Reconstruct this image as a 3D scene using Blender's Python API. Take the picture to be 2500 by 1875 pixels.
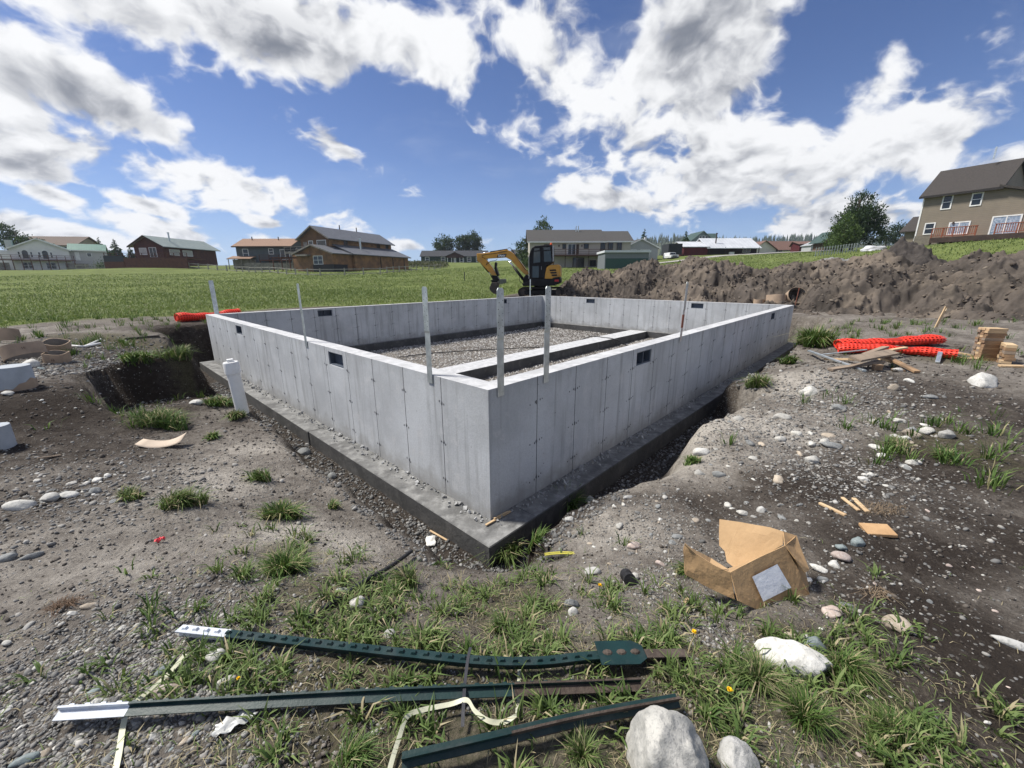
import bpy, math, random
import numpy as np
from mathutils import Vector, Matrix, Euler
R = math.radians
rng = np.random.default_rng(11); random.seed(5)
sc = bpy.context.scene
for o in list(bpy.data.objects): bpy.data.objects.remove(o)
COL = sc.collection
# ------------------------------------------------------------------ camera
F_PX, TILT, ROLL, CAMZ = 980.99, 0.261729, -0.002634, 2.12744
AX, AY, YAW, L1, L2 = -0.19716, 3.19408, 0.752797, 10.3147, 13.44
cd = bpy.data.cameras.new('camera'); cam = bpy.data.objects.new('camera', cd); COL.objects.link(cam)
cd.sensor_fit = 'HORIZONTAL'; cd.sensor_width = 36; cd.lens = 36*F_PX/2500
cd.clip_start = .05; cd.clip_end = 6000
cam.matrix_world = Matrix.Translation((0, 0, CAMZ)) @ Matrix.Rotation(math.pi/2-TILT, 4, 'X') @ Matrix.Rotation(ROLL, 4, 'Z')
sc.camera = cam
# ------------------------------------------------------------------ node helper
class NT:
    def __init__(s, tree): s.t = tree; s.n = tree.nodes; s.l = tree.links
    def node(s, typ, ins=None, **kw):
        n = s.n.new(typ)
        for k, v in kw.items(): setattr(n, k, v)
        for k, v in (ins or {}).items(): s.put(n.inputs[k], v)
        return n
    def put(s, sock, v):
        if hasattr(v, 'is_linked') or isinstance(v, bpy.types.NodeSocket): s.l.new(v, sock)
        else: sock.default_value = v
    def m(s, op, a, b=0.0, c=0.0, clamp=False):
        n = s.n.new('ShaderNodeMath'); n.operation = op; n.use_clamp = clamp
        s.put(n.inputs[0], a); s.put(n.inputs[1], b)
        if op in ('SMOOTH_MAX', 'SMOOTH_MIN', 'MULTIPLY_ADD'): s.put(n.inputs[2], c)
        return n.outputs[0]
    def vm(s, op, a, b=(0, 0, 0), sc_=None):
        n = s.n.new('ShaderNodeVectorMath'); n.operation = op
        s.put(n.inputs[0], a); s.put(n.inputs[1], b)
        if sc_ is not None: s.put(n.inputs['Scale'], sc_)
        return n.outputs['Value'] if op in ('LENGTH', 'DOT_PRODUCT', 'DISTANCE') else n.outputs[0]
    def noise(s, vec, scale, detail=4, rough=.5, dist=0.0, col=False):
        n = s.node('ShaderNodeTexNoise', {'Scale': scale, 'Detail': detail, 'Roughness': rough, 'Distortion': dist})
        if vec is not None: s.put(n.inputs['Vector'], vec)
        return n.outputs[1] if col else n.outputs[0]
    def rng(s, v, a, b, c=0.0, d=1.0, smooth=True):
        n = s.n.new('ShaderNodeMapRange'); n.interpolation_type = 'SMOOTHSTEP' if smooth else 'LINEAR'
        for i, x in enumerate((v, a, b, c, d)): s.put(n.inputs[i], x)
        return n.outputs[0]
    def mix(s, f, a, b, mode='MIX'):
        n = s.n.new('ShaderNodeMix'); n.data_type = 'RGBA'; n.blend_type = mode
        s.put(n.inputs[0], f); s.put(n.inputs[6], c4(a) if isinstance(a, tuple) else a); s.put(n.inputs[7], c4(b) if isinstance(b, tuple) else b)
        return n.outputs[2]
def c4(c): return (c[0], c[1], c[2], 1.0) if len(c) == 3 else c
# ------------------------------------------------------------------ world: daylight sky with cumulus
def pix_dir(px, py):
    dx, dy = px-1250, py-937.5
    a = (dx*math.cos(ROLL)+dy*math.sin(ROLL))/F_PX; b = (-dx*math.sin(ROLL)+dy*math.cos(ROLL))/F_PX
    ct, st = math.cos(TILT), math.sin(TILT)
    return Vector((a, ct-b*st, -st-b*ct))
SUN_EL, SUN_AZ = R(56), R(-78)            # azimuth measured from +Y towards +X
wd = bpy.data.worlds.new('World'); sc.world = wd; wd.use_nodes = True
w = NT(wd.node_tree); w.n.clear()
sky = w.node('ShaderNodeTexSky', sky_type='NISHITA', sun_disc=False, sun_elevation=SUN_EL, sun_rotation=SUN_AZ, altitude=1500, air_density=1.0, dust_density=.35, ozone_density=2.4)
tc = w.node('ShaderNodeTexCoord').outputs['Generated']
sp = w.node('ShaderNodeSeparateXYZ', {0: tc})
zc = w.m('ADD', w.m('MAXIMUM', sp.outputs[2], 0.0), .55)
P = w.node('ShaderNodeCombineXYZ', {0: w.m('DIVIDE', sp.outputs[0], zc), 1: w.m('DIVIDE', sp.outputs[1], zc), 2: 0.0}).outputs[0]
# cloud banks: centre and half-axes as seen from the site (compass direction and height), strength
BANKS = [(600, 60, 600, 140, 8, 1.05), (1010, 120, 260, 150, 15, .85), (250, 250, 400, 125, 28, 1.1), (470, 430, 400, 70, 14, 1.0), (40, 400, 170, 60, 8, .9),
 (60, 190, 240, 140, 35, .9), (842, 368, 150, 42, 33, 1.0), (1700, 120, 360, 260, 10, 1.15), (1400, 150, 220, 250, -20, .8), (1560, 350, 210, 120, 30, .8), (1800, 370, 300, 160, 10, .95),
 (2130, 210, 170, 110, -30, .9), (2230, 340, 270, 120, 15, .95), (1850, 470, 290, 90, 5, .9), (1500, 485, 210, 46, 14, 1.15), (2060, 530, 420, 66, 0, 1.1),
 (2450, 420, 200, 110, 0, .8), (130, 480, 120, 30, 18, 1.1), (375, 505, 110, 26, 16, 1.2), (120, 565, 260, 40, 10, 1.1), (420, 565, 200, 36, 12, 1.1), (650, 545, 70, 20, 8, 1.2),
 (620, 590, 170, 30, 6, .95), (1000, 600, 60, 22, 5, .9), (2400, 60, 60, 30, -20, .3)]
def bank(cx, cy, rx, ry, an, stg):
    c = pix_dir(cx, cy).normalized(); ca, sa = math.cos(R(an)), math.sin(R(an))
    e1 = pix_dir(cx+rx*ca, cy+rx*sa).normalized()-c; e2 = pix_dir(cx-ry*sa, cy+ry*ca).normalized()-c
    r1 = e1.length; e1.normalize(); e2 -= e1*e1.dot(e2); r2 = e2.length; e2.normalize(); e3 = e1.cross(e2)
    mp = w.node('ShaderNodeMapping', {0: tc, 'Location': c, 'Rotation': Matrix((e1, e2, e3)).transposed().to_euler(), 'Scale': (r1, r2, .6)}, vector_type='TEXTURE')
    return w.m('MULTIPLY', w.m('SUBTRACT', 1.0, w.vm('LENGTH', mp.outputs[0])), stg)
Lf = None; Dk = None
for bk in BANKS: Lf = bank(*bk) if Lf is None else w.m('SMOOTH_MAX', Lf, bank(*bk), .15)
# thick parts of the banks, seen from underneath
for bk in [(520, 95, 520, 125, 8, 1.), (330, 285, 360, 75, 22, 1.), (60, 400, 220, 50, 8, .8), (80, 250, 160, 90, 20, .7), (1650, 110, 230, 150, 10, .75), (1700, 440, 240, 60, 5, .5), (1980, 400, 260, 70, 10, .6), (1560, 230, 120, 70, 20, .4), (800, 390, 120, 18, 33, .6), (1440, 520, 180, 22, 12, .5), (640, 440, 220, 26, 15, .5)]:
    Dk = bank(*bk) if Dk is None else w.m('MAXIMUM', Dk, bank(*bk))
Dk = w.m('MAXIMUM', Dk, 0.0)
ahead = w.rng(w.vm('DOT_PRODUCT', tc, (0, .955, .296)), .50, .66)
Lf = w.m('SMOOTH_MAX', Lf, w.rng(ahead, 0, 1, .12, -.62), .1)
warp = w.vm('SCALE', w.vm('SUBTRACT', w.noise(P, 3.4, 4, .55, col=True), (.5, .5, .5)), sc_=.16)
PW = w.vm('ADD', P, warp)
SCL = 4.2
def puff(vec, detail):
    """billowed noise: rounded lumps with creases"""
    a_ = w.noise(vec, SCL, detail, .53)
    b_ = w.m('ABSOLUTE', w.m('SUBTRACT', w.noise(vec, SCL*2.6, max(detail-3, 2), .5), .5))
    return w.m('SUBTRACT', w.m('ADD', a_, .045), w.m('MULTIPLY', b_, .55))
n_hi, n_lo = puff(PW, 9), w.noise(PW, SCL*.8, 2.0, .5)
LIT = (-.012, -.034, 0)
n_of, n_of2 = puff(w.vm('ADD', PW, LIT), 9), puff(w.vm('ADD', PW, tuple(3*x for x in LIT)), 3)
def dens(nv, kl=1.05): return w.m('ADD', w.m('MULTIPLY', w.m('SUBTRACT', nv, .5), 4.3), w.m('MULTIPLY', w.m('ADD', Lf, -.10), kl))
d_hi, d_lo, d_of, d_of2 = dens(n_hi), dens(n_lo), dens(n_of), dens(n_of2)
alpha = w.rng(d_hi, -.06, .52)
thick = w.rng(d_lo, .25, 1.2)
rim = w.rng(w.m('ADD', w.m('SUBTRACT', d_of, d_hi), w.m('MULTIPLY', w.m('SUBTRACT', d_of2, d_hi), .6)), -.55, .75, smooth=False)
edge = w.rng(d_hi, .05, .75)
shade = w.m('ADD', w.m('ADD', w.m('MULTIPLY', thick, .52), w.m('MULTIPLY', w.m('MULTIPLY', w.m('POWER', Dk, .7), edge), w.rng(n_hi, .28, .66, .18, .78))), w.m('MULTIPLY', w.m('SUBTRACT', rim, .30), 1.15))
shade = w.rng(shade, -.05, 1.85, 0., 1.)
ccol = w.mix(shade, (4.5, 4.53, 4.6), (.95, 1.05, 1.28))
cirrus = w.m('MULTIPLY', w.rng(w.noise(w.vm('MULTIPLY', PW, (1.0, 2.4, 1)), 1.3, 6, .6), .52, .85), .38)
haze = w.m('POWER', w.m('SUBTRACT', 1.0, w.m('MAXIMUM', sp.outputs[2], 0.0)), 8.0)
skyc = w.mix(w.m('MULTIPLY', haze, .75), w.mix(cirrus, w.mix(1.0, sky.outputs[0], (.33, .375, .50), 'MULTIPLY'), (3.6, 3.9, 4.4)), (2.0, 2.8, 4.0))
fin = w.mix(alpha, skyc, ccol)
bg = w.node('ShaderNodeBackground', {0: fin, 1: .10})
w.l.new(bg.outputs[0], w.node('ShaderNodeOutputWorld').inputs[0])
wd.cycles.sampling_method = 'MANUAL'; wd.cycles.sample_map_resolution = 512
# ------------------------------------------------------------------ sun (veiled by cloud) and exposure
sd = bpy.data.lights.new('sun', 'SUN'); sd.energy = 2.9; sd.angle = R(9); sd.color = (1, .95, .87)
sun = bpy.data.objects.new('sun', sd); COL.objects.link(sun)
sdir = Vector((math.sin(SUN_AZ)*math.cos(SUN_EL), math.cos(SUN_AZ)*math.cos(SUN_EL), math.sin(SUN_EL)))
sun.rotation_euler = sdir.to_track_quat('Z', 'Y').to_euler()
vs = sc.view_settings; vs.view_transform = 'Standard'; vs.look = 'None'; vs.gamma = 1; vs.exposure = 1.12; vs.use_curve_mapping = False
sc.cycles.max_bounces = 5; sc.cycles.diffuse_bounces = 3; sc.cycles.glossy_bounces = 2; sc.cycles.transmission_bounces = 3; sc.cycles.transparent_max_bounces = 6
sc.cycles.caustics_reflective = False; sc.cycles.caustics_refractive = False
# ------------------------------------------------------------------ materials
MATS = {}
def M(name, c1, c2=None, scale=6., rough=.8, bump=.15, bscale=30., metal=0., detail=5, spec=.3, stripes=None, dirt=None, tone=None, coat=0., coords='Object'):
    """two-colour noise material; stripes=(axis, per_metre, depth) gives board / rib relief; dirt=(colour, amount, scale); tone: reads the per-face 'tone' attribute"""
    if name in MATS: return MATS[name]
    m = bpy.data.materials.new(name); m.use_nodes = True; t = NT(m.node_tree); t.n.clear()
    co = t.node('ShaderNodeNewGeometry').outputs['Position'] if coords == 'World' else t.node('ShaderNodeTexCoord').outputs[coords]
    c2 = c2 or tuple(x*.75 for x in c1)
    f = t.rng(t.noise(co, scale, detail, .6), .32, .68)
    col = t.mix(f, c1, c2)
    if dirt: col = t.mix(t.m('MULTIPLY', t.rng(t.noise(co, dirt[2], 6, .65), .45, .7), dirt[1]), col, dirt[0])
    if tone is not None:
        at = t.node('ShaderNodeAttribute', attribute_name='tone').outputs['Fac']
        col = t.mix(at, col, t.mix(f, tone[0], tone[1]))
        if len(tone) > 2: col = t.mix(t.rng(at, .8, 1.0), col, tone[2])
    h = t.m('MULTIPLY', t.noise(co, bscale, 5, .6), 1.0)
    if stripes:
        ax, per, dep = stripes
        s = t.m('FRACT', t.m('MULTIPLY', t.node('ShaderNodeSeparateXYZ', {0: co}).outputs['XYZ'.index(ax)], per))
        line = t.rng(t.m('ABSOLUTE', t.m('SUBTRACT', s, .5)), .40, .5)
        col = t.mix(t.m('MULTIPLY', line, dep), col, tuple(x*.25 for x in c1))
        h = t.m('ADD', t.m('MULTIPLY', h, .3), t.m('MULTIPLY', s, 1.2))
    b = t.node('ShaderNodeBump', {'Strength': bump, 'Distance': .02, 'Height': h})
    p = t.node('ShaderNodeBsdfPrincipled', {'Base Color': col, 'Roughness': rough, 'Metallic': metal, 'Normal': b.outputs[0]})
    p.inputs['Specular IOR Level'].default_value = spec
    if coat: p.inputs['Coat Weight'].default_value = coat
    t.l.new(p.outputs[0], t.node('ShaderNodeOutputMaterial').inputs[0])
    MATS[name] = m; return m
def glass_mat(name='window glass', c=(.02, .025, .03)):
    if name in MATS: return MATS[name]
    m = bpy.data.materials.new(name); m.use_nodes = True
    p = m.node_tree.nodes['Principled BSDF']; p.inputs['Base Color'].default_value = c4(c); p.inputs['Roughness'].default_value = .06; p.inputs['Specular IOR Level'].default_value = .5
    MATS[name] = m; return m
# ------------------------------------------------------------------ objects
def link(o, parent=None):
    COL.objects.link(o)
    if parent is not None: o.parent = parent
    return o
def tag(o, label=None, cat=None, group=None, kind=None):
    if label: o['label'] = label
    if cat: o['category'] = cat
    if group: o['group'] = group
    if kind: o['kind'] = kind
    return o
def thing(name, label, cat, loc=(0, 0, 0), rz=0., group=None):
    o = bpy.data.objects.new(name, None); o.empty_display_size = .2; o.location = loc; o.rotation_euler = (0, 0, rz)
    link(o); return tag(o, label, cat, group)
def copy_tree(o, parent=None):
    c = o.copy(); link(c); c.parent = parent
    for ch in list(o.children): copy_tree(ch, c)
    return c
class MB:
    def __init__(s): s.v = []; s.f = []; s.mi = []; s.cur = 0
    def add(s, vs_, fs, xf=None):
        n = len(s.v)
        for p in vs_: s.v.append(tuple(xf @ Vector(p)) if xf is not None else tuple(p))
        for q in fs: s.f.append(tuple(i+n for i in q)); s.mi.append(s.cur)
        return s
    def box(s, x0, x1, y0, y1, z0, z1, xf=None):
        return s.add([(x0, y0, z0), (x1, y0, z0), (x1, y1, z0), (x0, y1, z0), (x0, y0, z1), (x1, y0, z1), (x1, y1, z1), (x0, y1, z1)],
                     [(0, 3, 2, 1), (4, 5, 6, 7), (0, 1, 5, 4), (1, 2, 6, 5), (2, 3, 7, 6), (3, 0, 4, 7)], xf)
    def beam(s, p, q, wd_, ht, up=(0, 0, 1)):
        p, q = Vector(p), Vector(q); d = q-p; L = d.length; d.normalize(); u = Vector(up)
        if abs(d.dot(u)) > .98: u = Vector((1, 0, 0))
        a = d.cross(u).normalized(); b = a.cross(d)
        xf = Matrix(((a.x, d.x, b.x, p.x), (a.y, d.y, b.y, p.y), (a.z, d.z, b.z, p.z), (0, 0, 0, 1)))
        return s.box(-wd_/2, wd_/2, 0, L, -ht/2, ht/2, xf)
    def prism(s, poly, y0, y1, xf=None):
        """polygon given in (x, z), counter-clockwise seen from -y, extruded y0..y1"""
        n = len(poly)
        return s.add([(x, y0, z) for x, z in poly]+[(x, y1, z) for x, z in poly],
                     [tuple(range(n)), tuple(range(2*n-1, n-1, -1))]+[(i, i+n, (i+1) % n+n, (i+1) % n) for i in range(n)], xf)
    def tube(s, path, r, seg=8, cap=True, squash=1.):
        path = [Vector(p) for p in path]; n = len(path); rs = r if hasattr(r, '__len__') else [r]*n
        vs_ = []; fs = []; pa = None
        for i, p in enumerate(path):
            d = (path[min(i+1, n-1)]-path[max(i-1, 0)]).normalized()
            if pa is None: pa = d.cross(Vector((0, 0, 1)) if abs(d.z) < .95 else Vector((1, 0, 0))).normalized()
            a = (pa-d*pa.dot(d)).normalized(); b = d.cross(a); pa = a
            for k in range(seg):
                t = 2*math.pi*k/seg; vs_.append(p+a*(rs[i]*math.cos(t))+b*(rs[i]*squash*math.sin(t)))
        for i in range(n-1):
            for k in range(seg): fs.append((i*seg+k, i*seg+(k+1) % seg, (i+1)*seg+(k+1) % seg, (i+1)*seg+k))
        if cap: fs.append(tuple(range(seg-1, -1, -1))); fs.append(tuple((n-1)*seg+k for k in range(seg)))
        return s.add(vs_, fs)
    def lathe(s, prof, seg=20, xf=None, cap=True):
        vs_ = []; fs = []; n = len(prof)
        for (r, z) in prof:
            for k in range(seg): t = 2*math.pi*k/seg; vs_.append((r*math.cos(t), r*math.sin(t), z))
        for i in range(n-1):
            for k in range(seg): fs.append((i*seg+k, i*seg+(k+1) % seg, (i+1)*seg+(k+1) % seg, (i+1)*seg+k))
        if cap: fs.append(tuple(range(seg-1, -1, -1))); fs.append(tuple((n-1)*seg+k for k in range(seg)))
        return s.add(vs_, fs, xf)
    def build(s, name, mats, parent=None, smooth=False, bevel=0., seg=2, loc=None):
        me = bpy.data.meshes.new(name); me.from_pydata(s.v, [], s.f); me.validate()
        for m in (mats if isinstance(mats, (list, tuple)) else [mats]): me.materials.append(m)
        if max(s.mi, default=0) > 0: me.polygons.foreach_set('material_index', s.mi[:len(me.polygons)])
        o = bpy.data.objects.new(name, me); link(o, parent)
        if loc is not None: o.location = loc
        if smooth: me.polygons.foreach_set('use_smooth', [True]*len(me.polygons))
        if bevel: b = o.modifiers.new('bevel', 'BEVEL'); b.width = bevel; b.segments = seg; b.limit_method = 'ANGLE'
        return o
def mesh_np(name, V, Fc, mat, attrs=None, smooth=False):
    me = bpy.data.meshes.new(name); k = Fc.shape[1]
    me.vertices.add(len(V)); me.vertices.foreach_set('co', np.ascontiguousarray(V, np.float32).ravel())
    me.loops.add(Fc.size); me.loops.foreach_set('vertex_index', np.ascontiguousarray(Fc, np.int32).ravel())
    me.polygons.add(len(Fc)); me.polygons.foreach_set('loop_start', np.arange(0, Fc.size, k, dtype=np.int32))
    if smooth: me.polygons.foreach_set('use_smooth', np.ones(len(Fc), bool))
    for an, (dom, val) in (attrs or {}).items():
        a = me.attributes.new(an, 'FLOAT', dom); a.data.foreach_set('value', np.ascontiguousarray(val, np.float32))
    me.update(calc_edges=True); me.materials.append(mat)
    return me
def text_mesh(name, body, size, extrude, mat, parent, offset=0.):
    f = bpy.data.curves.new(name, 'FONT'); f.body = body; f.size = size; f.extrude = extrude; f.align_x = 'CENTER'; f.align_y = 'CENTER'; f.offset = offset
    t = bpy.data.objects.new('lettering_source', f); COL.objects.link(t); bpy.context.view_layer.update()
    me = bpy.data.meshes.new_from_object(t.evaluated_get(bpy.context.evaluated_depsgraph_get())); bpy.data.objects.remove(t); bpy.data.curves.remove(f)
    me.materials.clear(); me.materials.append(mat); me.name = name
    return link(bpy.data.objects.new(name, me), parent)
# ------------------------------------------------------------------ numpy noise
def _h(ix, iy, s):
    n = (ix.astype(np.int64)*374761393+iy.astype(np.int64)*668265263+s*1442695041) & 0x7fffffff
    n = ((n ^ (n >> 13))*1274126177) & 0x7fffffff
    return ((n ^ (n >> 16)) & 0xffff)/65535.
def vnoise(x, y, s=0):
    x = np.asarray(x, float); y = np.asarray(y, float); ix = np.floor(x); iy = np.floor(y); fx = x-ix; fy = y-iy
    fx = fx*fx*fx*(fx*(fx*6-15)+10); fy = fy*fy*fy*(fy*(fy*6-15)+10)
    a = _h(ix, iy, s); b = _h(ix+1, iy, s); c = _h(ix, iy+1, s); d = _h(ix+1, iy+1, s)
    return (a+(b-a)*fx)+((c+(d-c)*fx)-(a+(b-a)*fx))*fy
def fbm(x, y, o=4, s=0, g=.5):
    t = 0; a = 1; n = 0
    for i in range(o):
        t = t+a*(vnoise(x, y, s+i*17)*2-1); n += a; a *= g; x, y = (x*1.73+y*1.05+3.1), (y*1.73-x*1.05+1.7)
    return t/n
def ss(a, b, x): t = np.clip((x-a)/(b-a), 0, 1); return t*t*(3-2*t)
# ------------------------------------------------------------------ surveying: sight lines from the camera spot to points on the site
CT, ST = math.cos(TILT), math.sin(TILT)
U2 = np.array([math.sin(YAW), math.cos(YAW)]); V2 = np.array([-math.cos(YAW), math.sin(YAW)]); A2 = np.array([AX, AY])
def ray(px, py): return np.array(pix_dir(px, py))
def atz(px, py, z): r = ray(px, py); t = (z-CAMZ)/r[2]; return np.array([r[0]*t, r[1]*t, z])
def aty(px, py, Y): r = ray(px, py); t = Y/r[1]; return np.array([r[0]*t, Y, CAMZ+r[2]*t])
def uv(x, y): return (x-AX)*U2[0]+(y-AY)*U2[1], (x-AX)*V2[0]+(y-AY)*V2[1]
def xy(u, v): return A2+u*U2+v*V2
def projx(p):
    Z = p[2]-CAMZ; z = p[1]*CT-Z*ST; y = -(p[1]*ST+Z*CT); return 1250+p[0]/z*F_PX, 937.5+y/z*F_PX
# ------------------------------------------------------------------ terrain
CP = [(0,1875,.62),(600,1875,.62),(1250,1875,.62),(1900,1875,.60),(2500,1875,.60),(160,1750,.60),(700,1700,.60),(1250,1640,.58),(1675,1600,.56),(2200,1700,.58),
 (100,1500,.60),(450,1450,.56),(800,1450,.48),(1100,1450,.42),(1400,1450,.42),(1800,1500,.50),(2300,1450,.55),(200,1300,.55),(500,1300,.45),(700,1250,.30),(892,1263,.20),(989,1333,.20),
 (1042,1370,.15),(1250,1400,.20),(1307,1328,.10),(1400,1300,.22),(1600,1300,.35),(1900,1250,.42),(2300,1200,.50),(100,1150,.50),(400,1100,.42),(560,1050,.30),(659,1075,.22),(796,1177,.20),
 (1408,1196,.10),(1506,1182,.18),(1650,1130,.35),(1800,1100,.45),(2100,1100,.50),(1720,1030,.30),(1860,940,.38),(1960,870,.48),(2050,930,.60),(2300,950,.62),(2480,1000,.60),
 (30,950,.66),(200,950,.62),(300,1000,.52),(100,870,.75),(300,850,.75),(520,875,.66),(440,800,.86),(540,1030,.20),(0,800,.95),(200,800,.95),(400,762,.98),
 (2100,850,.72),(2300,850,.72),(2450,850,.75),(2000,790,.75),(2200,790,.85),(2450,780,.95)]
CPY = [(33,658,98),(150,662,97),(314,652,95),(420,650,95),(578,662,88),(721,671,72),(841,671,68),(928,669,72),(1017,662,90),(700,655,95),(870,660,85),(1029,641,188),(1170,641,188),(1285,640,180),
 (1290,656,87),(1519,652,87),(1476,658,74),(1590,640,100),(1640,642,78),(1669,623,110),(1834,622,110),(1860,619,140),(1990,612,130),(2030,612,100),(2110,610,75),(2235,598,50),(2330,600,43),(2440,595,38),(2500,640,30),
 (1330,724,22),(1100,716,30),(800,712,32),(500,705,40),(200,702,42),(1200,690,50),(900,690,48),(1400,700,30),(2000,640,55),(1750,640,70),
 (1250,640,400),(300,655,400),(-400,662,120),(-400,655,400),(1800,625,400),(2600,600,300),(3200,560,90),(1250,648,1500),(0,652,1500),(2500,640,1500)]
CPW = [(0,0,.63),(-3,.3,.63),(3,.3,.6),(0,-5,.7),(-8,-6,.8),(8,-6,.8),(-12,0,.9),(12,0,.8),(0,-12,.8),(-60,0,1.5),(60,0,4)]
for (u_, v_, z_) in [(3,L1+1.6,.97),(8,L1+1.6,.97),(13,L1+1.6,.98),(-1.6,L1+1.5,.92),(L2+1.6,9,1.0),(L2+1.6,4,.95),(L2+1.6,-.6,.8),(L2+5,4,1.05),(L2+5,8,1.1),(L2+4,-3,.9),(-1.3,7.7,.60),(-2.2,7.8,.64),(-.7,8.2,.58),(-1.5,8.9,.62),(-.9,9.1,.60),(-1.2,10.1,.93),(-2.4,9.9,.92),(6,5,.6),(6,9,.8),(10,2,.7),(2,2,.3)]:
    q = xy(u_, v_); CPW.append((q[0], q[1], z_))
C = np.array([atz(*c) for c in CP]+[aty(*c) for c in CPY]+[np.array(c, float) for c in CPW])
def wrp(x, y): return np.arcsinh(np.asarray(x, float)/2.5), np.arcsinh(np.asarray(y, float)/2.5)
cwx, cwy = wrp(C[:, 0], C[:, 1])
_K = np.sqrt((cwx[:, None]-cwx)**2+(cwy[:, None]-cwy)**2+.02)
_n = len(C); _A = np.zeros((_n+1, _n+1)); _A[:_n, :_n] = _K-np.eye(_n)*.03; _A[:_n, _n] = 1; _A[_n, :_n] = 1
_W = np.linalg.solve(_A, np.append(C[:, 2], 0))
def base_h(x, y):
    a, b = wrp(x, y); s = np.full(a.shape, _W[-1])
    for i in range(_n): s = s+_W[i]*np.sqrt((a-cwx[i])**2+(b-cwy[i])**2+.02)
    return s
PIT = atz(395, 945, .25); PIT2 = atz(490, 930, .15)
def height(x, y, detail=True):
    x = np.asarray(x, float); y = np.asarray(y, float)
    z = base_h(x, y); u, v = uv(x, y); r = np.hypot(x, y)
    near = 1-ss(14, 40, r)
    # smooth hummocks of disturbed soil
    z = z+near*(.05*fbm(x/1.3, y/1.3, 3, 3)+.035*fbm(x/.45, y/.45, 3, 9)*ss(1.2, 3, r)+.012*fbm(x/.16, y/.16, 3, 5)+.030*np.abs(fbm(x/.21, y/.21, 3, 6))*ss(.1, .35, fbm(x/.9, y/.9, 2, 7)+.2)+.014*np.abs(fbm(x/.09, y/.09, 2, 11)))+(1-near)*ss(20, 80, r)*.25*fbm(x/14, y/14, 3, 8)
    # dark mound of soil on the left, pale berm along the right-hand trench
    for (mx, my, rad, hh) in MOUNDS: z = z+hh*np.exp(-((x-mx)**2+(y-my)**2)/rad**2)
    # pit left of the foundation
    nz = fbm(x/.5, y/.5, 3, 21)
    q = (np.abs((u+1.38+.12*fbm(v/.4, u/.4, 2, 23))/.98)**3+np.abs((v-5.85+.16*nz)/1.72)**3)**(1/3)
    fl = .42-.50*ss(4.5, 6.9, v)+.03*nz
    z = np.where(z > fl, z-(z-fl)*(1-ss(.90, 1.0, q)), z)
    # foundation trench
    du = np.maximum(np.maximum(-.27-u, u-(L2+.27)), 0); dv = np.maximum(np.maximum(-.27-v, v-(L1+.27)), 0)
    d = np.hypot(du, dv)
    right = (v < .2).astype(float)*(u > -.1)
    gentle = ss(.3, 1.4, u)*(1-ss(4.75, 4.95, u+.2*nz)); crest = np.where(right > 0, .30+.52*gentle+.36*ss(5.1, 6.4, u), .56+.15*ss(4, 9, v))
    crest = np.where((u > L2) | (v > L1), .8, crest)
    crest = crest+.20*fbm(u/.8+3, v/.8, 3, 31)+.05*nz+.06*fbm(u/.22, v/.22, 2, 33)
    bank = ss(crest-np.where(right > 0, .18+.30*gentle, .26), crest, d)
    floor_z = np.where(right > 0, -.23, -.20)+.03*fbm(x/.25, y/.25, 3, 41)
    z = floor_z+(z-floor_z)*bank
    inside = (u > -.1) & (u < L2+.1) & (v > -.1) & (v < L1+.1)
    zin = -.235+.03*fbm(x/.9, y/.9, 3, 51)+np.where(v < 4.7, .05*np.maximum(fbm(x/.7, y/.7, 3, 53), 0)-.02, 0)
    z = np.where(inside, zin, z)
    return z
MOUNDS = []
for (px, py, z0, rad, hh) in [(90, 985, .62, .8, .22), (160, 935, .65, .6, .1), (1960, 925, .55, .75, .20), (1780, 1045, .40, .6, .10), (1560, 1230, .25, .6, .08), (2060, 905, .6, .6, .10), (2160, 800, .85, 1.4, .12), (620, 1060, .25, .5, .05), (470, 868, .7, .6, .06)]:
    q = atz(px, py, z0); MOUNDS.append((q[0], q[1], rad, hh))
_ts = np.geomspace(.6, 900, 900)
def gp(px, py, lift=0.):
    """point where the sight line through (px, py) meets the ground"""
    r = ray(px, py); X, Y, Z = r[0]*_ts, r[1]*_ts, CAMZ+r[2]*_ts
    g = Z-height(X, Y); k = np.argmax(g < 0)
    if g[k] >= 0: k = len(g)-1
    a, b = _ts[max(k-1, 0)], _ts[k]
    for _ in range(18):
        m_ = (a+b)/2
        if CAMZ+r[2]*m_-float(height(r[0]*m_, r[1]*m_)) < 0: b = m_
        else: a = m_
    return Vector((r[0]*b, r[1]*b, CAMZ+r[2]*b+lift))
def gz(x, y): return float(height(np.array([x]), np.array([y]))[0])
def blob(px, py, rad, amt=1., stretch=1., ang=0.):
    q = gp(px, py); return (q.x, q.y, rad, amt, stretch, ang)
def field(x, y, blobs):
    f = np.zeros(np.shape(x))
    for (bx, by, rad, amt, stc, ang) in blobs:
        dx, dy = x-bx, y-by; ca, sa = math.cos(ang), math.sin(ang)
        f = np.maximum(f, amt*np.exp(-(((dx*ca+dy*sa)/(rad*stc))**2+((-dx*sa+dy*ca)/rad)**2)))
    return f
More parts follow.
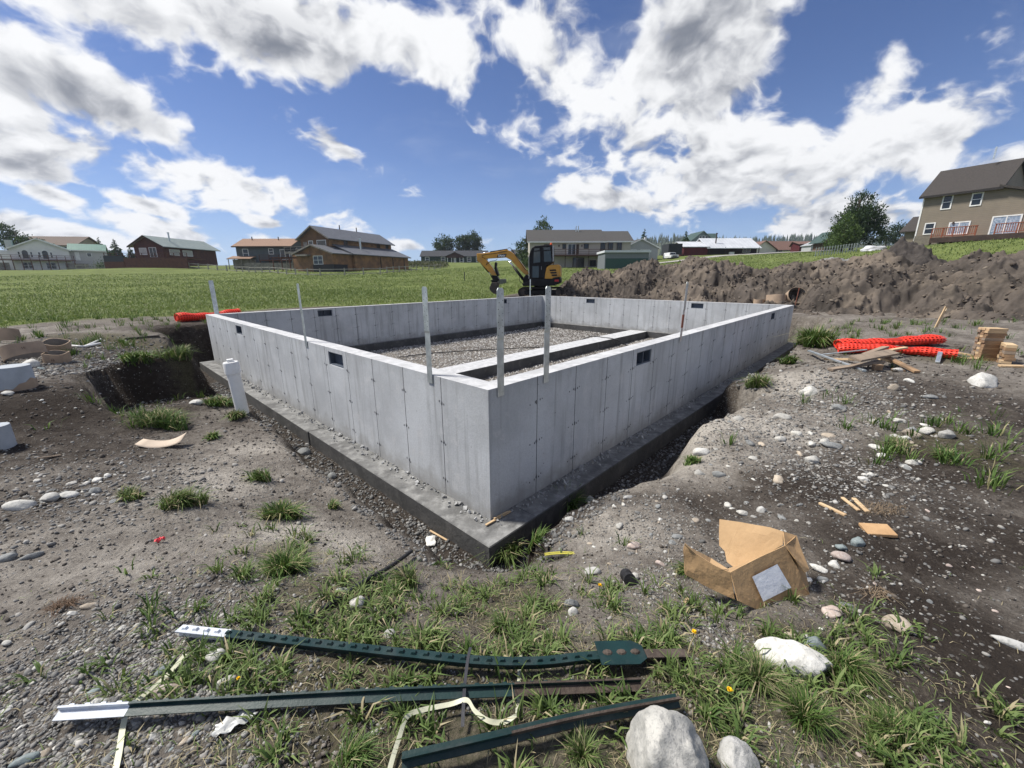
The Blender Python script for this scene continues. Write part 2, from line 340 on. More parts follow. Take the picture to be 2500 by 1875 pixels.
# where the meadow, the weedy turf, dark moist soil, pale crusted soil and gravel lie
TURF = [blob(1000, 1700, .55, 1., 2.0), blob(1250, 1480, .42, 1., 1.2), blob(1250, 1800, .6, 1., 2.), blob(800, 1450, .35, .95, 1.3), blob(1600, 1700, .5, 1., 1.6), blob(1900, 1750, .45, 1., 1.3), blob(1950, 1600, .3, 1.), blob(2150, 1700, .3, .7), blob(1700, 1850, .4, 1.),
        blob(700, 1350, .28, .8, 1.3), blob(600, 1600, .3, .65), blob(850, 1820, .35, .9), blob(600, 1830, .25, .5), blob(1320, 1340, .18, .8)]
GRASSY = [blob(2300, 1080, .8, .75, 1.5), blob(2420, 1120, .7, .7), blob(2320, 880, .7, .8, 1.6), blob(2180, 810, .8, .5, 2.), blob(2000, 830, .6, .8), blob(2250, 790, .9, .6, 1.6), blob(250, 830, .9, .9, 2.), blob(400, 850, .9, .8), blob(470, 880, .6, .9), blob(380, 1010, .55, .9), blob(560, 985, .3, .8), blob(290, 780, 1.6, .6, 2.)]
DARK = [blob(100, 1000, 1.1, 1., 1.4), blob(300, 960, .8, .9), blob(150, 1090, .7, .9, 1.6), blob(2000, 1200, .6, .9), blob(2150, 1300, .6, 1.), blob(2250, 1500, .5, 1.), blob(2400, 1650, .5, 1.), blob(2430, 1150, .9, .9), blob(2350, 980, 1.0, .9), blob(1750, 1250, .35, .7), blob(2480, 1300, .6, .9), blob(2200, 1750, .3, .8),
        blob(480, 840, 1.0, 1.), blob(395, 930, 1.2, 1.), blob(1500, 730, 4., .8, 3.), blob(900, 742, 3, .8, 3.)]
PALE = [blob(700, 1300, .4, .9), blob(550, 1180, .5, .8), blob(850, 1330, .3, .8), blob(400, 1250, .5, .6), blob(200, 1380, .5, .6), blob(1500, 1300, .4, .7), blob(1800, 1030, .7, 1., 1.6), blob(1700, 1130, .5, .9), blob(1950, 930, .7, .8), blob(650, 1100, .4, .8)]
GRAVEL = [blob(150, 1780, .5, 1., 1.4), blob(350, 1600, .4, .9), blob(60, 1850, .5, 1.), blob(420, 1830, .35, .9), blob(500, 1480, .3, .7), blob(300, 1180, .7, .7, 1.8), blob(150, 1250, .5, .7), blob(150, 900, .8, .8), blob(1950, 1130, .6, .9), blob(1850, 1050, .5, .9, 1.5), blob(2000, 960, .6, .8, 1.4), blob(2100, 1000, .6, .7), blob(1620, 1250, .35, .8), blob(1750, 1350, .3, .7), blob(2050, 1420, .3, .8), blob(1600, 1430, .25, .8), blob(1780, 1560, .2, .7), blob(2100, 1180, .6, .7), blob(200, 870, 1., .6)]
def meadow(x, y):
    """1 on the meadow beyond the works"""
    u, v = uv(x, y); s = np.where(x < 6, v-(L1+3.7)-1.0*fbm(x/3, y/3, 3, 61), -9)
    left = (-u-4.6-.6*v)*.35+1.2*fbm(x/2, y/2, 3, 62)+np.where(v > 7, 1.2, -1.)
    m1 = ss(-1.0, 1.4, np.maximum(s, np.where(u < 0, left, -9)))
    r = np.hypot(x, y); m2 = ss(36, 46, r)*(x > 2)
    return np.clip(np.maximum(m1, m2), 0, 1)
xs = 2.5*np.sinh(np.linspace(-7.1, 7.1, 860)); ys = 2.5*np.sinh(np.linspace(-2.3, 7.1, 660))
GX, GY = np.meshgrid(xs, ys); gx, gy = GX.ravel(), GY.ravel(); gzv = height(gx, gy)
ii = np.arange(len(ys)-1)[:, None]*len(xs)+np.arange(len(xs)-1)[None, :]
gf = np.stack([ii, ii+1, ii+1+len(xs), ii+len(xs)], -1).reshape(-1, 4)
gu, gvv = uv(gx, gy)
a_in = ((gu > -.1) & (gu < L2+.1) & (gvv > -.1) & (gvv < L1+.1)).astype(float)
dq = np.hypot(np.maximum(np.maximum(-.27-gu, gu-(L2+.27)), 0), np.maximum(np.maximum(-.27-gvv, gvv-(L1+.27)), 0))
a_trench = (1-ss(.35, .6, dq))*(1-a_in)
a_mead = meadow(gx, gy)
a_turf = np.maximum(field(gx, gy, TURF), field(gx, gy, GRASSY))*(1-a_in)*ss(.45, .65, dq)
a_dark = np.clip(.85*field(gx, gy, DARK), 0, 1); a_pale = field(gx, gy, PALE)
nn = fbm(gx/.5, gy/.5, 4, 71)
a_tone = np.clip(.5+.42*a_pale-.52*a_dark+.22*nn, 0, 1)*(1-.75*a_trench)
a_gravel = np.clip(np.maximum(field(gx, gy, GRAVEL), np.maximum(a_in, .8*a_trench)), 0, 1)
def ground_material():
    m = bpy.data.materials.new('soil, turf and gravel'); m.use_nodes = True; t = NT(m.node_tree); t.n.clear()
    pos = t.node('ShaderNodeNewGeometry').outputs['Position']
    A_ = lambda nm: t.node('ShaderNodeAttribute', attribute_name=nm).outputs['Fac']
    n1 = t.noise(pos, 9, 8, .7); n2 = t.noise(pos, 60, 5, .7); n3 = t.noise(pos, 1.6, 5, .6)
    tone = t.m('ADD', A_('soil_tone'), t.m('ADD', t.m('MULTIPLY', t.m('SUBTRACT', n1, .5), .8), t.m('MULTIPLY', t.m('SUBTRACT', n2, .5), .55)), clamp=True)
    ramp = t.node('ShaderNodeValToRGB', {0: tone}); cr = ramp.color_ramp
    cr.elements[0].position = .05; cr.elements[0].color = (.036, .029, .024, 1); cr.elements[1].position = .95; cr.elements[1].color = (.42, .39, .345, 1)
    for p_, c_ in ((.30, (.086, .074, .063, 1)), (.56, (.195, .176, .154, 1))): e = cr.elements.new(p_); e.color = c_
    col = ramp.outputs[0]
    # small stones: too fine to model one by one
    vo = t.node('ShaderNodeTexVoronoi', {'Vector': t.vm('ADD', pos, t.vm('SCALE', t.noise(pos, 30, 2, .5, col=True), sc_=.012)), 'Scale': 42.0, 'Randomness': 1.0})
    sep = t.node('ShaderNodeSeparateColor', {0: vo.outputs['Color']})
    grav = A_('gravel')
    on = t.m('MULTIPLY', t.m('LESS_THAN', sep.outputs[0], t.m('ADD', .03, t.m('MULTIPLY', grav, .45))), t.rng(vo.outputs['Distance'], .34, .46, 1., 0.))
    scol = t.mix(sep.outputs[1], (.10, .096, .09), (.26, .25, .23))
    col = t.mix(on, col, scol)
    mead = A_('meadow'); turf = A_('turf')
    gcol = t.mix(t.rng(t.noise(pos, .35, 6, .65), .35, .65), (.085, .115, .030), (.15, .19, .055))
    gcol = t.mix(t.rng(n1, .4, .7), gcol, (.11, .12, .045))
    col = t.mix(t.rng(t.m('ADD', mead, t.m('MULTIPLY', t.m('SUBTRACT', n1, .5), .5)), .25, .75), col, gcol)
    tcol = t.mix(t.rng(n2, .35, .65), (.045, .050, .020), (.12, .10, .062))
    col = t.mix(t.m('MULTIPLY', t.rng(t.m('ADD', turf, t.m('MULTIPLY', t.m('SUBTRACT', n1, .5), .9)), .45, .85), .7), col, tcol)
    h = t.m('ADD', t.m('ADD', t.m('MULTIPLY', n1, .07), t.m('MULTIPLY', n2, .018)), t.m('MULTIPLY', on, .010))
    bp = t.node('ShaderNodeBump', {'Strength': .9, 'Distance': 1.0, 'Height': h})
    p = t.node('ShaderNodeBsdfPrincipled', {'Base Color': col, 'Roughness': .95, 'Normal': bp.outputs[0]}); p.inputs['Specular IOR Level'].default_value = .12
    t.l.new(p.outputs[0], t.node('ShaderNodeOutputMaterial').inputs[0]); return m
GM = ground_material()
gme = mesh_np('ground', np.stack([gx, gy, gzv], 1), gf, GM, {'meadow': ('POINT', a_mead), 'turf': ('POINT', a_turf), 'soil_tone': ('POINT', a_tone), 'gravel': ('POINT', a_gravel)}, smooth=True)
ground = tag(link(bpy.data.objects.new('ground', gme)), 'dug over building plot of soil, gravel and turf running out into green meadow', None, None, 'structure')
# ------------------------------------------------------------------ foundation
HW, TW = 1.22, .20
def concrete_mat():
    m = bpy.data.materials.new('formed concrete'); m.use_nodes = True; t = NT(m.node_tree); t.n.clear(); pos = t.node('ShaderNodeNewGeometry').outputs['Position']; z_ = t.node('ShaderNodeSeparateXYZ', {0: pos}).outputs[2]
    n1 = t.noise(pos, 1.1, 10, .62); n2 = t.noise(pos, 55, 4, .7); drip = t.noise(t.vm('MULTIPLY', pos, (9, 9, .55)), 1.0, 6, .6, .3); blot = t.noise(pos, 4.2, 8, .65)
    col = t.mix(t.rng(n1, .34, .66), (.53, .548, .56), (.415, .428, .437)); col = t.mix(t.m('MULTIPLY', t.rng(drip, .50, .68), .60), col, (.27, .275, .275)); col = t.mix(t.m('MULTIPLY', t.rng(blot, .54, .70), .55), col, (.56, .56, .555))
    foot = t.m('MULTIPLY', t.rng(t.m('ADD', z_, t.m('MULTIPLY', t.m('SUBTRACT', blot, .5), .7)), .22, -.02), .55); col = t.mix(foot, col, (.235, .225, .205))
    topb = t.m('MULTIPLY', t.rng(t.m('ADD', z_, t.m('MULTIPLY', t.m('SUBTRACT', drip, .5), .5)), 1.08, 1.22), .30); col = t.mix(topb, col, (.30, .305, .31))
    col = t.mix(t.m('MULTIPLY', t.rng(n2, .42, .7), .25), col, (.26, .265, .27))
    vo = t.node('ShaderNodeTexVoronoi', {'Vector': pos, 'Scale': 16.0}); s_ = t.node('ShaderNodeSeparateColor', {0: vo.outputs['Color']}); pit = t.m('MULTIPLY', t.m('LESS_THAN', s_.outputs[0], .22), t.m('LESS_THAN', vo.outputs['Distance'], t.m('MULTIPLY', s_.outputs[1], .11))); col = t.mix(t.m('MULTIPLY', pit, .75), col, (.12, .12, .125))
    bp = t.node('ShaderNodeBump', {'Strength': .25, 'Distance': .01, 'Height': t.m('SUBTRACT', t.m('ADD', n2, blot), t.m('MULTIPLY', pit, 2.0))}); p = t.node('ShaderNodeBsdfPrincipled', {'Base Color': col, 'Roughness': .85, 'Normal': bp.outputs[0]}); p.inputs['Specular IOR Level'].default_value = .25
    t.l.new(p.outputs[0], t.node('ShaderNodeOutputMaterial').inputs[0]); return m
concrete = concrete_mat()
concrete_top = M('trowelled concrete', (.52, .525, .53), (.38, .385, .39), scale=7, rough=.9, bump=.2, bscale=30, coords='World')
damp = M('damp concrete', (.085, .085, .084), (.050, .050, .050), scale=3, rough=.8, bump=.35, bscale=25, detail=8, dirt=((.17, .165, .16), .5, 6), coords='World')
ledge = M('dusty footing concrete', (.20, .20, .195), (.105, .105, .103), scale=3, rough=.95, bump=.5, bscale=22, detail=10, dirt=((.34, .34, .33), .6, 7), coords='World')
galv = M('galvanised steel', (.62, .66, .67), (.42, .46, .47), scale=9, rough=.42, bump=.05, metal=.75, detail=6)
vent_m = M('grey plastic vent', (.10, .12, .15), (.07, .085, .11), scale=5, rough=.5)
rustm = M('rusty steel', (.30, .10, .06), (.20, .09, .06), scale=20, rough=.8)
fnd = thing('foundation', 'poured grey concrete foundation walls standing on a wider dark footing', 'foundation', (AX, AY, 0), math.pi/2-YAW)
CH, C2 = .0042, .020
joint_m = M('stained panel joint', (.17, .172, .174), (.12, .122, .124), scale=20, coords='World')
def panel_mesh(length, hole, g0, g1):
    """full thickness wall panel; g0 / g1: grooved joint at its start / end"""
    b = MB(); t = TW
    def pillar(x0, x1, a, c):
        po = [(x0+(CH if a else 0), 0), (x1-(CH if c else 0), 0)]; dk = [0]
        if c: po += [(x1, C2), (x1, t-C2), (x1-CH, t)]; dk += [1, 0, 1]
        else: po += [(x1, t)]; dk += [0]
        dk += [0]; po += [(x0+(CH if a else 0), t)]
        if a: po += [(x0, t-C2), (x0, C2)]; dk += [1, 0, 1]
        else: dk += [0]
        m_ = len(po); b.add([(x, y, 0) for x, y in po]+[(x, y, HW) for x, y in po], [tuple(range(m_-1, -1, -1))]+[(i, (i+1) % m_, (i+1) % m_+m_, i+m_) for i in range(m_)]+[tuple(range(m_, 2*m_))])
        b.mi[-(m_+1):] = [2 if k else 0 for k in dk]+[1]
    if hole is None: pillar(0, length, g0, g1)
    else:
        x0, x1, z0, z1 = hole; pillar(0, x0, g0, False); pillar(x1, length, False, g1)
        b.box(x0, x1, 0, t, 0, z0); b.box(x0, x1, 0, t, z1, HW); b.mi[-6:] = [0, 1, 0, 0, 0, 0]
    return b
_pm = {}
def panel(length, hole, g0, g1):
    k = (round(length, 3), hole, g0, g1)
    if k not in _pm:
        o = panel_mesh(length, hole, g0, g1).build('wall_panel', [concrete, concrete_top, joint_m], fnd); _pm[k] = o; return o
    o = _pm[k].copy(); link(o, fnd); return o
PS1, PS2 = L1/16, L2/21
ties = []
def wall(ox, oy, ang, start, end, step, vents, outer):
    """panels laid along local direction ang from (ox, oy); vents: {panel index: True}"""
    k0 = int(round(start/step-.499)); k = 0; s = start
    cuts = [start]+[i*step for i in range(1, 60) if start+.15 < i*step < end-.15]+[end]
    for a, b in zip(cuts[:-1], cuts[1:]):
        idx = int(a/step+.5); ln = b-a; hole = None
        if idx in vents and ln > .5: hole = (.105, .535, .985, 1.165)
        o = panel(ln, hole, a > start+.01, b < end-.01); ca, sa = math.cos(ang), math.sin(ang)
        o.location = (ox+ca*a, oy+sa*a, 0); o.rotation_euler = (0, 0, ang)
        if hole:
            v = MB()
            for (x0, x1, z0, z1) in ((.105, .125, .985, 1.165), (.515, .535, .985, 1.165), (.125, .515, .985, 1.0), (.125, .515, 1.15, 1.165)): v.box(x0, x1, .012, TW-.012, z0, z1)
            v.box(.125, .515, .115, .121, 1.0, 1.15)
            vo_ = v.build('vent', vent_m, fnd); vo_.location = o.location; vo_.rotation_euler = o.rotation_euler
            d = MB(); d.box(.312, .328, .014, .114, 1.0, 1.15)
            for xx in (.19, .25, .39, .45): d.box(xx, xx+.006, .085, .1149, 1.0, 1.15)
            d.build('divider', vent_m, vo_)
        for e in ((b,) if b < end-.01 else ()):
            for z in (.17, .57, .97):
                for side in (0, 1):
                    for (dx, dz, rr) in ((0, 0, .021), (-.034, -.008, .012), (.038, .006, .012), (-.100, -.012, .009), (.075, .014, .009)):
                        if side and abs(dx) > .04: continue
                        jx, jz = rng.normal(0, .004, 2)
                        yy = -.0006 if side == 0 else TW+.0006
                        ties.append((ox+ca*(e+dx+jx)-sa*yy, oy+sa*(e+dx+jx)+ca*yy, z+dz+jz+rng.normal(0, .004), rr, ang, side))
# each wall's local y runs across its thickness, towards the inside of the plan
wall(TW, 0, math.pi/2, 0, L1, PS1, {4, 11}, True)          # left wall (its thickness runs towards -x local, see offset)
wall(0, 0, 0, TW, L2, PS2, {4, 16}, True)                  # right wall
wall(0, L1-TW, 0, TW, L2, PS2, {4, 16}, True)              # back left wall
wall(L2, 0, math.pi/2, TW, L1-TW, PS1, {4, 11}, True)      # back right wall
tb = MB()
for (x, y, z, rr, ang, side) in ties:
    nx, ny = -math.sin(ang), math.cos(ang); s_ = -1 if side == 0 else 1
    ca, sa = math.cos(ang), math.sin(ang); vs_ = []
    for k in range(6):
        t_ = k*math.pi/3; a_, c_ = rr*math.cos(t_)*.75, rr*math.sin(t_)*1.15
        vs_.append((x+ca*a_, y+sa*a_, z+c_))
    vs_.append((x+nx*s_*.006, y+ny*s_*.006, z))
    tb.add(vs_, [((i+1) % 6, i, 6) if side == 0 else (i, (i+1) % 6, 6) for i in range(6)])
tie_m = M('form tie stubs', (.10, .105, .11), (.18, .18, .18), scale=30, rough=.8)
tag(tb.build('form_tie', tie_m, fnd), 'dark snapped form tie stubs along the panel joints', None, None, 'stuff')
# footing: outer strip, inner ledge and the strip down the middle
FT, FB = 0., -.42
def ring_part(x0, x1, y0, y1, nm='footing'):
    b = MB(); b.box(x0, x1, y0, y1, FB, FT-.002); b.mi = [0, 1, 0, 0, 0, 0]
    o = b.build(nm, [damp, ledge], fnd, bevel=.008, seg=1); return o
OW, IW = .27, .12
ring_part(-OW, TW+IW, -OW, 3.45); ring_part(-OW-.012, TW+IW, 3.45, L1+OW)
ring_part(TW+IW, L2+OW, -OW, TW+IW)
ring_part(TW+IW, L2+OW, L1-TW-IW, L1+OW); ring_part(L2-TW-IW, L2+OW, TW+IW, L1-TW-IW)
for i, (a, b_) in enumerate(((TW+IW, 5.2), (5.2, 9.6), (9.6, L2-TW-IW))):
    bb = MB(); off = .012 if i == 1 else 0
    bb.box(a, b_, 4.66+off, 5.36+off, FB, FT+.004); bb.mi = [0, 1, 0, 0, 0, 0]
    bb.build('strip_footing', [damp, concrete_top], fnd, bevel=.01, seg=1)
# mortar crumbs along the foot of the walls
cr = MB()
for _ in range(800):
    if rng.random() < .5: x, y = -abs(rng.normal(0, .06))-.012, rng.uniform(0, 9)
    else: x, y = rng.uniform(0, 9), -abs(rng.normal(0, .06))-.012
    s_ = abs(rng.normal(0, .013))+.005
    xf = Matrix.Translation((x, y, s_*.3)) @ Euler(rng.uniform(0, 6, 3)).to_matrix().to_4x4()
    cr.add([(s_, 0, 0), (-s_*.8, s_*.5, 0), (-s_*.6, -s_*.7, 0), (0, 0, s_*.9), (.1*s_, 0, -s_*.6)], [(0, 1, 3), (1, 2, 3), (2, 0, 3), (1, 0, 4), (2, 1, 4), (0, 2, 4)], xf)
tag(cr.build('mortar_crumbs', concrete, fnd), 'crumbs of mortar lying on the footing ledge', None, None, 'stuff')
# anchor straps cast into the walls
def strap(x, y, ang, top=2.04, wdt=.078, holes=True, lean=0., rust=False):
    b = MB(); z0 = 1.14; zk = 1.62; th = .004
    b.box(-wdt/2, wdt/2, -th, 0, z0, zk); b.box(-wdt/2, wdt/2, -th-.005, -.005, zk+.02, top-.02)
    b.add([(-wdt/2, -th, zk), (wdt/2, -th, zk), (wdt/2, -th-.005, zk+.02), (-wdt/2, -th-.005, zk+.02), (-wdt/2, 0, zk), (wdt/2, 0, zk), (wdt/2, -.005, zk+.02), (-wdt/2, -.005, zk+.02)], [(0, 1, 2, 3), (5, 4, 7, 6), (1, 5, 6, 2), (4, 0, 3, 7)])
    b.prism([(-wdt/2, top-.02), (wdt/2, top-.02), (wdt/2-.015, top), (-wdt/2+.015, top)], -th-.005, -.005)
    o = b.build('anchor_strap', galv, fnd); o.location = (x, y, 0); o.rotation_euler = (0, lean, ang)
    hb = MB(); k = 0; z = top-.06
    while z > zk+.03:
        for sx in (-1, 1):
            zz = z+(.012 if sx > 0 else -.004); yy = -th-.0055 if zz > zk+.02 else -th-.0008
            if zk < zz < zk+.02: continue
            hb.lathe([(.0042, 0), (.0042, .0006)], 8, Matrix.Translation((sx*wdt*.27+(.004 if k % 2 else -.004), yy, zz)) @ Matrix.Rotation(math.pi/2, 4, 'X'))
        z -= .052 if z > zk else .085; k += 1
    hm = M('nail holes', (.12, .125, .13), (.09, .09, .09)); tag(hb.build('nail_hole', hm, o), None, None, None, 'stuff')
    if rust: r_ = MB(); r_.box(-wdt/2-.001, wdt/2+.001, -th-.001, .001, 1.36, 1.56); r_.build('rust_patch', rustm, o)
    return o
strap(-.006, 3.83, -math.pi/2); strap(-.006, .80, -math.pi/2); strap(.14, -.006, 0); strap(.76, -.006, 0); strap(4.05, -.006, 0, rust=True, lean=.035)
strap(.24, L1+.005, 0, 2.05, .10); strap(L2-.9, L1-.02, math.pi/2*.98, 2.0, .06)
# interior hose
def hose(pts, r, name, label, cat='hose', mat=None, n=8, lift=None):
    b = MB(); P_ = [Vector(p) for p in pts]; out = []
    for i in range(len(P_)-1):
        p0, p1, p2, p3 = P_[max(i-1, 0)], P_[i], P_[i+1], P_[min(i+2, len(P_)-1)]
        for k in range(n):
            t = k/n; out.append(.5*((2*p1)+(p2-p0)*t+(2*p0-5*p1+4*p2-p3)*t*t+(3*p1-p0-3*p2+p3)*t**3))
    out.append(P_[-1]); b.tube(out, r, 8); o = b.build(name, mat or black_m, None, smooth=True)
    if label: tag(o, label, cat)
    return o
black_m = M('black plastic', (.018, .018, .02), (.03, .03, .032), scale=12, rough=.5)
hp = [atz(x, y, -.19) for x, y in ((975, 872), (1060, 862), (1180, 854), (1260, 850), (1380, 843))]+[atz(x, y, .015) for x, y in ((1440, 822), (1475, 824), (1500, 828))]+[atz(1530, 843, -.17), atz(1560, 850, -.2)]
hose(hp, .014, 'hose', 'thin black hose snaking over the gravel and middle strip inside the foundation')
# ------------------------------------------------------------------ houses around the plot
GL = glass_mat()
white_t = M('white trim', (.78, .78, .76), (.66, .66, .65), scale=3, rough=.6)
brown_w = M('stained deck wood', (.13, .055, .035), (.085, .04, .03), scale=2, rough=.8)
grey_w = M('weathered grey wood', (.27, .25, .22), (.17, .155, .14), scale=1.5, rough=.9, dirt=((.09, .08, .07), .4, 3))
dark_w = M('dark brown wood', (.06, .04, .032), (.04, .028, .024), scale=2)
def hp(px, Y, py=650): q = aty(px, py, Y); return q[0], Y
class House:
    def __init__(s, name, label, px, Y, yaw, W, D, z=None, cat='house', sink=.4, group=None):
        x, y = hp(px, Y); s.W, s.D = W, D
        z = gz(x, y) if z is None else z
        s.o = thing(name, label, cat, (x, y, z), R(yaw), group)
    def xf(s, face):
        if face == 'front': return Matrix.Identity(4)
        if face == 'right': return Matrix.Translation((s.W, 0, 0)) @ Matrix.Rotation(R(90), 4, 'Z')
        if face == 'left': return Matrix.Translation((0, s.D, 0)) @ Matrix.Rotation(R(-90), 4, 'Z')
    def body(s, h, rise, ridge, wm, rm, ov=.5, x0=0, x1=None, y0=0, y1=None, z0=-1.2, th=.16, tm=None, ridge_off=.5, nm='wall', rnm='roof', ovx=None):
        x1 = s.W if x1 is None else x1; y1 = s.D if y1 is None else y1; ovx = ov if ovx is None else ovx
        b = MB(); r = MB(); f = MB()
        if ridge == 'y':
            xm = x0+(x1-x0)*ridge_off; s1 = rise/(xm-x0); s2 = rise/(x1-xm) if x1 > xm else 0
            b.prism([(x0, z0), (x1, z0), (x1, h), (xm, h+rise), (x0, h)] if 0 < ridge_off < 1 else [(x0, z0), (x1, z0), (x1, h+(rise if ridge_off == 1 else 0)), (x0, h+(rise if ridge_off == 0 else 0))], y0, y1)
            e1, e2 = h-s1*ov, h-s2*ov
            def chev(m_, t0, t1, ya, yb): m_.prism([(x0-ov, e1+t0), (xm, h+rise+t0), (x1+ov, e2+t0), (x1+ov, e2+t1), (xm, h+rise+t1), (x0-ov, e1+t1)], ya, yb)
            chev(r, .004, th, y0-ovx, y1+ovx)
            if tm: chev(f, -.10, th+.02, y0-ovx-.05, y0-ovx-.005)
        else:
            rot = Matrix.Rotation(R(90), 4, 'Z'); ym = y0+(y1-y0)*ridge_off; s1 = rise/(ym-y0); s2 = rise/(y1-ym)
            b.prism([(y0, z0), (y1, z0), (y1, h), (ym, h+rise), (y0, h)], -x1, -x0, rot)
            e1, e2 = h-s1*ov, h-s2*ov
            r.prism([(y0-ov, e1+.004), (ym, h+rise+.004), (y1+ov, e2+.004), (y1+ov, e2+th), (ym, h+rise+th), (y0-ov, e1+th)], -x1-ovx, -x0+ovx, rot)
            if tm: f.box(x0-ovx, x1+ovx, y0-ov-.05, y0-ov-.005, e1-.08, e1+th+.01)
        b.build(nm, wm, s.o); ro = r.build(rnm, rm, s.o)
        if tm: f.build('fascia', tm, ro)
        return ro
    def win(s, face, a, z, w_, h_, style='single', fm=None, off=0., arch=False, nm='window', gm=None, fr=.1):
        fm = fm or white_t; gm = gm or GL; X = s.xf(face) @ Matrix.Translation((0, -off, 0))
        b = MB()
        if arch:
            n = 10; out = []; inn = []
            hs = h_-w_/2
            for k in range(n+1):
                t = math.pi*k/n; out.append((a+w_/2+(w_/2+fr)*math.cos(t), z+hs+(w_/2+fr)*math.sin(t))); inn.append((a+w_/2+w_/2*math.cos(t), z+hs+w_/2*math.sin(t)))
            out = [(a+w_+fr, z)]+out+[(a-fr, z)]; inn = [(a+w_, z)]+inn+[(a, z)]
            m_ = len(out)
            for i in range(m_-1): b.prism([inn[i], out[i], out[i+1], inn[i+1]], -.06, .02, X)
            o = b.build(nm, fm, s.o); p = MB(); p.prism(inn, -.03, .02, X); p.build('pane', gm, o); return o
        b.box(a-fr, a, -.06, .02, z-fr, z+h_+fr, X); b.box(a+w_, a+w_+fr, -.06, .02, z-fr, z+h_+fr, X)
        b.box(a, a+w_, -.06, .02, z-fr, z, X); b.box(a, a+w_, -.06, .02, z+h_, z+h_+fr, X)
        if style in ('cross', 'hung'): b.box(a, a+w_, -.055, .02, z+h_*.5-.03, z+h_*.5+.03, X)
        if style in ('cross', 'slider'): b.box(a+w_*.5-.04, a+w_*.5+.04, -.055, .02, z, z+h_, X)
        o = b.build(nm, fm, s.o)
        halves = [(a, a+w_*.5-.04), (a+w_*.5+.04, a+w_)] if style in ('cross', 'slider') else [(a, a+w_)]
        for (u0, u1) in halves:
            p = MB(); p.box(u0, u1, -.03, .02, z, z+h_, X); p.build('pane', gm, o)
        return o
    def door(s, face, a, z, w_, h_, m_, off=0., nm='door'):
        b = MB(); X = s.xf(face) @ Matrix.Translation((0, -off, 0)); b.box(a, a+w_, -.05, .02, z, z+h_, X); o = b.build(nm, m_, s.o)
        k = MB(); k.box(a+w_*.85, a+w_*.9, -.09, -.05, z+h_*.45, z+h_*.5, X); k.build('handle', M('door handle', (.1, .1, .1)), o); return o
    def deck(s, x0, x1, y0, y1, z, rail, m_, post_to=None, n=6, bal=0, pm=None, h=.95):
        d = MB(); d.box(x0, x1, y0, y1, z-.22, z); dk = d.build('deck', m_, s.o)
        if post_to is not None:
            for k in range(n):
                x = x0+.1+(x1-x0-.2)*k/(n-1); p = MB(); p.box(x-.07, x+.07, y0+.05, y0+.19, post_to, z-.22); p.build('post', pm or m_, s.o)
        if rail:
            for k in range(n):
                x = x0+.05+(x1-x0-.1)*k/(n-1); p = MB(); p.box(x-.05, x+.05, y0, y0+.1, z, z+h); p.build('post', m_, dk)
            r_ = MB(); r_.box(x0-.03, x1+.03, y0-.03, y0+.13, z+h, z+h+.07); r_.build('handrail', m_, dk)
            r_ = MB(); r_.box(x0, x1, y0+.03, y0+.07, z+.12, z+.19); r_.build('rail', m_, dk)
            if bal:
                bb = MB(); k = int((x1-x0)/bal)
                for i in range(k): xx = x0+bal*(i+.5); bb.box(xx-.025, xx+.025, y0+.03, y0+.07, z+.19, z+h)
                tag(bb.build('balusters', m_, dk), None, None, None, 'stuff')
            else:
                r_ = MB(); r_.box(x0, x1, y0+.03, y0+.07, z+.5, z+.57); r_.build('rail', m_, dk)
        return dk
    def part(s, nm, m_, *boxes):
        b = MB()
        for q in boxes: b.box(*q)
        return b.build(nm, m_, s.o)
green_r = M('green metal roof', (.055, .17, .125), (.04, .13, .10), scale=1.2, rough=.45, stripes=('X', 2.2, .25))
# white house with arched windows
h = House('house', 'white two storey house with green roof, arched windows and long deck', 33, 98, 40, 9.6, 9)
sid_w = M('pale lap siding', (.76, .75, .73), (.68, .67, .66), scale=.6, rough=.7, stripes=('Z', 5, .18))
h.body(4.9, 2.3, 'y', sid_w, green_r, .5, tm=white_t)
h.body(5.0, 1.5, 'x', M('grey lap siding', (.47, .46, .46), (.42, .41, .41), scale=.6, stripes=('Z', 5, .15)), green_r, .35, x0=9.6, x1=15.9, y0=1.2, y1=7, z0=-.5, tm=white_t)
for a in (1.9, 5.1):
    h.win('front', a, 2.75, .95, 1.85, arch=True, fr=.09)
    for da in (-.62, 1.32): h.win('front', a+da, 3.0, .28, 1.2, 'hung', fr=.08)
for a in (1.6, 5.3): h.win('front', a, .45, 1.5, 1.35, 'cross')
h.door('front', 3.8, .02, .9, 2.05, white_t); h.door('front', 10.4, 2.5, .8, 1.95, white_t, off=-1.2); h.win('front', 12.6, 3.5, .7, .75, 'hung', off=-1.2)
h.deck(-2.6, 10.4, -1.6, 0, 2.45, True, brown_w, 0, 10)
h.part('chimney', M('pale brick', (.55, .53, .50), (.45, .43, .41), scale=9), (-1.0, .1, 4, 5.2, 0, 7.0))
h.part('left_wing', sid_w, (-4.5, 0, 3, 8, -1, 4.6))
h.part('fence_panel', grey_w, (8.6, 12.6, -1.3, -1.2, -.6, 1.7)); h.part('fence_panel', grey_w, (-3, -.3, -1.3, -1.2, -.6, 1.7))
# tan house behind it
h = House('house', 'tan house with brown gable roof mostly hidden behind the bushy tree', 68, 135, 8, 15, 10, z=6)
brn_r = M('brown shingle roof', (.16, .125, .10), (.12, .095, .08), scale=4, rough=.9)
h.body(6.5, 2.6, 'x', M('tan siding', (.36, .31, .25), (.31, .27, .22), scale=.6), brn_r, 1.0); h.win('front', 11, 4.5, 1.6, 1.2, 'slider')
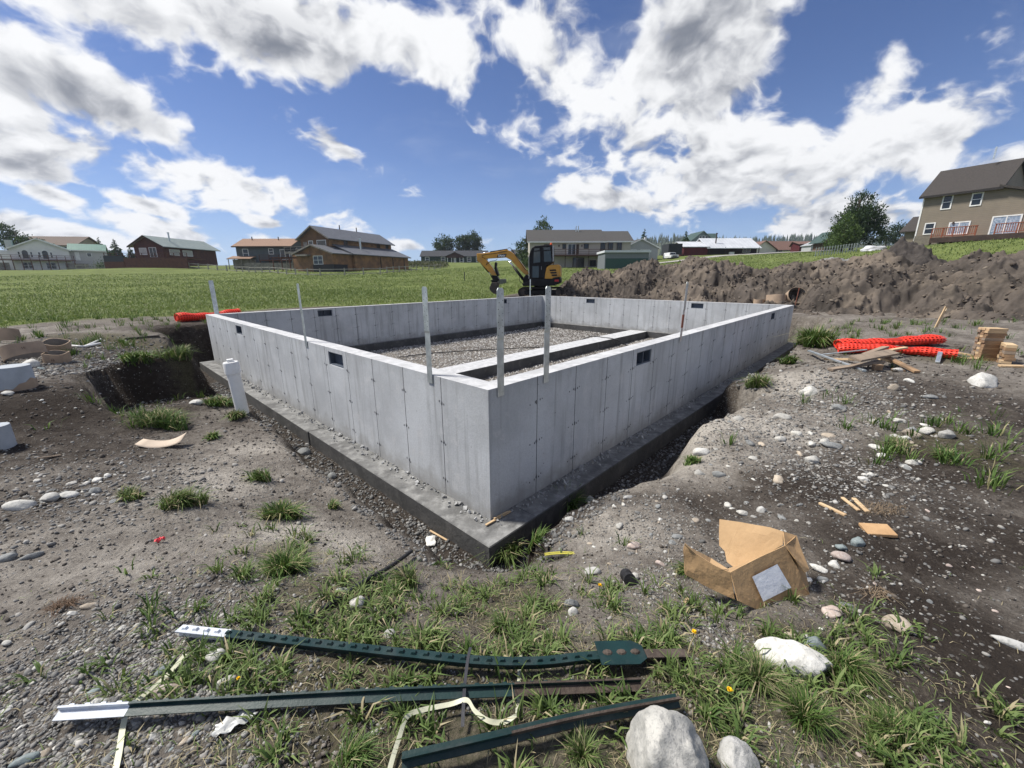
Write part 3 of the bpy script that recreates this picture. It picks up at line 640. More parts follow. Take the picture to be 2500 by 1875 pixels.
# dark red log house
log = M('red brown log wall', (.105, .040, .030), (.065, .028, .024), scale=1.5, rough=.8, stripes=('Z', 4, .5))
grg = M('grey green metal roof', (.26, .30, .28), (.21, .25, .235), scale=1., rough=.5, stripes=('Y', 2.2, .12))
h = House('house', 'dark red log cabin house with grey green roof and stovepipe', 337, 95, -3, 6.8, 15.5)
h.body(4.7, 1.9, 'y', log, grg, .8, tm=dark_w)
h.win('front', 1.3, 2.75, 1.5, 1.3, 'single', gm=M('drawn blind', (.5, .5, .48))); h.win('front', 3.6, 2.2, 1.5, 1.95, 'slider')
for a in (1.6, 5.2): h.win('right', a, 2.7, 2.6, 1.15, 'single', gm=M('drawn blind', (.5, .5, .48)))
h.door('right', 9.2, 2.0, .9, 2.0, brown_w)
st = MB(); st.lathe([(.16, 5.6), (.16, 7.6), (.24, 7.62), (.24, 7.8)], 10, Matrix.Translation((5, 4.2, 0))); st.build('stovepipe', galv, h.o)
h.deck(-2.0, 16.5, -5.2, -.3, 1.75, True, brown_w, None, 14)
h.part('fence_panel', brown_w, (2.5, 16.5, -5.45, -5.25, -1.0, 1.7)); h.part('skirt', M('dark skirting', (.05, .055, .065)), (-2.0, 2.5, -5.4, -5.25, -.8, 2.2))
h.part('skirt', brown_w, (-2.0, 2.5, -5.5, -5.4, -.8, 1.0))
# blue grey house with tan roof
h = House('house', 'blue grey two storey house with brown roof and small porch', 583, 94, 0, 12.0, 8)
bgs = M('blue grey siding', (.095, .115, .125), (.08, .098, .108), scale=.8, stripes=('Z', 5, .2))
tanr = M('tan shingle roof', (.29, .19, .13), (.22, .145, .105), scale=6, rough=.95)
h.body(4.9, 1.7, 'x', bgs, tanr, .6, tm=dark_w)
h.win('front', 1.5, 2.5, 1.1, 1.7, 'hung'); h.win('front', 7.3, 3.2, .9, 1.1, 'hung'); h.win('front', 9.8, 2.1, 1.9, 1.95, 'slider'); h.win('right', 2.5, 3.0, 2.2, 1.4, 'slider')
h.deck(6.0, 12.5, -2.0, 0, 1.9, True, brown_w, 0, 4)
pr = MB(); pr.prism([(-2.2, 2.0), (0, 2.6), (0, 2.75), (-2.2, 2.15)], -4.2, 1.0, Matrix.Rotation(R(90), 4, 'Z')); pr.build('porch_roof', tanr, h.o)
for x in (-.8, .6, 2.0, 3.4, 4.1): h.part('porch_post', grey_w, (x, x+.12, -2.1, -1.98, -.5, 2.0))
h.part('porch_wall', grey_w, (-.9, 4.2, -.4, -.3, -.5, 2.0)); h.part('fence_panel', grey_w, (3.5, 14, -3.5, -3.4, -1, 1.2))
for x in (2.0, 8.0): h.part('vent_pipe', dark_w, (x, x+.15, 3, 3.15, 6, 7.1))
# weathered barn house
barnw = M('weathered barn boards', (.30, .165, .085), (.17, .10, .065), scale=.9, rough=.9, stripes=('X', 3.2, .6), dirt=((.085, .065, .05), .65, .5), detail=7)
barny = M('weathered barn boards side', (.34, .19, .095), (.19, .11, .07), scale=.9, rough=.9, stripes=('Y', 3.2, .6), dirt=((.10, .075, .055), .5, .5), detail=7)
dkr = M('dark grey metal roof', (.14, .145, .155), (.10, .105, .115), scale=2, rough=.5, stripes=('Y', 2, .15))
h = House('barn_house', 'weathered brown barn house with stepped dark roofs and balcony', 742, 86, -22, 7.4, 19, cat='house')
h.body(6.1, 2.1, 'y', barny, dkr, .7, tm=grey_w)
h.body(3.3, 1.5, 'y', barny, dkr, .8, x0=7.4, x1=12.0, y0=1.5, y1=19, ridge_off=0, nm='lean_to_wall', rnm='lean_to_roof') if False else None
lt = MB(); lt.prism([(7.3, 4.75), (12.6, 2.75), (12.6, 2.93), (7.3, 4.95)], .8, 19.5); lt.build('lean_to_roof', dkr, h.o)
h.part('lean_to_wall', barny, (7.4, 12.0, 1.6, 19, -1.2, 2.85))
h.body(2.95, 1.45, 'y', barnw, dkr, .7, x0=2.2, x1=11.4, y0=-3.4, y1=1.5, tm=grey_w, nm='front_wall', rnm='front_roof')
h.part('dark_base', M('dark base cladding', (.035, .036, .04)), (6.3, 11.5, -3.5, -3.4, -1.2, .9), (11.4, 11.5, -3.5, 0, -1.2, .9))
h.win('front', 6.6, 1.0, 2.2, 1.4, 'cross', off=3.4); h.win('front', 4.4, 4.0, 2.2, 1.55, 'single'); h.win('front', 2.2, 3.5, 1.0, 2.0, 'single'); h.door('front', .7, 3.4, 1.0, 2.0, grey_w)
for a in (4.0, 14.0, 17.0): h.win('right', a, 4.95, .9, .75, 'slider', fm=brown_w)
h.deck(-1.8, 3.4, -2.6, 0, 3.35, True, grey_w, -.5, 4)
h.part('balcony_panel', M('dark panel', (.03, .03, .035)), (-1.7, 1.2, -2.52, -2.47, 3.5, 4.2))
h.part('awning', grey_w, (3.0, 6.0, -4.4, -3.5, 2.45, 2.75))
st = MB(); st.lathe([(.2, 4), (.2, 6.0), (.3, 6.05), (.3, 6.3)], 10, Matrix.Translation((9.3, 6.5, 0))); st.build('stovepipe', galv, h.o)
for x, y in ((12.9, 8), (12.9, 12), (12.9, 16)): h.part('porch_post', dark_w, (x, x+.15, y, y+.15, -1, 2.6))
for y in (7, 12): h.part('vent_pipe', dark_w, (3.6, 3.75, y, y+.15, 8, 9.2))
pg = MB()
for k in range(6): pg.box(-3.4+k*.9, -3.3+k*.9, -4.6, -1.4, 2.2, 2.35)
tag(pg.build('pergola_slats', brown_w, h.o), None, None, None, 'stuff')
for x in (-3.3, -.9, 1.3): h.part('pergola_post', brown_w, (x, x+.14, -4.4, -4.26, -1, 2.2))
h.part('lower_wall', barnw, (-3.4, 2.2, .4, .5, -1, 3.1))
# long dark green ranch house
dgs = M('dark green siding', (.030, .052, .047), (.025, .043, .04), scale=.5, stripes=('Z', 4, .2))
blk_r = M('charcoal shingle roof', (.052, .054, .060), (.040, .042, .048), scale=3, rough=.95)
h = House('ranch_house', 'long low dark green ranch house with charcoal roof below round pines', 1029, 186, 0, 29, 9, cat='house')
h.body(2.7, 2.4, 'x', dgs, blk_r, .5)
h.body(2.6, 1.5, 'y', M('dark red gable', (.07, .035, .03)), blk_r, .5, x0=11.5, x1=19, y0=-1.6, y1=.5, z0=1.9, nm='porch_gable', rnm='porch_roof')
for x in (11.8, 13.6, 15.2, 17.2, 18.6): h.part('porch_post', white_t, (x, x+.22, -1.5, -1.3, -.3, 1.9))
for a in (2.0, 9.0, 17.3, 20.5, 24.5): h.win('front', a, .4, 1.5, 1.8, 'hung', fr=.18)
h.door('front', 14.4, 0, 1.1, 2.1, white_t)
h = House('house', 'low dark house with grey roof glimpsed just left of the excavator cab', 1250, 176, 0, 9, 9)
h.body(3.0, 2.0, 'x', M('dark grey siding', (.06, .06, .065)), blk_r, .5); h.win('front', 3.4, .7, 1.3, 1.3, 'single')
# long beige house with deck
bei = M('beige lap siding', (.44, .41, .355), (.40, .37, .325), scale=.7, stripes=('Z', 5, .14))
gry_r = M('grey shingle roof', (.078, .075, .071), (.060, .058, .056), scale=5, rough=.95)
h = House('house', 'long beige two storey house with grey roof and timber deck', 1293, 87, 0, 20.8, 10)
h.body(5.55, 2.5, 'x', bei, gry_r, .6, x1=15.0, tm=white_t); h.body(5.55, 2.2, 'x', bei, gry_r, .5, x0=15.0, x1=20.8, y0=.3, y1=9.6, tm=white_t)
h.win('front', 6.8, 4.1, .55, .75, 'hung', fm=dark_w); h.win('front', 7.9, 2.9, 1.5, 2.0, 'slider'); h.door('front', 9.2, 2.9, .9, 2.0, dark_w); h.win('front', 11.2, 4.1, .8, .8, 'hung', fm=dark_w)
for a in (14.6, 16.2, 18.0): h.win('front', a, 3.7, .8, 1.4, 'slider', fm=dark_w, off=.0)
h.win('front', 3.0, 3.6, 1.2, 1.2, 'hung', fm=dark_w)
h.win('front', 9.0, .2, 2.2, 2.0, 'slider', fm=dark_w); h.win('front', 12.5, .6, 1.2, 1.1, 'slider', fm=dark_w)
h.deck(4.6, 16.5, -2.6, 0, 2.75, True, M('red brown deck', (.12, .06, .045), (.09, .05, .04)), -.3, 6, pm=dark_w)
for x in (9.9, 10.4): h.part('vent_pipe', galv, (x, x+.18, 4, 4.18, 7.5, 8.9))
for x in (5.9, 10.6): h.part('wall_lamp', dark_w, (x, x+.18, -.15, 0, 4.4, 4.8))
h = House('garage', 'low metal shed with green door and white roof edge before the beige house', 1476, 72, 0, 7.5, 6, cat='garage')
h.part('wall', M('corrugated grey cladding', (.20, .22, .235), (.17, .19, .205), stripes=('X', 4, .3)), (0, 7.5, 0, 6, -1, 2.75))
h.part('roof', M('white metal roof', (.62, .64, .66), (.54, .56, .58), scale=.8, rough=.5), (-.2, 7.7, -.4, 6.3, 2.75, 3.1)); h.door('front', .15, -.6, 7.2, 2.4, M('green garage door', (.050, .095, .085), (.045, .085, .075)))
h = House('house', 'small grey house with white windows beside the long beige house', 1520, 103, 4, 8.6, 12)
h.body(3.7, 2.0, 'y', M('grey siding', (.36, .37, .38), (.32, .33, .34), scale=.7, stripes=('Z', 5, .15)), gry_r, .4, tm=white_t)
for a in (1.0, 4.3): h.win('front', a, 1.7, 2.1, 1.5, 'cross')
h.part('chimney', white_t, (7.0, 7.5, 5, 5.5, 4.5, 6.6))
# red barn with pale metal roof
redb = M('dark red barn boards', (.11, .018, .022), (.085, .016, .02), scale=1, stripes=('X', 3, .35))
wmr = M('pale standing seam roof', (.56, .58, .60), (.47, .49, .51), scale=.5, rough=.45, stripes=('X', 1.1, .3))
h = House('barn', 'long low dark red barn with pale metal roof and shaded porch', 1668.5, 110, 0, 19.6, 10, cat='barn')
h.body(2.3, 1.5, 'x', redb, wmr, .4, x1=6.2, y0=.6, y1=10); h.body(2.6, 2.1, 'x', M('dark porch boards', (.03, .022, .025)), wmr, 1.6, x0=6.2, x1=19.6, y0=1.6, y1=10, ovx=.4)
for x in (6.3, 10.5, 15, 19.3): h.part('porch_post', dark_w, (x, x+.16, .2, .36, -.5, 2.2))
h.win('front', 16, 1.0, 1.8, 1.0, 'slider', off=-1.6); h.door('front', 11.5, 0, 1.0, 2.0, dark_w, off=-1.6); h.part('bench', white_t, (11.9, 13.2, .5, .9, 0, 1.0))
st = MB(); st.lathe([(.15, 3), (.15, 5.6), (.25, 5.65), (.25, 5.9)], 10, Matrix.Translation((9.1, 2.8, 0))); st.build('stovepipe', dark_w, h.o)
# blue green house behind the barn
h = House('house', 'blue green gambrel house with green roof rising behind the red barn', 1682, 150, 0, 11, 10)
bg2 = M('blue green siding', (.20, .245, .25), (.17, .21, .215), scale=.6); dgr = M('dark green metal roof', (.05, .085, .078), (.04, .068, .062), scale=1)
h.body(5.0, 3.0, 'y', bg2, dgr, .4, x1=7.5, tm=bg2); h.body(5.6, 1.9, 'x', bg2, dgr, .3, x0=5.0, x1=9.8, y0=1.5, y1=7)
for a in (2.6, 3.7, 4.8): h.win('front', a, 5.4, .7, 1.0, 'single')
dm = MB(); dm.prism([(2.4, 3.9), (6.8, 3.9), (6.1, 5.0), (2.9, 5.0)], -1.3, -.05); dm.build('porch_roof', dgr, h.o)
# white stucco house with brown roof
h = House('house', 'white stucco house with wide brown gable roof beyond the road', 1830, 140, 0, 8.0, 9)
stc = M('white stucco', (.66, .63, .56), (.60, .57, .51), scale=.6); brr = M('red brown shingle roof', (.17, .10, .078), (.135, .082, .066), scale=3)
h.body(1.3, 2.7, 'y', stc, brr, .7); h.body(1.6, 2.7, 'x', stc, brr, .5, x0=8.0, x1=17.0, y0=2.6, y1=9.5)
for a in (8.6, 10.6): h.win('front', a, .2, 1.2, 1.1, 'hung', off=-2.6)
h = House('shed', 'small dark red shed with mono pitch roof right of the stucco house', 1944, 128, 0, 5.0, 4, cat='shed')
h.body(2.2, .9, 'x', redb, brr, .4, ridge_off=.8)
h = House('shed', 'small pale gabled shed with dark doorway near the cabin', 1972, 122, 0, 4.6, 4, cat='shed')
h.body(1.7, 1.0, 'y', M('pale shed boards', (.45, .46, .47)), M('grey sheet roof', (.35, .37, .38)), .3, tm=dark_w); h.win('front', 1.3, .4, 1.2, 1.0, 'single', fm=dark_w)
h = House('cabin', 'brown timber cabin with green roof beside the big tree', 2003, 108, 0, 4.6, 4, cat='cabin')
h.body(2.6, 2.0, 'y', M('cabin logs', (.12, .075, .05), (.085, .055, .04), stripes=('Z', 3, .4)), dgr, .8, tm=brown_w); h.win('front', 1.5, .6, 1.6, 1.2, 'slider', fm=brown_w)
# tan house on the rise at the right
TX, TY = aty(2240, 600, 52)[:2]
h = House('house', 'big tan two storey house with dark shingle roof, white windows and red deck', 2217, 52, math.degrees(math.atan2(-.88, .47)), 7.2, 9, z=gz(TX, TY)+.15)
tans = M('tan lap siding', (.235, .20, .155), (.205, .175, .137), scale=.8, rough=.75, stripes=('Z', 5.2, .35)); shg = M('brown grey shingles', (.062, .055, .050), (.042, .038, .036), scale=9, rough=.95, bump=.3)
h.body(5.65, 2.9, 'x', tans, shg, .45, x1=6.0, ridge_off=.42, z0=-.8, ovx=.35, tm=M('dark fascia', (.03, .027, .027)))
wr = MB(); wr.prism([(6.0, 5.5), (12.6, 3.3), (12.6, 3.5), (6.0, 5.72)], -.5, 9); wr.build('wing_roof', shg, h.o)
wf_ = MB(); wf_.prism([(6.0, -.8), (12.3, -.8), (12.3, 3.3), (6.0, 5.45)], .004, 8.5); wf_.build('wing_wall', tans, h.o)
h.part('stone_base', M('weathered skirting', (.19, .17, .135), (.14, .125, .10), scale=4), (-.03, 2.6, -.04, 0, -.8, 1.05), (-.04, 0, -.04, 9, -.8, 1.05))
h.part('corner_board', white_t, (-.05, .06, -.05, -.002, 1.05, 5.6))
blind = M('half drawn blind', (.55, .57, .60))
for (a, z, w_, h_, stl) in ((1.75, 3.9, .66, 1.35, 'hung'), (4.1, 3.95, .68, 1.15, 'hung'), (.75, 1.25, .72, 1.1, 'hung')): h.win('front', a, z, w_, h_, stl, fr=.11)
h.win('front', 2.85, 1.05, 1.5, 1.15, 'slider', fr=.12, gm=M('curtained glass', (.16, .22, .30), (.42, .47, .55), scale=6, rough=.2)); h.win('front', 6.15, .45, 1.9, 2.0, 'slider', fr=.12, gm=M('curtained glass', (.16, .22, .30)), off=.01)
rd = M('red cedar deck', (.27, .085, .045), (.20, .065, .04), scale=3)
h.deck(2.0, 5.6, -2.0, -.06, .62, True, rd, -.9, 5, bal=.16, pm=dark_w); h.deck(6.9, 11.5, -2.0, -.06, .62, True, rd, -.9, 4, bal=.16, pm=dark_w); h.part('deck_skirt', dark_w, (2.0, 12, -2.04, -2.0, .05, .6))
h.part('vent_pipe', galv, (4.0, 4.12, 3.0, 3.12, 9.0, 10.2)); h.part('wall_lamp', dark_w, (3.0, 3.15, -.14, -.002, 2.1, 2.35))
h.part('downpipe', white_t, (-.22, -.12, .4, .5, 0, 5.4))
q = aty(2192, 590, 60)
h = House('garage', 'small tan garage with dark hipped roof set back beside the tan house', 2190, 62, math.degrees(math.atan2(-.88, .47)), 4.5, 6, z=gz(q[0], q[1])-.3, cat='garage')
h.body(2.9, 1.9, 'x', tans, shg, .5, z0=-1)
# ------------------------------------------------------------------ split rail fence along the far edge of the meadow
fpx = [(188, 96), (260, 95), (340, 93), (420, 91), (510, 88), (578, 84), (640, 78), (721, 71), (781, 68.5), (841, 68), (887, 69.5), (928, 72), (975, 80), (1017, 90), (1075, 100)]
fpts = [np.array([*aty(px, 662, Y)[:2], 0]) for px, Y in fpx]
sm = []
for a, b in zip(fpts[:-1], fpts[1:]):
    k = max(1, int(round(np.linalg.norm(b-a)/2.9)))
    for i in range(k): sm.append(a+(b-a)*i/k)
sm.append(fpts[-1])
fo = thing('split_rail_fence', 'weathered grey timber rail fence along the far edge of the meadow', 'fence', (0, 0, 0))
fw = M('fence timber', (.36, .34, .30), (.25, .235, .21), scale=2)
for i, p in enumerate(sm):
    z = gz(p[0], p[1]); p[2] = z; b = MB(); b.box(-.075, .075, -.075, .075, -.4, 1.18); o = b.build('post', fw, fo); o.location = (p[0], p[1], z)
for a, b_ in zip(sm[:-1], sm[1:]):
    for hh in (.25, .98): b = MB(); b.beam((a[0], a[1], a[2]+hh+rng.normal(0, .03)), (b_[0], b_[1], b_[2]+hh+rng.normal(0, .03)), .07, .11); b.build('rail', fw, fo)
# wire mesh fence with timber posts in front of the big tree
wf = thing('wire_fence', 'low wire fence with thin stakes in front of the green cabin', 'fence', (0, 0, 0))
for i in range(16):
    px = 1990+i*6.5; q = aty(px, 625, 62); z = gz(q[0], q[1]); b = MB(); b.box(-.05, .05, -.03, .03, -.3, 1.25); o = b.build('picket', M('pale pickets', (.33, .37, .36)), wf); o.location = (q[0], q[1], z)
a = aty(1990, 625, 62); c = aty(2090, 625, 62); b = MB()
for hh in (.3, .7, 1.15): b.beam((a[0], a[1]+.06, gz(a[0], a[1])+hh), (c[0], c[1]+.06, gz(c[0], c[1])+hh), .02, .03)
tag(b.build('fence_wire', galv, wf), None, None, None, 'stuff')
# country road beyond the heaps
rp = [aty(px, 615, Y)[:2] for px, Y in ((1560, 88), (1640, 89), (1760, 92), (1900, 94), (2000, 94), (2060, 95), (2200, 98))]
b = MB(); vs_ = []
for (x, y) in rp:
    for dy in (-2.2, -1, 1, 2.2): vs_.append((x, y+dy, gz(x, y+dy)+.10))
b.add(vs_, [(i*4+k, i*4+4+k, i*4+5+k, i*4+1+k) for i in range(len(rp)-1) for k in range(3)])
tag(b.build('road', M('gravel road', (.34, .325, .30), (.28, .27, .25), scale=.5)), 'pale gravel road passing in front of the barn', None, None, 'structure')
# ------------------------------------------------------------------ spoil heaps
heap_m = M('excavated soil', (.112, .095, .081), (.047, .041, .036), scale=.9, rough=.98, bump=1., bscale=6, detail=12, dirt=((.20, .165, .13), .8, .55), spec=.1, coords='World')
dark_heap = M('dark topsoil', (.075, .066, .060), (.045, .040, .037), scale=3, rough=.98, bump=.9, bscale=6, detail=9, spec=.1, coords='World')
grey_heap = M('grey gravel heap', (.24, .235, .225), (.17, .168, .16), scale=5, rough=.98, bump=.8, bscale=10, detail=9, spec=.1, coords='World')
CR = [(1350,718,23.6),(1368,690,24.2),(1400,652,25.5),(1428,650,26),(1456,659,25.5),(1498,661,25),(1540,644,25),(1582,627,25),(1605,638,24.6),(1630,648,24.2),(1664,640,23.8),(1690,627,23.4),(1712,627,23),(1750,635,22.5),(1792,637,22),(1809,632,21.6),(1848,637,21),(1880,638,20.5),(1936,632,20),(2006,635,19),(2076,627,18.5),(2160,624,17.5),(2244,632,16.5),(2300,627,16),(2356,607,15.5),(2413,592,15),(2452,589,14.7),(2500,600,14.3),(2600,603,13.5),(2760,650,12.0),(2900,700,11)]
cpts = np.array([aty(*c) for c in CR])-np.array([0, 0, .20]); cs = np.concatenate([[0], np.cumsum(np.linalg.norm(np.diff(cpts[:, :2], axis=0), axis=1))])
NS, NTT = 640, 170
sv = np.linspace(0, cs[-1], NS); cx_, cy_, cz_ = (np.interp(sv, cs, cpts[:, k]) for k in range(3))
foot = []
for (px, py, Y) in CR:
    d = ray(px, 700)[:2]; d = d/np.linalg.norm(d); c = aty(px, py, Y)[:2]
    den = d@U2; t = ((L2+1.5)-((-A2)@U2))/den if den > .05 else 99
    uu, vv = uv(*(d*t)); tg = np.linalg.norm(c)
    if px > 1890 or vv < .6: f_ = gp(px, 768+(px-1890)*.03); t = math.hypot(f_.x, f_.y)
    foot.append(tg-min(t, tg-1.5))
fl = np.interp(sv, cs, np.convolve(np.pad(foot, 1, 'edge'), [.25, .5, .25], 'valid'))
tt = np.concatenate([np.linspace(-1, 0, 140), np.linspace(0, 1, 51)[1:]])
dirx, diry = cx_/np.hypot(cx_, cy_), cy_/np.hypot(cx_, cy_)
T_ = tt[None, :]; dist = np.where(T_ < 0, T_*fl[:, None], T_*5.5)
hx = cx_[:, None]+dirx[:, None]*dist; hy = cy_[:, None]+diry[:, None]*dist
hx = hx+.3*fbm(hx/1.7, hy/1.7, 3, 301); hy = hy+.3*fbm(hx/1.7+9, hy/1.7, 3, 302)
g0 = height(hx.ravel(), hy.ravel()).reshape(hx.shape)
at = np.abs(T_); prof = np.where(T_ < 0, (1-at)**1.25*.75+.25*(1-ss(0, 1, at)), 1-ss(0, 1, at))
rid = 1-np.abs(fbm(hx/1.9, hy/1.9, 4, 310)); rid2 = 1-np.abs(fbm(hx/.6, hy/.6, 4, 312))
env = ss(0, .25, 1-at)*ss(0, 1.5, sv)[:, None]*ss(0, 1.5, sv[-1]-sv)[:, None]; crest_env = 1-.55*np.exp(-(at/.12)**2)
lump = ((rid-.78)*1.7+(fbm(hx/2.6, hy/2.6, 3, 315))*1.1)*crest_env+(rid2-.78)*1.0+.26*(np.abs(fbm(hx/.30, hy/.30, 3, 316)))-.12+.13*np.abs(fbm(hx/.13, hy/.13, 2, 318))
hz_ = g0-.04*(1-env)-.03+(cz_[:, None]-g0)*prof*ss(0, .6, sv)[:, None]+lump*env*.62
hf = (np.arange(NS-1)[:, None]*len(tt)+np.arange(len(tt)-1)[None, :]); hf = np.stack([hf, hf+len(tt), hf+len(tt)+1, hf+1], -1).reshape(-1, 4)
hm_ = mesh_np('spoil_heap', np.stack([hx.ravel(), hy.ravel(), hz_.ravel()], 1), hf, heap_m, smooth=True)
tag(link(bpy.data.objects.new('spoil_heap', hm_)), 'long lumpy ridge of excavated brown soil behind the foundation', 'dirt heap')
def pile(name, label, px, py, Y, rx, ry, hh, mat, seed, cat='dirt heap', peaks=()):
    q = aty(px, py, Y); n = 90; a = np.linspace(-1.15, 1.15, n); X, Yg = np.meshgrid(a, a); x = q[0]+X*rx; y = q[1]+Yg*ry
    r_ = np.hypot(X, Yg)+.18*fbm(X*2, Yg*2, 3, seed); z = hh*np.clip(1-r_, 0, 1)**.9
    for (ax_, ay_, ar, ah) in peaks: z = np.maximum(z, ah*np.clip(1-np.hypot(X-ax_, Yg-ay_)/ar, 0, 1)**.8)
    e = ss(0, .2, z/hh); z = z+e*hh*(.22*fbm(X*3, Yg*3, 4, seed+1)+.10*fbm(X*9, Yg*9, 3, seed+2)+.05*fbm(X*25, Yg*25, 2, seed+4))
    z0 = height(x.ravel(), y.ravel()).reshape(x.shape); V = np.stack([x.ravel(), y.ravel(), (z0-.1+z).ravel()], 1)
    f = (np.arange(n-1)[:, None]*n+np.arange(n-1)[None, :]); f = np.stack([f, f+1, f+n+1, f+n], -1).reshape(-1, 4)
    tag(link(bpy.data.objects.new(name, mesh_np(name, V, f, mat, smooth=True))), label, cat)
q = aty(2205, 582, 27); TOPH = q[2]-gz(q[0], q[1])
pile('soil_heap', 'steep dark topsoil heap between the big tree and the tan house', 2205, 640, 27, 2.7, 2.6, TOPH, dark_heap, 401, peaks=((-.15, 0, .62, TOPH*1.1), (.7, -.1, .5, TOPH*.5)))
q = aty(2030, 623, 42); TOPG = max(.6, q[2]-gz(q[0], q[1]))
pile('gravel_heap', 'low pale grey gravel heap in the grass left of the dark topsoil heap', 2030, 640, 42, 2.6, 2.4, TOPG, grey_heap, 411, 'gravel heap')
# ------------------------------------------------------------------ foliage
def leaf_mat(name, a, b, c=None):
    m = bpy.data.materials.new(name); m.use_nodes = True; t = NT(m.node_tree); t.n.clear()
    at_ = t.node('ShaderNodeAttribute', attribute_name='tone').outputs['Fac']
    col = t.mix(at_, a, b)
    if c: col = t.mix(t.rng(at_, .86, .90), col, c)
    d = t.node('ShaderNodeBsdfPrincipled', {'Base Color': col, 'Roughness': .6}); d.inputs['Specular IOR Level'].default_value = .25
    tr = t.node('ShaderNodeBsdfTranslucent', {'Color': t.mix(.5, col, (.10, .16, .02))})
    mx = t.node('ShaderNodeMixShader', {0: .22, 1: d.outputs[0], 2: tr.outputs[0]})
    t.l.new(mx.outputs[0], t.node('ShaderNodeOutputMaterial').inputs[0]); return m
LF_dark = leaf_mat('dark evergreen foliage', (.022, .045, .022), (.050, .085, .036)); LF_mid = leaf_mat('mid green foliage', (.030, .060, .020), (.075, .120, .038)); LF_light = leaf_mat('light green foliage', (.050, .090, .024), (.115, .170, .050)); LF_far = leaf_mat('far conifer foliage', (.030, .052, .036), (.058, .085, .055))
bark = M('bark', (.10, .075, .055), (.06, .047, .036), scale=8, rough=.95, bump=.5)
def quads(cen, dirs, L, W, r_):
    """leaf-sized diamonds at cen pointing along dirs"""
    n = len(cen); d = dirs/np.linalg.norm(dirs, axis=1, keepdims=True); a = np.cross(d, r_.normal(size=(n, 3))); a /= np.linalg.norm(a, axis=1, keepdims=True)
    L = np.broadcast_to(np.asarray(L), (n,))[:, None]; W = np.broadcast_to(np.asarray(W), (n,))[:, None]
    V = np.stack([cen-d*L*.5, cen+a*W*.5, cen+d*L*.5, cen-a*W*.5], 1).reshape(-1, 3)
    return V, np.arange(n*4).reshape(-1, 4)
def leafy(name, label, px, Y, hgt, crowns, nclump, per, leaf, mat, tr=.16, up=.3, seed=1, group=None, spread=.55, cat='tree', zoff=0.):
    r_ = np.random.default_rng(seed); q = aty(px, 650, Y); z = gz(q[0], q[1])+zoff
    o = thing(name, label, cat, (q[0], q[1], z), 0, group)
    pts = []; tone = []; dirs = []
    for _ in range(nclump):
        c = crowns[r_.choice(len(crowns), p=np.array([k[3]*k[4]*k[5] for k in crowns])/sum(k[3]*k[4]*k[5] for k in crowns))]
        v = r_.normal(size=3); v /= np.linalg.norm(v); rr = r_.uniform(.35, 1.0)**.6
        cc = np.array(c[:3])+v*rr*np.array(c[3:6]); k = max(3, int(per*r_.uniform(.5, 1.5)))
        d = v+np.array([0, 0, up])
        pts.append(cc+r_.normal(size=(k, 3))*spread*np.array([1, 1, .7])); dirs.append(d+r_.normal(size=(k, 3))*.6); tone.append(np.clip(np.full(k, r_.uniform(0, .8))+r_.normal(0, .15, k), 0, 1))
    P_ = np.concatenate(pts); n = len(P_); V, f = quads(P_, np.concatenate(dirs), leaf*r_.uniform(.7, 1.5, n), leaf*.5*r_.uniform(.7, 1.3, n), r_)
    link(bpy.data.objects.new('crown', mesh_np('crown', V, f, mat, {'tone': ('FACE', np.concatenate(tone))})), o)
    b = MB(); tz = max(c[2] for c in crowns); b.tube([(0, 0, -.3), (.05, 0, tz*.3), (-.05, .05, tz*.6), (0, 0, tz)], [tr*1.3, tr, tr*.7, tr*.3], 7)
    for c in crowns[:6]: b.tube([(0, 0, tz*.25), (c[0]*.5, c[1]*.5, c[2]*.7), (c[0], c[1], c[2])], [tr*.6, tr*.4, tr*.15], 5)
    b.build('trunk', bark, o, smooth=True); return o
def conifer(label, px, Y, hgt, rad, mat=None, seed=1, group=None, name='conifer', dens=1.):
    r_ = np.random.default_rng(seed); q = aty(px, 650, Y); z = gz(q[0], q[1]); o = thing(name, label, 'tree', (q[0], q[1], z), 0, group); mat = mat or LF_dark
    P_ = []; D_ = []; Lq = []
    for zz in np.arange(hgt*.08, hgt, hgt/26):
        rr = rad*(1-zz/hgt)**.85*r_.uniform(.75, 1.15); k = int((6+8*(1-zz/hgt))*dens)
        for a in r_.uniform(0, 2*math.pi, k):
            for f_ in (.35, .65, .95): P_.append((math.cos(a)*rr*f_, math.sin(a)*rr*f_, zz-rr*f_*.25)); D_.append((math.cos(a), math.sin(a), -.25)); Lq.append(rr*.55+.15)
    P_ = np.array(P_)+r_.normal(0, .06, (len(P_), 3)); n = len(P_); V, f = quads(P_, np.array(D_)+r_.normal(0, .25, (n, 3)), np.array(Lq), np.array(Lq)*.55, r_)
    link(bpy.data.objects.new('crown', mesh_np('crown', V, f, mat, {'tone': ('FACE', r_.uniform(0, 1, n))})), o)
    b = MB(); b.tube([(0, 0, -.3), (0, 0, hgt*.97)], [rad*.09, .03], 6); b.build('trunk', bark, o)
leafy('tree', 'dark bushy tree behind the white house, airy on its left side', 62, 118, 12, [(1.5, 0, 6.5, 5.0, 3, 2.6), (-3.5, 0, 10.0, 2.6, 2, 2.2), (-1.5, 0, 8.0, 3, 2, 2), (5.5, 0, 5.3, 3, 2, 1.6)], 260, 16, .55, LF_dark, .3, .3, 3)
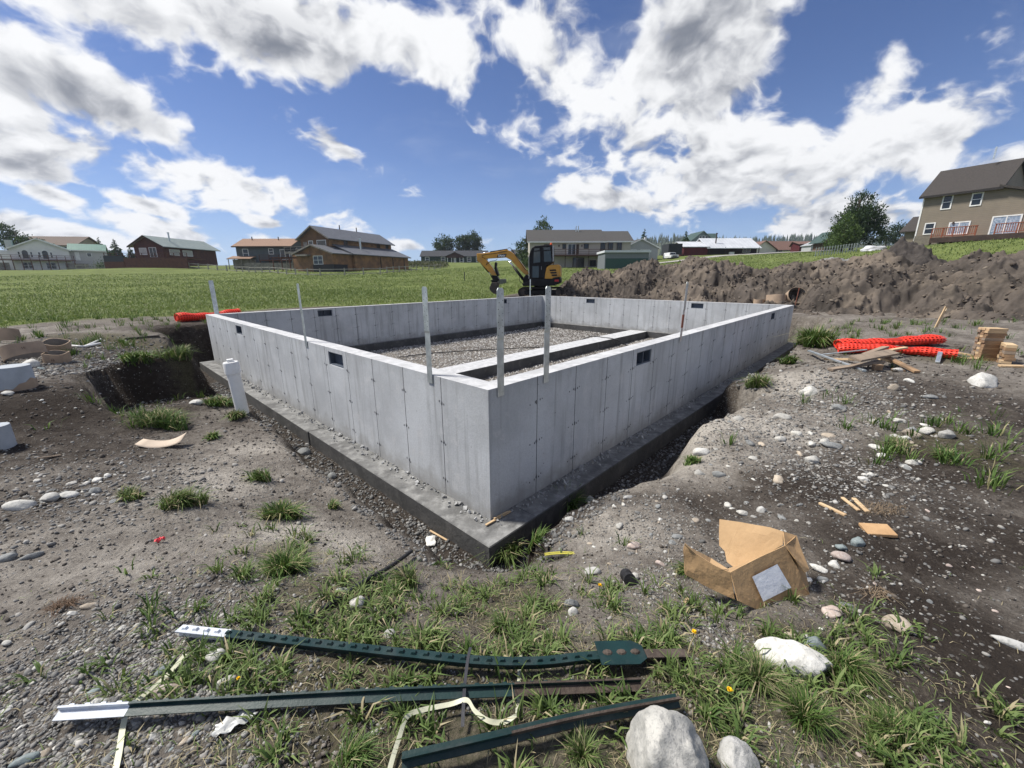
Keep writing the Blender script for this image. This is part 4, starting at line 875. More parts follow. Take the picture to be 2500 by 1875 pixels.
for i, (px, Y, hg, rd_, lb) in enumerate(((257, 124, 9.0, 2.6, 'tall dark conifer close behind the green roofed wing'), (292, 126, 8.6, 2.9, 'pointed dark conifer midway between white house and log house'), (276, 130, 5.5, 2.6, 'short wide conifer between the two taller ones'), (327, 128, 6.6, 2.2, 'dark conifer against the gable of the red log house'))): conifer(lb, px, Y, hg, rd_, seed=20+i, group='conifers between the left houses')
leafy('pine', 'single round pine, left of the pair behind the dark green house', 1087, 205, 13, [(0, 0, 8, 4.9, 3, 4.6), (-3, 0, 6, 3, 2.5, 3)], 200, 16, .8, LF_dark, .3, .3, 31, 'round pines behind the green house', .7)
leafy('pine', 'shorter left half of the touching pair of round pines', 1129, 206, 13, [(0, 0, 8.0, 3.4, 3, 4.4)], 140, 16, .8, LF_dark, .3, .3, 32, 'round pines behind the green house', .7)
leafy('pine', 'tallest round pine, right half of the touching pair', 1154, 207, 15, [(0, 0, 9.0, 4.2, 3, 5.2), (2.5, 0, 6.4, 3, 2, 3)], 220, 16, .8, LF_dark, .3, .3, 33, 'round pines behind the green house', .7)
leafy('tree', 'green pointed tree rising over the left end of the beige house', 1325, 116, 12, [(0, 0, 8.5, 2.3, 2, 3.4), (0, 0, 6, 3, 2, 2.5), (.6, 0, 11.2, 1., 1, 1.4)], 150, 12, .55, LF_mid, .25, .7, 34)
leafy('tree', 'dark round tree left of the beige house beside the cab', 1279, 98, 7, [(0, 0, 4.2, 1.7, 1.5, 2.4), (.6, 0, 2.4, 1.6, 1.5, 2)], 90, 14, .5, LF_dark, .2, .3, 35)
leafy('bush', 'green bush low against the left end of the beige house', 1290, 92, 3, [(0, 0, 1.6, 1.2, 1, 1.6)], 40, 12, .4, LF_mid, .1, .4, 36, cat='bush')
conifer('dark conifer behind the small grey house', 1567, 132, 8.5, 2.6, seed=41); conifer('dark conifer at the left end of the red barn', 1667, 119, 6.6, 2.1, seed=42)
leafy('tree', 'large dark spreading tree left of the tan house', 2068, 74, 11, [(-.6, 0, 5.2, 2.9, 2.5, 3.0), (1.6, 0, 6.2, 2.9, 2.5, 3.0), (.6, 0, 8.2, 2.2, 2, 2.2), (-2.2, 0, 3.2, 2.2, 2, 1.8), (2.8, 0, 4.2, 2.3, 2, 2.4), (-.2, 0, 9.4, .9, .9, 1.2)], 430, 26, .34, LF_dark, .28, .8, 43, spread=.42, zoff=-1.1)
leafy('tree', 'lighter green young tree standing in front of the big dark tree', 2046, 69, 6, [(0, 0, 2.6, 1.9, 1.6, 1.9), (0, 0, 4.4, 1.0, 1, 1.7), (-1.4, 0, 1.4, 1.6, 1.3, 1.0), (1.8, 0, 1.8, 1.3, 1.2, 1.3)], 190, 18, .30, LF_light, .12, .6, 44, spread=.36)
for i, (px, hg) in enumerate(((2150, 4.6), (2172, 5.4))): leafy('tree', ('small grey green tree next to the white tarp', 'taller grey green tree behind the dark topsoil heap', 'grey green tree touching the small tan garage')[i], px, 95, hg, [(0, 0, hg*.55, 1.5, 1.3, hg*.42)], 60, 14, .42, LF_far, .14, .6, 45+i, 'grey green trees beside the tan house', .5)
leafy('bush', 'round green bush in front of the green roofed wing', 250, 99, 2, [(0, 0, .7, 1.3, 1, .9)], 40, 12, .35, LF_mid, .06, .3, 49, cat='bush')
# brush along the bank in front of the dark green house
r_ = np.random.default_rng(7); P_ = []
for _ in range(420):
    px = r_.uniform(985, 1090); Y = r_.uniform(104, 140); q = aty(px, 650, Y); P_.append((q[0], q[1], gz(q[0], q[1])))
P_ = np.repeat(np.array(P_), 8, 0)+r_.normal(0, .6, (3360, 3))*np.array([1, 1, .5])+np.array([0, 0, .6])
V, f = quads(P_, r_.normal(size=(len(P_), 3))+np.array([0, 0, .8]), .45, .25, r_)
tag(link(bpy.data.objects.new('brush', mesh_np('brush', V, f, leaf_mat('olive brush', (.06, .065, .035), (.13, .12, .075)), {'tone': ('FACE', r_.uniform(0, 1, len(f)))}))), 'rough olive brush on the bank before the green house', None, None, 'stuff')
# ------------------------------------------------------------------ wooded ridge far off on the right
hc = [(1380,668),(1450,640),(1500,606),(1560,596),(1640,592),(1750,596),(1850,592),(1950,591),(2060,592),(2150,596),(2260,600),(2400,590),(2600,590),(2900,620)]
hp_ = np.array([aty(px, py, 760) for px, py in hc]); hv = []; NH = 160
sx = np.linspace(hp_[0, 0], hp_[-1, 0], NH); szz = np.interp(sx, hp_[:, 0], hp_[:, 2]); rows = [(-330, 0.05), (-240, .30), (-160, .55), (-80, .82), (0, 1.), (120, .9), (400, .2)]
g_ = 18.
for dy, k in rows:
    sc_ = (760+dy)/760 if dy < 0 else 1
    for i in range(NH): hv.append((sx[i]*(.55+.45*sc_), 760+dy, g_-8+(szz[i]-g_+8)*k+3*float(fbm(np.array([sx[i]/40.]), np.array([dy/40.]), 2, 90)[0])*k))
hfc = np.array([(j*NH+i, j*NH+i+1, (j+1)*NH+i+1, (j+1)*NH+i) for j in range(len(rows)-1) for i in range(NH-1)])
hill_m = M('hill grass', (.075, .085, .045), (.05, .062, .036), scale=.02, coords='World')
tag(link(bpy.data.objects.new('hill', mesh_np('hill', np.array(hv), hfc, hill_m, smooth=True))), 'low wooded ridge on the skyline', None, None, 'structure')
hv = np.array(hv); tv = []; tf = []; tn = []
r_ = np.random.default_rng(9)
for k in range(2300):
    j = r_.choice([0, 1, 2, 3, 3, 3]); i = r_.integers(0, NH-1); a, b = r_.uniform(0, 1, 2); p = hv[j*NH+i]*(1-a)*(1-b)+hv[j*NH+i+1]*a*(1-b)+hv[(j+1)*NH+i]*(1-a)*b+hv[(j+1)*NH+i+1]*a*b
    hh = r_.uniform(7, 15)*(1.15 if r_.random() < .2 else 1); rr = hh*r_.uniform(.13, .20); tone = r_.uniform(0, 1)
    for (z0, z1, rf) in ((.12, .55, 1.), (.35, .8, .75), (.6, 1., .5)):
        n = len(tv); t0 = r_.uniform(0, 6)
        tv += [(p[0]+rr*rf*math.cos(t0+m_*1.2566)*r_.uniform(.7, 1.2), p[1]+rr*rf*math.sin(t0+m_*1.2566), p[2]+hh*z0*r_.uniform(.85, 1.1)) for m_ in range(5)]+[(p[0]+r_.normal(0, .2), p[1], p[2]+hh*z1)]
        for m_ in range(5): tf.append((n+m_, n+(m_+1) % 5, n+5)); tn.append(np.clip(tone+r_.normal(0, .1), 0, 1))
tag(link(bpy.data.objects.new('forest', mesh_np('forest', np.array(tv), np.array(tf), LF_far, {'tone': ('FACE', np.array(tn))}))), 'far off conifer wood along the ridge', None, None, 'stuff')
# ------------------------------------------------------------------ parked vehicle, tarps, odds and ends far off
q = aty(1637.5, 626, 99); cz0 = gz(q[0], q[1])
white_p = M('white car paint', (.72, .73, .74), (.68, .69, .70), rough=.3, coat=.4); tyre_m = M('tyre rubber', (.02, .02, .02), (.03, .03, .03))
car = thing('parked_car', 'white off road car parked facing the plot at the red barn', 'car', (q[0]+1, q[1], cz0), R(4))
b = MB(); b.prism([(-.92, .35), (.92, .35), (.95, .95), (.80, 1.0), (.70, 1.62), (-.70, 1.62), (-.80, 1.0), (-.95, .95)], 1.3, 4.6); b.prism([(-.92, .35), (.92, .35), (.93, 1.0), (-.93, 1.0)], 0, 1.3); b.build('body', white_p, car, bevel=.06)
b = MB(); b.add([(-.72, 1.27, 1.03), (.72, 1.27, 1.03), (.62, 1.285, 1.55), (-.62, 1.285, 1.55)], [(0, 1, 2, 3)]); b.build('windscreen', GL, car)
b = MB(); b.box(-.55, .55, -.03, 0, .62, .85); b.build('grille', tyre_m, car); b = MB(); b.box(-.95, .95, -.10, .0, .36, .55); b.build('bumper', M('grey bumper', (.12, .12, .13)), car)
for sx_ in (-.78, .6): b = MB(); b.box(sx_, sx_+.2, -.035, 0, .66, .86); b.build('headlight', M('headlamp', (.8, .8, .78), rough=.2), car)
for sx_ in (-.9, .68):
    for yy in (.8, 3.7): b = MB(); b.lathe([(.36, 0), (.36, .22)], 14, Matrix.Translation((sx_, yy, .36)) @ Matrix.Rotation(R(90), 4, 'Y')); b.build('wheel', tyre_m, car)
q = aty(1642, 626, 108); tr_ = thing('box_trailer', 'dark box trailer parked behind the white car', 'trailer', (q[0], q[1], gz(q[0], q[1])), 0)
b = MB(); b.box(-1.2, 2.3, 0, 5, .6, 3.3); b.build('body', M('dark trailer paint', (.035, .04, .045)), tr_, bevel=.05)
for sx_ in (-1., 1.9): b = MB(); b.lathe([(.36, 0), (.36, .22)], 12, Matrix.Translation((sx_, 2.5, .36)) @ Matrix.Rotation(R(90), 4, 'Y')); b.build('wheel', tyre_m, tr_)
def lump(name, label, cat, px, py, Y, sx_, sy_, sz_, mat, seed, z=None, n=14):
    q = aty(px, py, Y); z = gz(q[0], q[1]) if z is None else z; vs_ = []; fs = []
    for i in range(n+1):
        for j in range(n*2):
            th = i/n*math.pi/2; ph = j/(n*2)*2*math.pi; rr = 1+.22*float(fbm(np.array([3*math.cos(ph)*math.cos(th)+seed]), np.array([3*math.sin(ph)*math.cos(th)+2*th]), 3, seed)[0])
            vs_.append((q[0]+sx_*math.cos(ph)*math.cos(th)**.6*rr, q[1]+sy_*math.sin(ph)*math.cos(th)**.6*rr, z-.1+sz_*math.sin(th)*rr))
    for i in range(n):
        for j in range(n*2): fs.append((i*n*2+j, i*n*2+(j+1) % (n*2), (i+1)*n*2+(j+1) % (n*2), (i+1)*n*2+j))
    b = MB(); b.add(vs_, fs); return tag(b.build(name, mat, smooth=True), label, cat)
lump('tarp', 'pale tarpaulin over a low stack near the big dark tree', 'tarp', 2137, 604, 60, 1.7, 1.2, .75, M('pale tarpaulin', (.55, .56, .58), (.42, .43, .46), scale=2, rough=.5, bump=.6, bscale=4), 5)
lump('tarp', 'bright blue tarpaulin on a heap beside the red log house', 'tarp', 292, 634, 100, 2.1, 1.4, 1.3, M('blue tarpaulin', (.03, .10, .42), (.025, .07, .30), scale=2, rough=.5, bump=.6, bscale=4), 6)
lump('mound', 'grassy mound at the left end of the log house deck', 'mound', 298, 650, 97, 2.6, 2, 1.0, M('mound grass', (.10, .135, .045), (.07, .09, .035), scale=2), 8)
q = aty(172, 664, 88); b = MB(); b.box(-1.1, 1.1, -.7, .7, .32, .40)
o = b.build('pallet_board', M('pale board', (.42, .44, .38))); o.location = (q[0], q[1], gz(q[0], q[1])-.1); tag(o, 'flat pale board lying in the meadow before the white house', 'board')
q = aty(1222, 675, 40); b = MB(); b.box(-.55, .55, -.3, .3, -.2, .52); o = b.build('utility_box', M('grey utility box', (.16, .16, .15)), bevel=.03); o.location = (q[0], q[1], gz(q[0], q[1])); tag(o, 'squat grey utility box in the meadow behind the excavator arm', 'utility box')
q = aty(1134, 672, 46); b = MB(); b.lathe([(.05, -.2), (.05, .95), (.02, 1.0)], 8); o = b.build('steel_stake', M('dark stake', (.06, .06, .06))); o.location = (q[0], q[1], gz(q[0], q[1])); tag(o, 'thin dark stake upright in the meadow left of the excavator', 'stake')
# ------------------------------------------------------------------ excavator
q = aty(1324, 721, 22.0); EXZ = gz(q[0], q[1])
ex = thing('excavator', 'yellow and black mini excavator with cab and lowered arm beside the spoil heap', 'excavator', (q[0], q[1]+.4, EXZ), R(-9))
yel = M('yellow machine paint', (.55, .275, .030), (.46, .22, .025), scale=2, rough=.38, bump=.03, coat=.2, dirt=((.30, .19, .08), .4, 2)); blk = M('black machine paint', (.007, .007, .008), (.012, .012, .013), scale=3, rough=.5, spec=.2, bump=.03)
rub = M('rubber track', (.012, .011, .011), (.03, .027, .024), scale=6, rough=.9); chrome = M('polished rod', (.75, .75, .75), (.7, .7, .7), rough=.15, metal=1., bump=0); steel_d = M('dark worn steel', (.05, .045, .042), (.085, .07, .06), scale=5, rough=.6, metal=.4)
cabg = glass_mat('tinted cab glass', (.035, .05, .055))
def e2(cx, cz): return ((cx-1580)*.00238, (1300-cz)*.00238)
def eprism(nm, pts, y0, y1, m_, par=None, bev=.015):
    P_ = [e2(*p) for p in pts]
    ar = sum(P_[i][0]*P_[(i+1) % len(P_)][1]-P_[(i+1) % len(P_)][0]*P_[i][1] for i in range(len(P_)))
    if ar < 0: P_ = P_[::-1]
    b = MB(); b.prism(P_, y0, y1); return b.build(nm, m_, par or ex, bevel=bev)
for side, (y0, y1) in enumerate(((-.98, -.60), (.60, .98))):
    cx0, cx1, rr = -.93, .90, .245; out = []
    for k in range(13): t = R(90)+math.pi*k/12; out.append((cx0+rr*math.cos(t), .25+rr*math.sin(t)))
    for k in range(13): t = R(-90)+math.pi*k/12; out.append((cx1+rr*math.cos(t), .25+rr*math.sin(t)))
    inn = [(cx0+(x-cx0)*.80 if x < cx0 else (cx1+(x-cx1)*.80 if x > cx1 else x), .25+(z-.25)*.80) for x, z in out]
    b = MB(); n = len(out)
    for i in range(n): j = (i+1) % n; b.prism([inn[i], out[i], out[j], inn[j]], y0, y1)
    per = []; 
    for i in range(n):
        a_, c_ = Vector((out[i][0], 0, out[i][1])), Vector((out[(i+1) % n][0], 0, out[(i+1) % n][1])); L_ = (c_-a_).length
        for k in range(max(1, int(L_/.085))): per.append((a_+(c_-a_)*((k+.5)/max(1, int(L_/.085))), (c_-a_).normalized()))
    for p_, d_ in per:
        nrm = Vector((d_.z, 0, -d_.x)); b.beam(p_-d_*.018+nrm*.008, p_+d_*.018+nrm*.008, y1-y0-.02, .036, (nrm.x, nrm.y, nrm.z))
    tk = b.build('track', rub, ex)
    for v_ in tk.data.vertices: v_.co.y += (y0+y1)/2 if abs(v_.co.y) < .2 and False else 0
    b = MB(); b.prism([(cx0+.1, .14), (cx1-.1, .14), (cx1-.05, .34), (cx0+.05, .34)], y0+.06, y1-.06); b.build('track_frame', blk, tk, bevel=.02)
    for xx, nm in ((cx0, 'idler'), (cx1, 'sprocket')): b = MB(); b.lathe([(.19, 0), (.19, .24), (.10, .25), (.10, .27)], 18, Matrix.Translation((xx, y1-.06, .25)) @ Matrix.Rotation(R(90), 4, 'X')); b.build(nm, steel_d, tk)
    for xx in (-.45, 0, .45): b = MB(); b.lathe([(.075, 0), (.075, .26)], 12, Matrix.Translation((xx, y1-.06, .09)) @ Matrix.Rotation(R(90), 4, 'X')); b.build('roller', steel_d, tk)
b = MB(); b.box(-.5, .5, -.62, .62, .22, .5); b.lathe([(.42, .5), (.42, .62)], 24); b.build('undercarriage', blk, ex)
eprism('platform', [(1335, 905), (1880, 905), (1900, 1050), (1200, 1060), (1170, 1010), (1330, 960)], -.92, .92, blk)
eprism('counterweight', [(1830, 880), (1990, 865), (2012, 900), (2015, 990), (1960, 1020), (1830, 1020)], -.90, .90, blk, bev=.04)
hood = eprism('engine_hood', [(1665, 912), (1672, 800), (1700, 665), (1765, 622), (1960, 605), (1995, 625), (2008, 760), (2008, 868), (1900, 880), (1830, 912)], -.90, .90, yel, bev=.05)
for k in range(3): eprism('louvre', [(1765+k*24, 715+k*52), (1905+k*12, 708+k*52), (1918+k*12, 740+k*52), (1780+k*22, 745+k*52)], -.915, -.89, blk, hood, .004)
eprism('tail_lamp', [(1880, 925), (1975, 920), (1975, 965), (1885, 968)], -.912, -.89, M('red reflector', (.45, .02, .025), (.35, .02, .02), rough=.3), None, .004)
cab_ = eprism('cab', [(1340, 905), (1315, 520), (1330, 380), (1375, 270), (1450, 222), (1800, 205), (1838, 225), (1850, 560), (1700, 640), (1665, 905)], -.90, .10, blk, bev=.035)
eprism('cab_rear_glint', [(1826, 225), (1845, 225), (1852, 545), (1836, 548)], -.915, -.86, M('pale grey rail and glint', (.55, .56, .57)), cab_, .004)  # pale strip stands in for light reflected off the rear cab edge
for nm, pts in (('door_window', [(1425, 345), (1560, 335), (1570, 560), (1420, 575)]), ('door_vent_window', [(1435, 275), (1545, 268), (1552, 312), (1430, 322)]), ('side_window', [(1640, 335), (1785, 325), (1815, 545), (1650, 555)]), ('side_vent_window', [(1632, 260), (1775, 252), (1782, 308), (1638, 315)]), ('door_lower_window', [(1400, 640), (1540, 640), (1540, 880), (1400, 880)])): eprism(nm, pts, -.908, -.885, cabg, cab_, .002)
eprism('door_handle', [(1590, 640), (1600, 640), (1600, 720), (1590, 720)], -.94, -.90, M('grey handle', (.2, .2, .2)), cab_, .002)
eprism('grab_rail', [(1316, 420), (1325, 420), (1332, 900), (1322, 900)], -.93, -.91, M('pale grey rail and glint', (.55, .56, .57)), cab_, .002)
b = MB(); x_, z_ = e2(1780, 205); b.lathe([(.065, 0), (.065, .05), (.05, .10), (.02, .13)], 14, Matrix.Translation((x_, -.4, z_))); b.build('beacon', M('orange beacon', (.75, .12, .02), (.65, .10, .02), rough=.25), ex)
BY0, BY1 = -.10, .14
eprism('boom_bracket', [(1150, 930), (1180, 860), (1230, 808), (1290, 850), (1330, 900), (1340, 1050), (1180, 1060), (1160, 1000)], BY0-.12, BY1+.12, blk, bev=.03)
boom = eprism('boom', [(90, 352), (400, 332), (780, 272), (850, 298), (950, 372), (1080, 520), (1290, 790), (1240, 820), (1175, 800), (1010, 640), (870, 495), (760, 438), (280, 462), (205, 480), (95, 440)], BY0, BY1, yel, bev=.02)
plate = eprism('logo_plate', [(545, 438), (580, 375), (780, 360), (745, 432)], BY0-.006, BY0+.01, blk, boom, .001)
fo_ = text_mesh('logo_lettering', 'SANY', .155, .002, M('white lettering', (.85, .85, .85), (.82, .82, .82)), plate, .004); x_, z_ = e2(665, 402); fo_.location = (x_, BY0-.010, z_-.005); fo_.rotation_euler = (R(90), R(3), 0)
arm = eprism('arm', [(82, 350), (170, 345), (215, 385), (340, 520), (440, 650), (545, 828), (440, 830), (300, 690), (170, 560), (98, 520)], BY0+.01, BY1-.01, yel, bev=.02)
def ecyl(p, q_, y, rb, rr, split=.6, par=None, nm='cylinder'):
    (x0, z0), (x1, z1) = e2(*p), e2(*q_); b = MB(); m_ = (x0+(x1-x0)*split, z0+(z1-z0)*split)
    b.tube([(x0, y, z0), (m_[0], y, m_[1])], rb, 12); o = b.build(nm, blk, par or ex, smooth=True); r__ = MB(); r__.tube([(m_[0], y, m_[1]), (x1, y, z1)], rr, 10); r__.build('rod', chrome, o, smooth=True)
for y in (BY0-.09, BY1+.09): ecyl((1160, 930), (835, 525), y, .052, .026, .64)
ecyl((790, 268), (150, 352), .02, .05, .03, .62, boom); ecyl((175, 555), (400, 820), BY0+.10, .045, .025, .75, arm)
th_ = eprism('thumb', [(500, 560), (525, 535), (545, 560), (535, 640), (560, 730), (598, 820), (560, 850), (520, 780), (490, 680)], BY0-.02, BY1+.02, blk, bev=.01)
lk = eprism('bucket_linkage', [(395, 828), (545, 835), (590, 905), (610, 930), (560, 960), (580, 990), (440, 990), (410, 960), (400, 940), (455, 925)], BY0-.05, BY1+.05, blk)
bk = eprism('bucket', [(430, 985), (585, 985), (570, 1060), (562, 1160), (552, 1252), (480, 1240), (415, 1190), (382, 1140), (376, 1092), (398, 1060)], -.22, .28, steel_d, bev=.02)
for yy in (-.20, -.07, .06, .19): eprism('tooth', [(540, 1235), (562, 1240), (566, 1300), (552, 1300)], yy, yy+.07, steel_d, bk, .003)
for (pts, y) in ([[(860, 235), (900, 270), (940, 340), (1010, 440), (1100, 560), (1180, 680), (1280, 750), (1295, 820)], BY0-.02], [[(280, 460), (215, 430), (215, 390), (330, 365), (480, 355), (800, 300)], BY0-.02], [[(330, 540), (300, 600), (400, 520), (540, 500), (560, 470)], BY0-.03], [[(1070, 860), (1075, 940), (1110, 990), (1160, 1010)], BY0-.12], [[(800, 240), (850, 232), (905, 275), (935, 330)], BY0+.05]):
    b = MB(); b.tube([(e2(*p)[0], y, e2(*p)[1]) for p in pts], .014, 6); b.build('hydraulic_hose', rub, ex, smooth=True)
# ------------------------------------------------------------------ pipe, tubes, fence rolls, timber
pvc = M('white pvc', (.78, .78, .77), (.68, .68, .66), scale=2.5, rough=.35, bump=.03, dirt=((.45, .42, .37), .35, 4))
pb = gp(593, 1008); tp = aty(562, 882, pb.y-.02); axis = Vector(tp)-Vector(pb); PL = axis.length; print('pipe', pb, PL)
pr_ = PL*.105
pipe = thing('drain_pipe', 'leaning white plastic cleanout pipe with screw cap at the trench edge', 'pipe', pb)
Q = axis.to_track_quat('Z', 'Y').to_matrix().to_4x4()
b = MB(); b.lathe([(pr_, -.35), (pr_, PL-.14)], 28, Q); b.build('tube', pvc, pipe, smooth=True).modifiers.new('e', 'EDGE_SPLIT')
b = MB(); b.lathe([(pr_*1.02, PL-.17), (pr_*1.20, PL-.165), (pr_*1.20, PL-.035), (pr_*1.10, PL-.01), (pr_*1.0, PL-.008)], 28, Q); cp_ = b.build('cap', pvc, pipe, smooth=True); cp_.modifiers.new('e', 'EDGE_SPLIT')
b = MB(); s_ = pr_*.48; b.box(-s_, s_, -s_, s_, PL-.012, PL+.03, Q); b.build('wrench_nut', pvc, cp_, bevel=.006)
# cardboard column forms and concrete piers
card = M('brown form tube card', (.40, .30, .215), (.33, .245, .175), scale=5, rough=.85, bump=.15, dirt=((.22, .17, .13), .5, 3)); card_in = M('grey form tube lining', (.24, .215, .185), (.19, .17, .15), scale=4, rough=.9)
pier_m = M('grey pier concrete', (.40, .43, .46), (.33, .36, .385), scale=3, rough=.85, dirt=((.26, .27, .28), .4, 5)); ink = M('brown ink', (.10, .055, .04), (.12, .07, .05))
def ring(label, loc, r_, hgt, rot, text=None, cut=0., group=None, ta=-90):
    o = thing('form_tube', label, 'form tube', loc, 0, group); o.rotation_euler = rot; b = MB(); n = 40; th = .011
    vs_ = []; fs = []
    m_ = int(n*(1-cut))
    for k in range(m_+1 if cut else n):
        t = 2*math.pi*k/n; c, s__ = math.cos(t), math.sin(t); z1 = hgt+.012*math.sin(3*t)
        vs_ += [(r_*c, r_*s__, 0), (r_*c, r_*s__, z1), ((r_-th)*c, (r_-th)*s__, z1), ((r_-th)*c, (r_-th)*s__, 0)]
    K = len(vs_)//4
    for k in range(K-1 if cut else K):
        a, c = k*4, ((k+1) % K)*4; b.mi
        fs += [(a, c, c+1, a+1), (a+1, c+1, c+2, a+2), (a+3, a+2, c+2, c+3), (a, a+3, c+3, c)]
    b.add(vs_, fs); b.mi = [0, 0, 1, 0]*(len(fs)//4); b.build('wall', [card, card_in], o)
    if text:
        p = text_mesh('print', text, .05, .0006, ink, o); t = R(ta); p.location = ((r_+.004)*math.cos(t), (r_+.004)*math.sin(t), hgt*.5); p.rotation_euler = (R(90), 0, t+R(90))
    return o
g = gp(142, 884); ring('short brown form tube ring nearest the white stones, standing upright', g-Vector((0, 0, .02)), .17, .19, (R(3), R(4), 0), '16', ta=-60, group='brown form tube rings on the left')
g = gp(48, 884); ring('wide brown form tube ring tilted over at the left edge', g+Vector((.0, .12, .05)), .26, .20, (R(-12), R(-20), R(10)), '16', ta=-45, group='brown form tube rings on the left')
g = gp(120, 862); ring('brown form tube ring behind the other two, showing dark lining', g+Vector((0, .15, 0)), .19, .19, (R(8), R(10), 0), group='brown form tube rings on the left')
g = gp(4, 838); ring('cut curved piece of brown form tube at the far left edge', g+Vector((-.2, .2, 0)), .24, .22, (R(5), R(-10), R(-60)), cut=.5, group='brown form tube rings on the left')
def pier(label, g, r_, hgt, tube, lean=0.):
    o = thing('concrete_pier', label, 'concrete pier', g, 0, 'round concrete piers on the left'); o.rotation_euler = (0, lean, 0)
    b = MB(); b.lathe([(r_, -.3), (r_*.995, hgt-.012), (r_*.97, hgt)], 36); q_ = b.build('shaft', pier_m, o, smooth=True); q_.modifiers.new('e', 'EDGE_SPLIT')
    if tube:
        b = MB(); n = 36; vs_ = []
        for k in range(n): t = 2*math.pi*k/n; z1 = tube+.05*math.sin(2*t+1.)+.012*math.sin(9*t); vs_ += [((r_+.009)*math.cos(t), (r_+.009)*math.sin(t), -.2), ((r_+.009)*math.cos(t), (r_+.009)*math.sin(t), z1), ((r_+.001)*math.cos(t), (r_+.001)*math.sin(t), z1)]
        b.add(vs_, [f for k in range(n) for f in ((k*3, (k+1) % n*3, (k+1) % n*3+1, k*3+1), (k*3+1, (k+1) % n*3+1, (k+1) % n*3+2, k*3+2))]); b.build('tube_remnant', card, o)
g = gp(22, 952); pier('round grey concrete pier with torn brown tube around its foot', g+Vector((-.02, .1, 0)), .165, .27, .06)
g = gp(-12, 1098); pier('round grey concrete pier cut off by the left edge', g+Vector((-.02, .06, 0)), .105, .22, 0)
# rings on the bank behind the right corner
for (px, Y, r_, hg, rot, lb) in ((1853, 16.9, .20, .22, (R(0), R(0), 0), 'small brown form tube piece left of the other rings behind the wall'), (1895, 16.6, .36, .42, (R(-10), R(4), 0), 'tallest brown form tube ring behind the wall corner'), (1936, 16.5, .35, .30, (R(62), 0, R(-8)), 'brown form tube ring lying with its mouth towards the wall')):
    q = aty(px, 735, Y); ring(lb, (q[0], q[1], gz(q[0], q[1])+(.33 if rot[0] > .5 else .02)), r_, hg, rot, group='form tube rings behind the right wall')
q = aty(1942, 735, 15.9); b = MB(); b.tube([(0, 0, -.2), (.06, 0, .75)], .012, 6); o = b.build('rebar_stake', rustm); o.location = (q[0], q[1], gz(q[0], q[1])); tag(o, 'thin rusty stake leaning by the ring behind the wall corner', 'stake')
# orange safety fence rolls
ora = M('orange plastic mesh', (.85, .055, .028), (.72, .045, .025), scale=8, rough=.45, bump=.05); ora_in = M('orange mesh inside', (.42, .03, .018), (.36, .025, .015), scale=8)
def roll(label, path, r_, cells, group=None, squash=.8):
    o = thing('fence_roll', label, 'fence roll', path[0], 0, group); P_ = [Vector(p)-Vector(path[0]) for p in path]; L = [0]
    for a, c in zip(P_[:-1], P_[1:]): L.append(L[-1]+(c-a).length)
    def at(s): 
        i = min(max(int(np.searchsorted(L, s))-1, 0), len(P_)-2); f = (s-L[i])/(L[i+1]-L[i]); return P_[i].lerp(P_[i+1], f)
    NA = 14; vs_ = []; fs = []; rows = []
    for k in range(cells):
        a0 = L[-1]*k/cells; a1 = L[-1]*(k+.42)/cells; rows += [a0, a1]
    rows.append(L[-1]); ph = []
    for j in range(NA): ph += [j/NA, (j+.36)/NA]
    nr, na = len(rows), len(ph); up = Vector((0, 0, 1))
    for i, s in enumerate(rows):
        c = at(s); d = (at(min(s+.02, L[-1]))-at(max(s-.02, 0))).normalized(); a = d.cross(up).normalized(); bb = a.cross(d)
        rr = r_*(1+.16*math.sin(s*4+1)+.08*math.sin(s*11))
        for p in ph: t = 2*math.pi*(p+.02*math.sin(s*6)); vs_.append(c+a*(rr*math.cos(t)*1.15)+bb*(rr*squash*math.sin(t)*(1+.06*math.sin(3*t+s*3))+rr*squash))
    for i in range(nr-1):
        for j in range(na):
            if i % 2 == 1 and j % 2 == 1: continue
            fs.append((i*na+j, i*na+(j+1) % na, (i+1)*na+(j+1) % na, (i+1)*na+j))
    b = MB(); b.add(vs_, fs); m_ = b.build('outer_mesh', ora, o); so = m_.modifiers.new('s', 'SOLIDIFY'); so.thickness = .006
    for fr, nm in ((.84, 'inner_layer'), (.6, 'core_layer')):
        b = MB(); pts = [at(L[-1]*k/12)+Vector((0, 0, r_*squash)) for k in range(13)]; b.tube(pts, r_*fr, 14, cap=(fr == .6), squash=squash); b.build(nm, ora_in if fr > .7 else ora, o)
    return o
roll('orange safety fence roll lying behind the left corner of the foundation', [gp(434, 786), gp(500, 781), gp(585, 771)], .13, 26)
roll('rear orange safety fence roll of the pair on the right', [gp(2056, 856)+Vector((0, .12, .02)), gp(2180, 851)+Vector((0, .05, .06)), gp(2300, 846)+Vector((0, .1, .05))], .125, 26, 'orange fence rolls on the right', .62)
roll('front orange safety fence roll of the pair on the right, sagging at its right end', [gp(2046, 862), gp(2140, 862)+Vector((0, 0, .03)), gp(2240, 866), gp(2334, 876)], .115, 28, 'orange fence rolls on the right', .62)
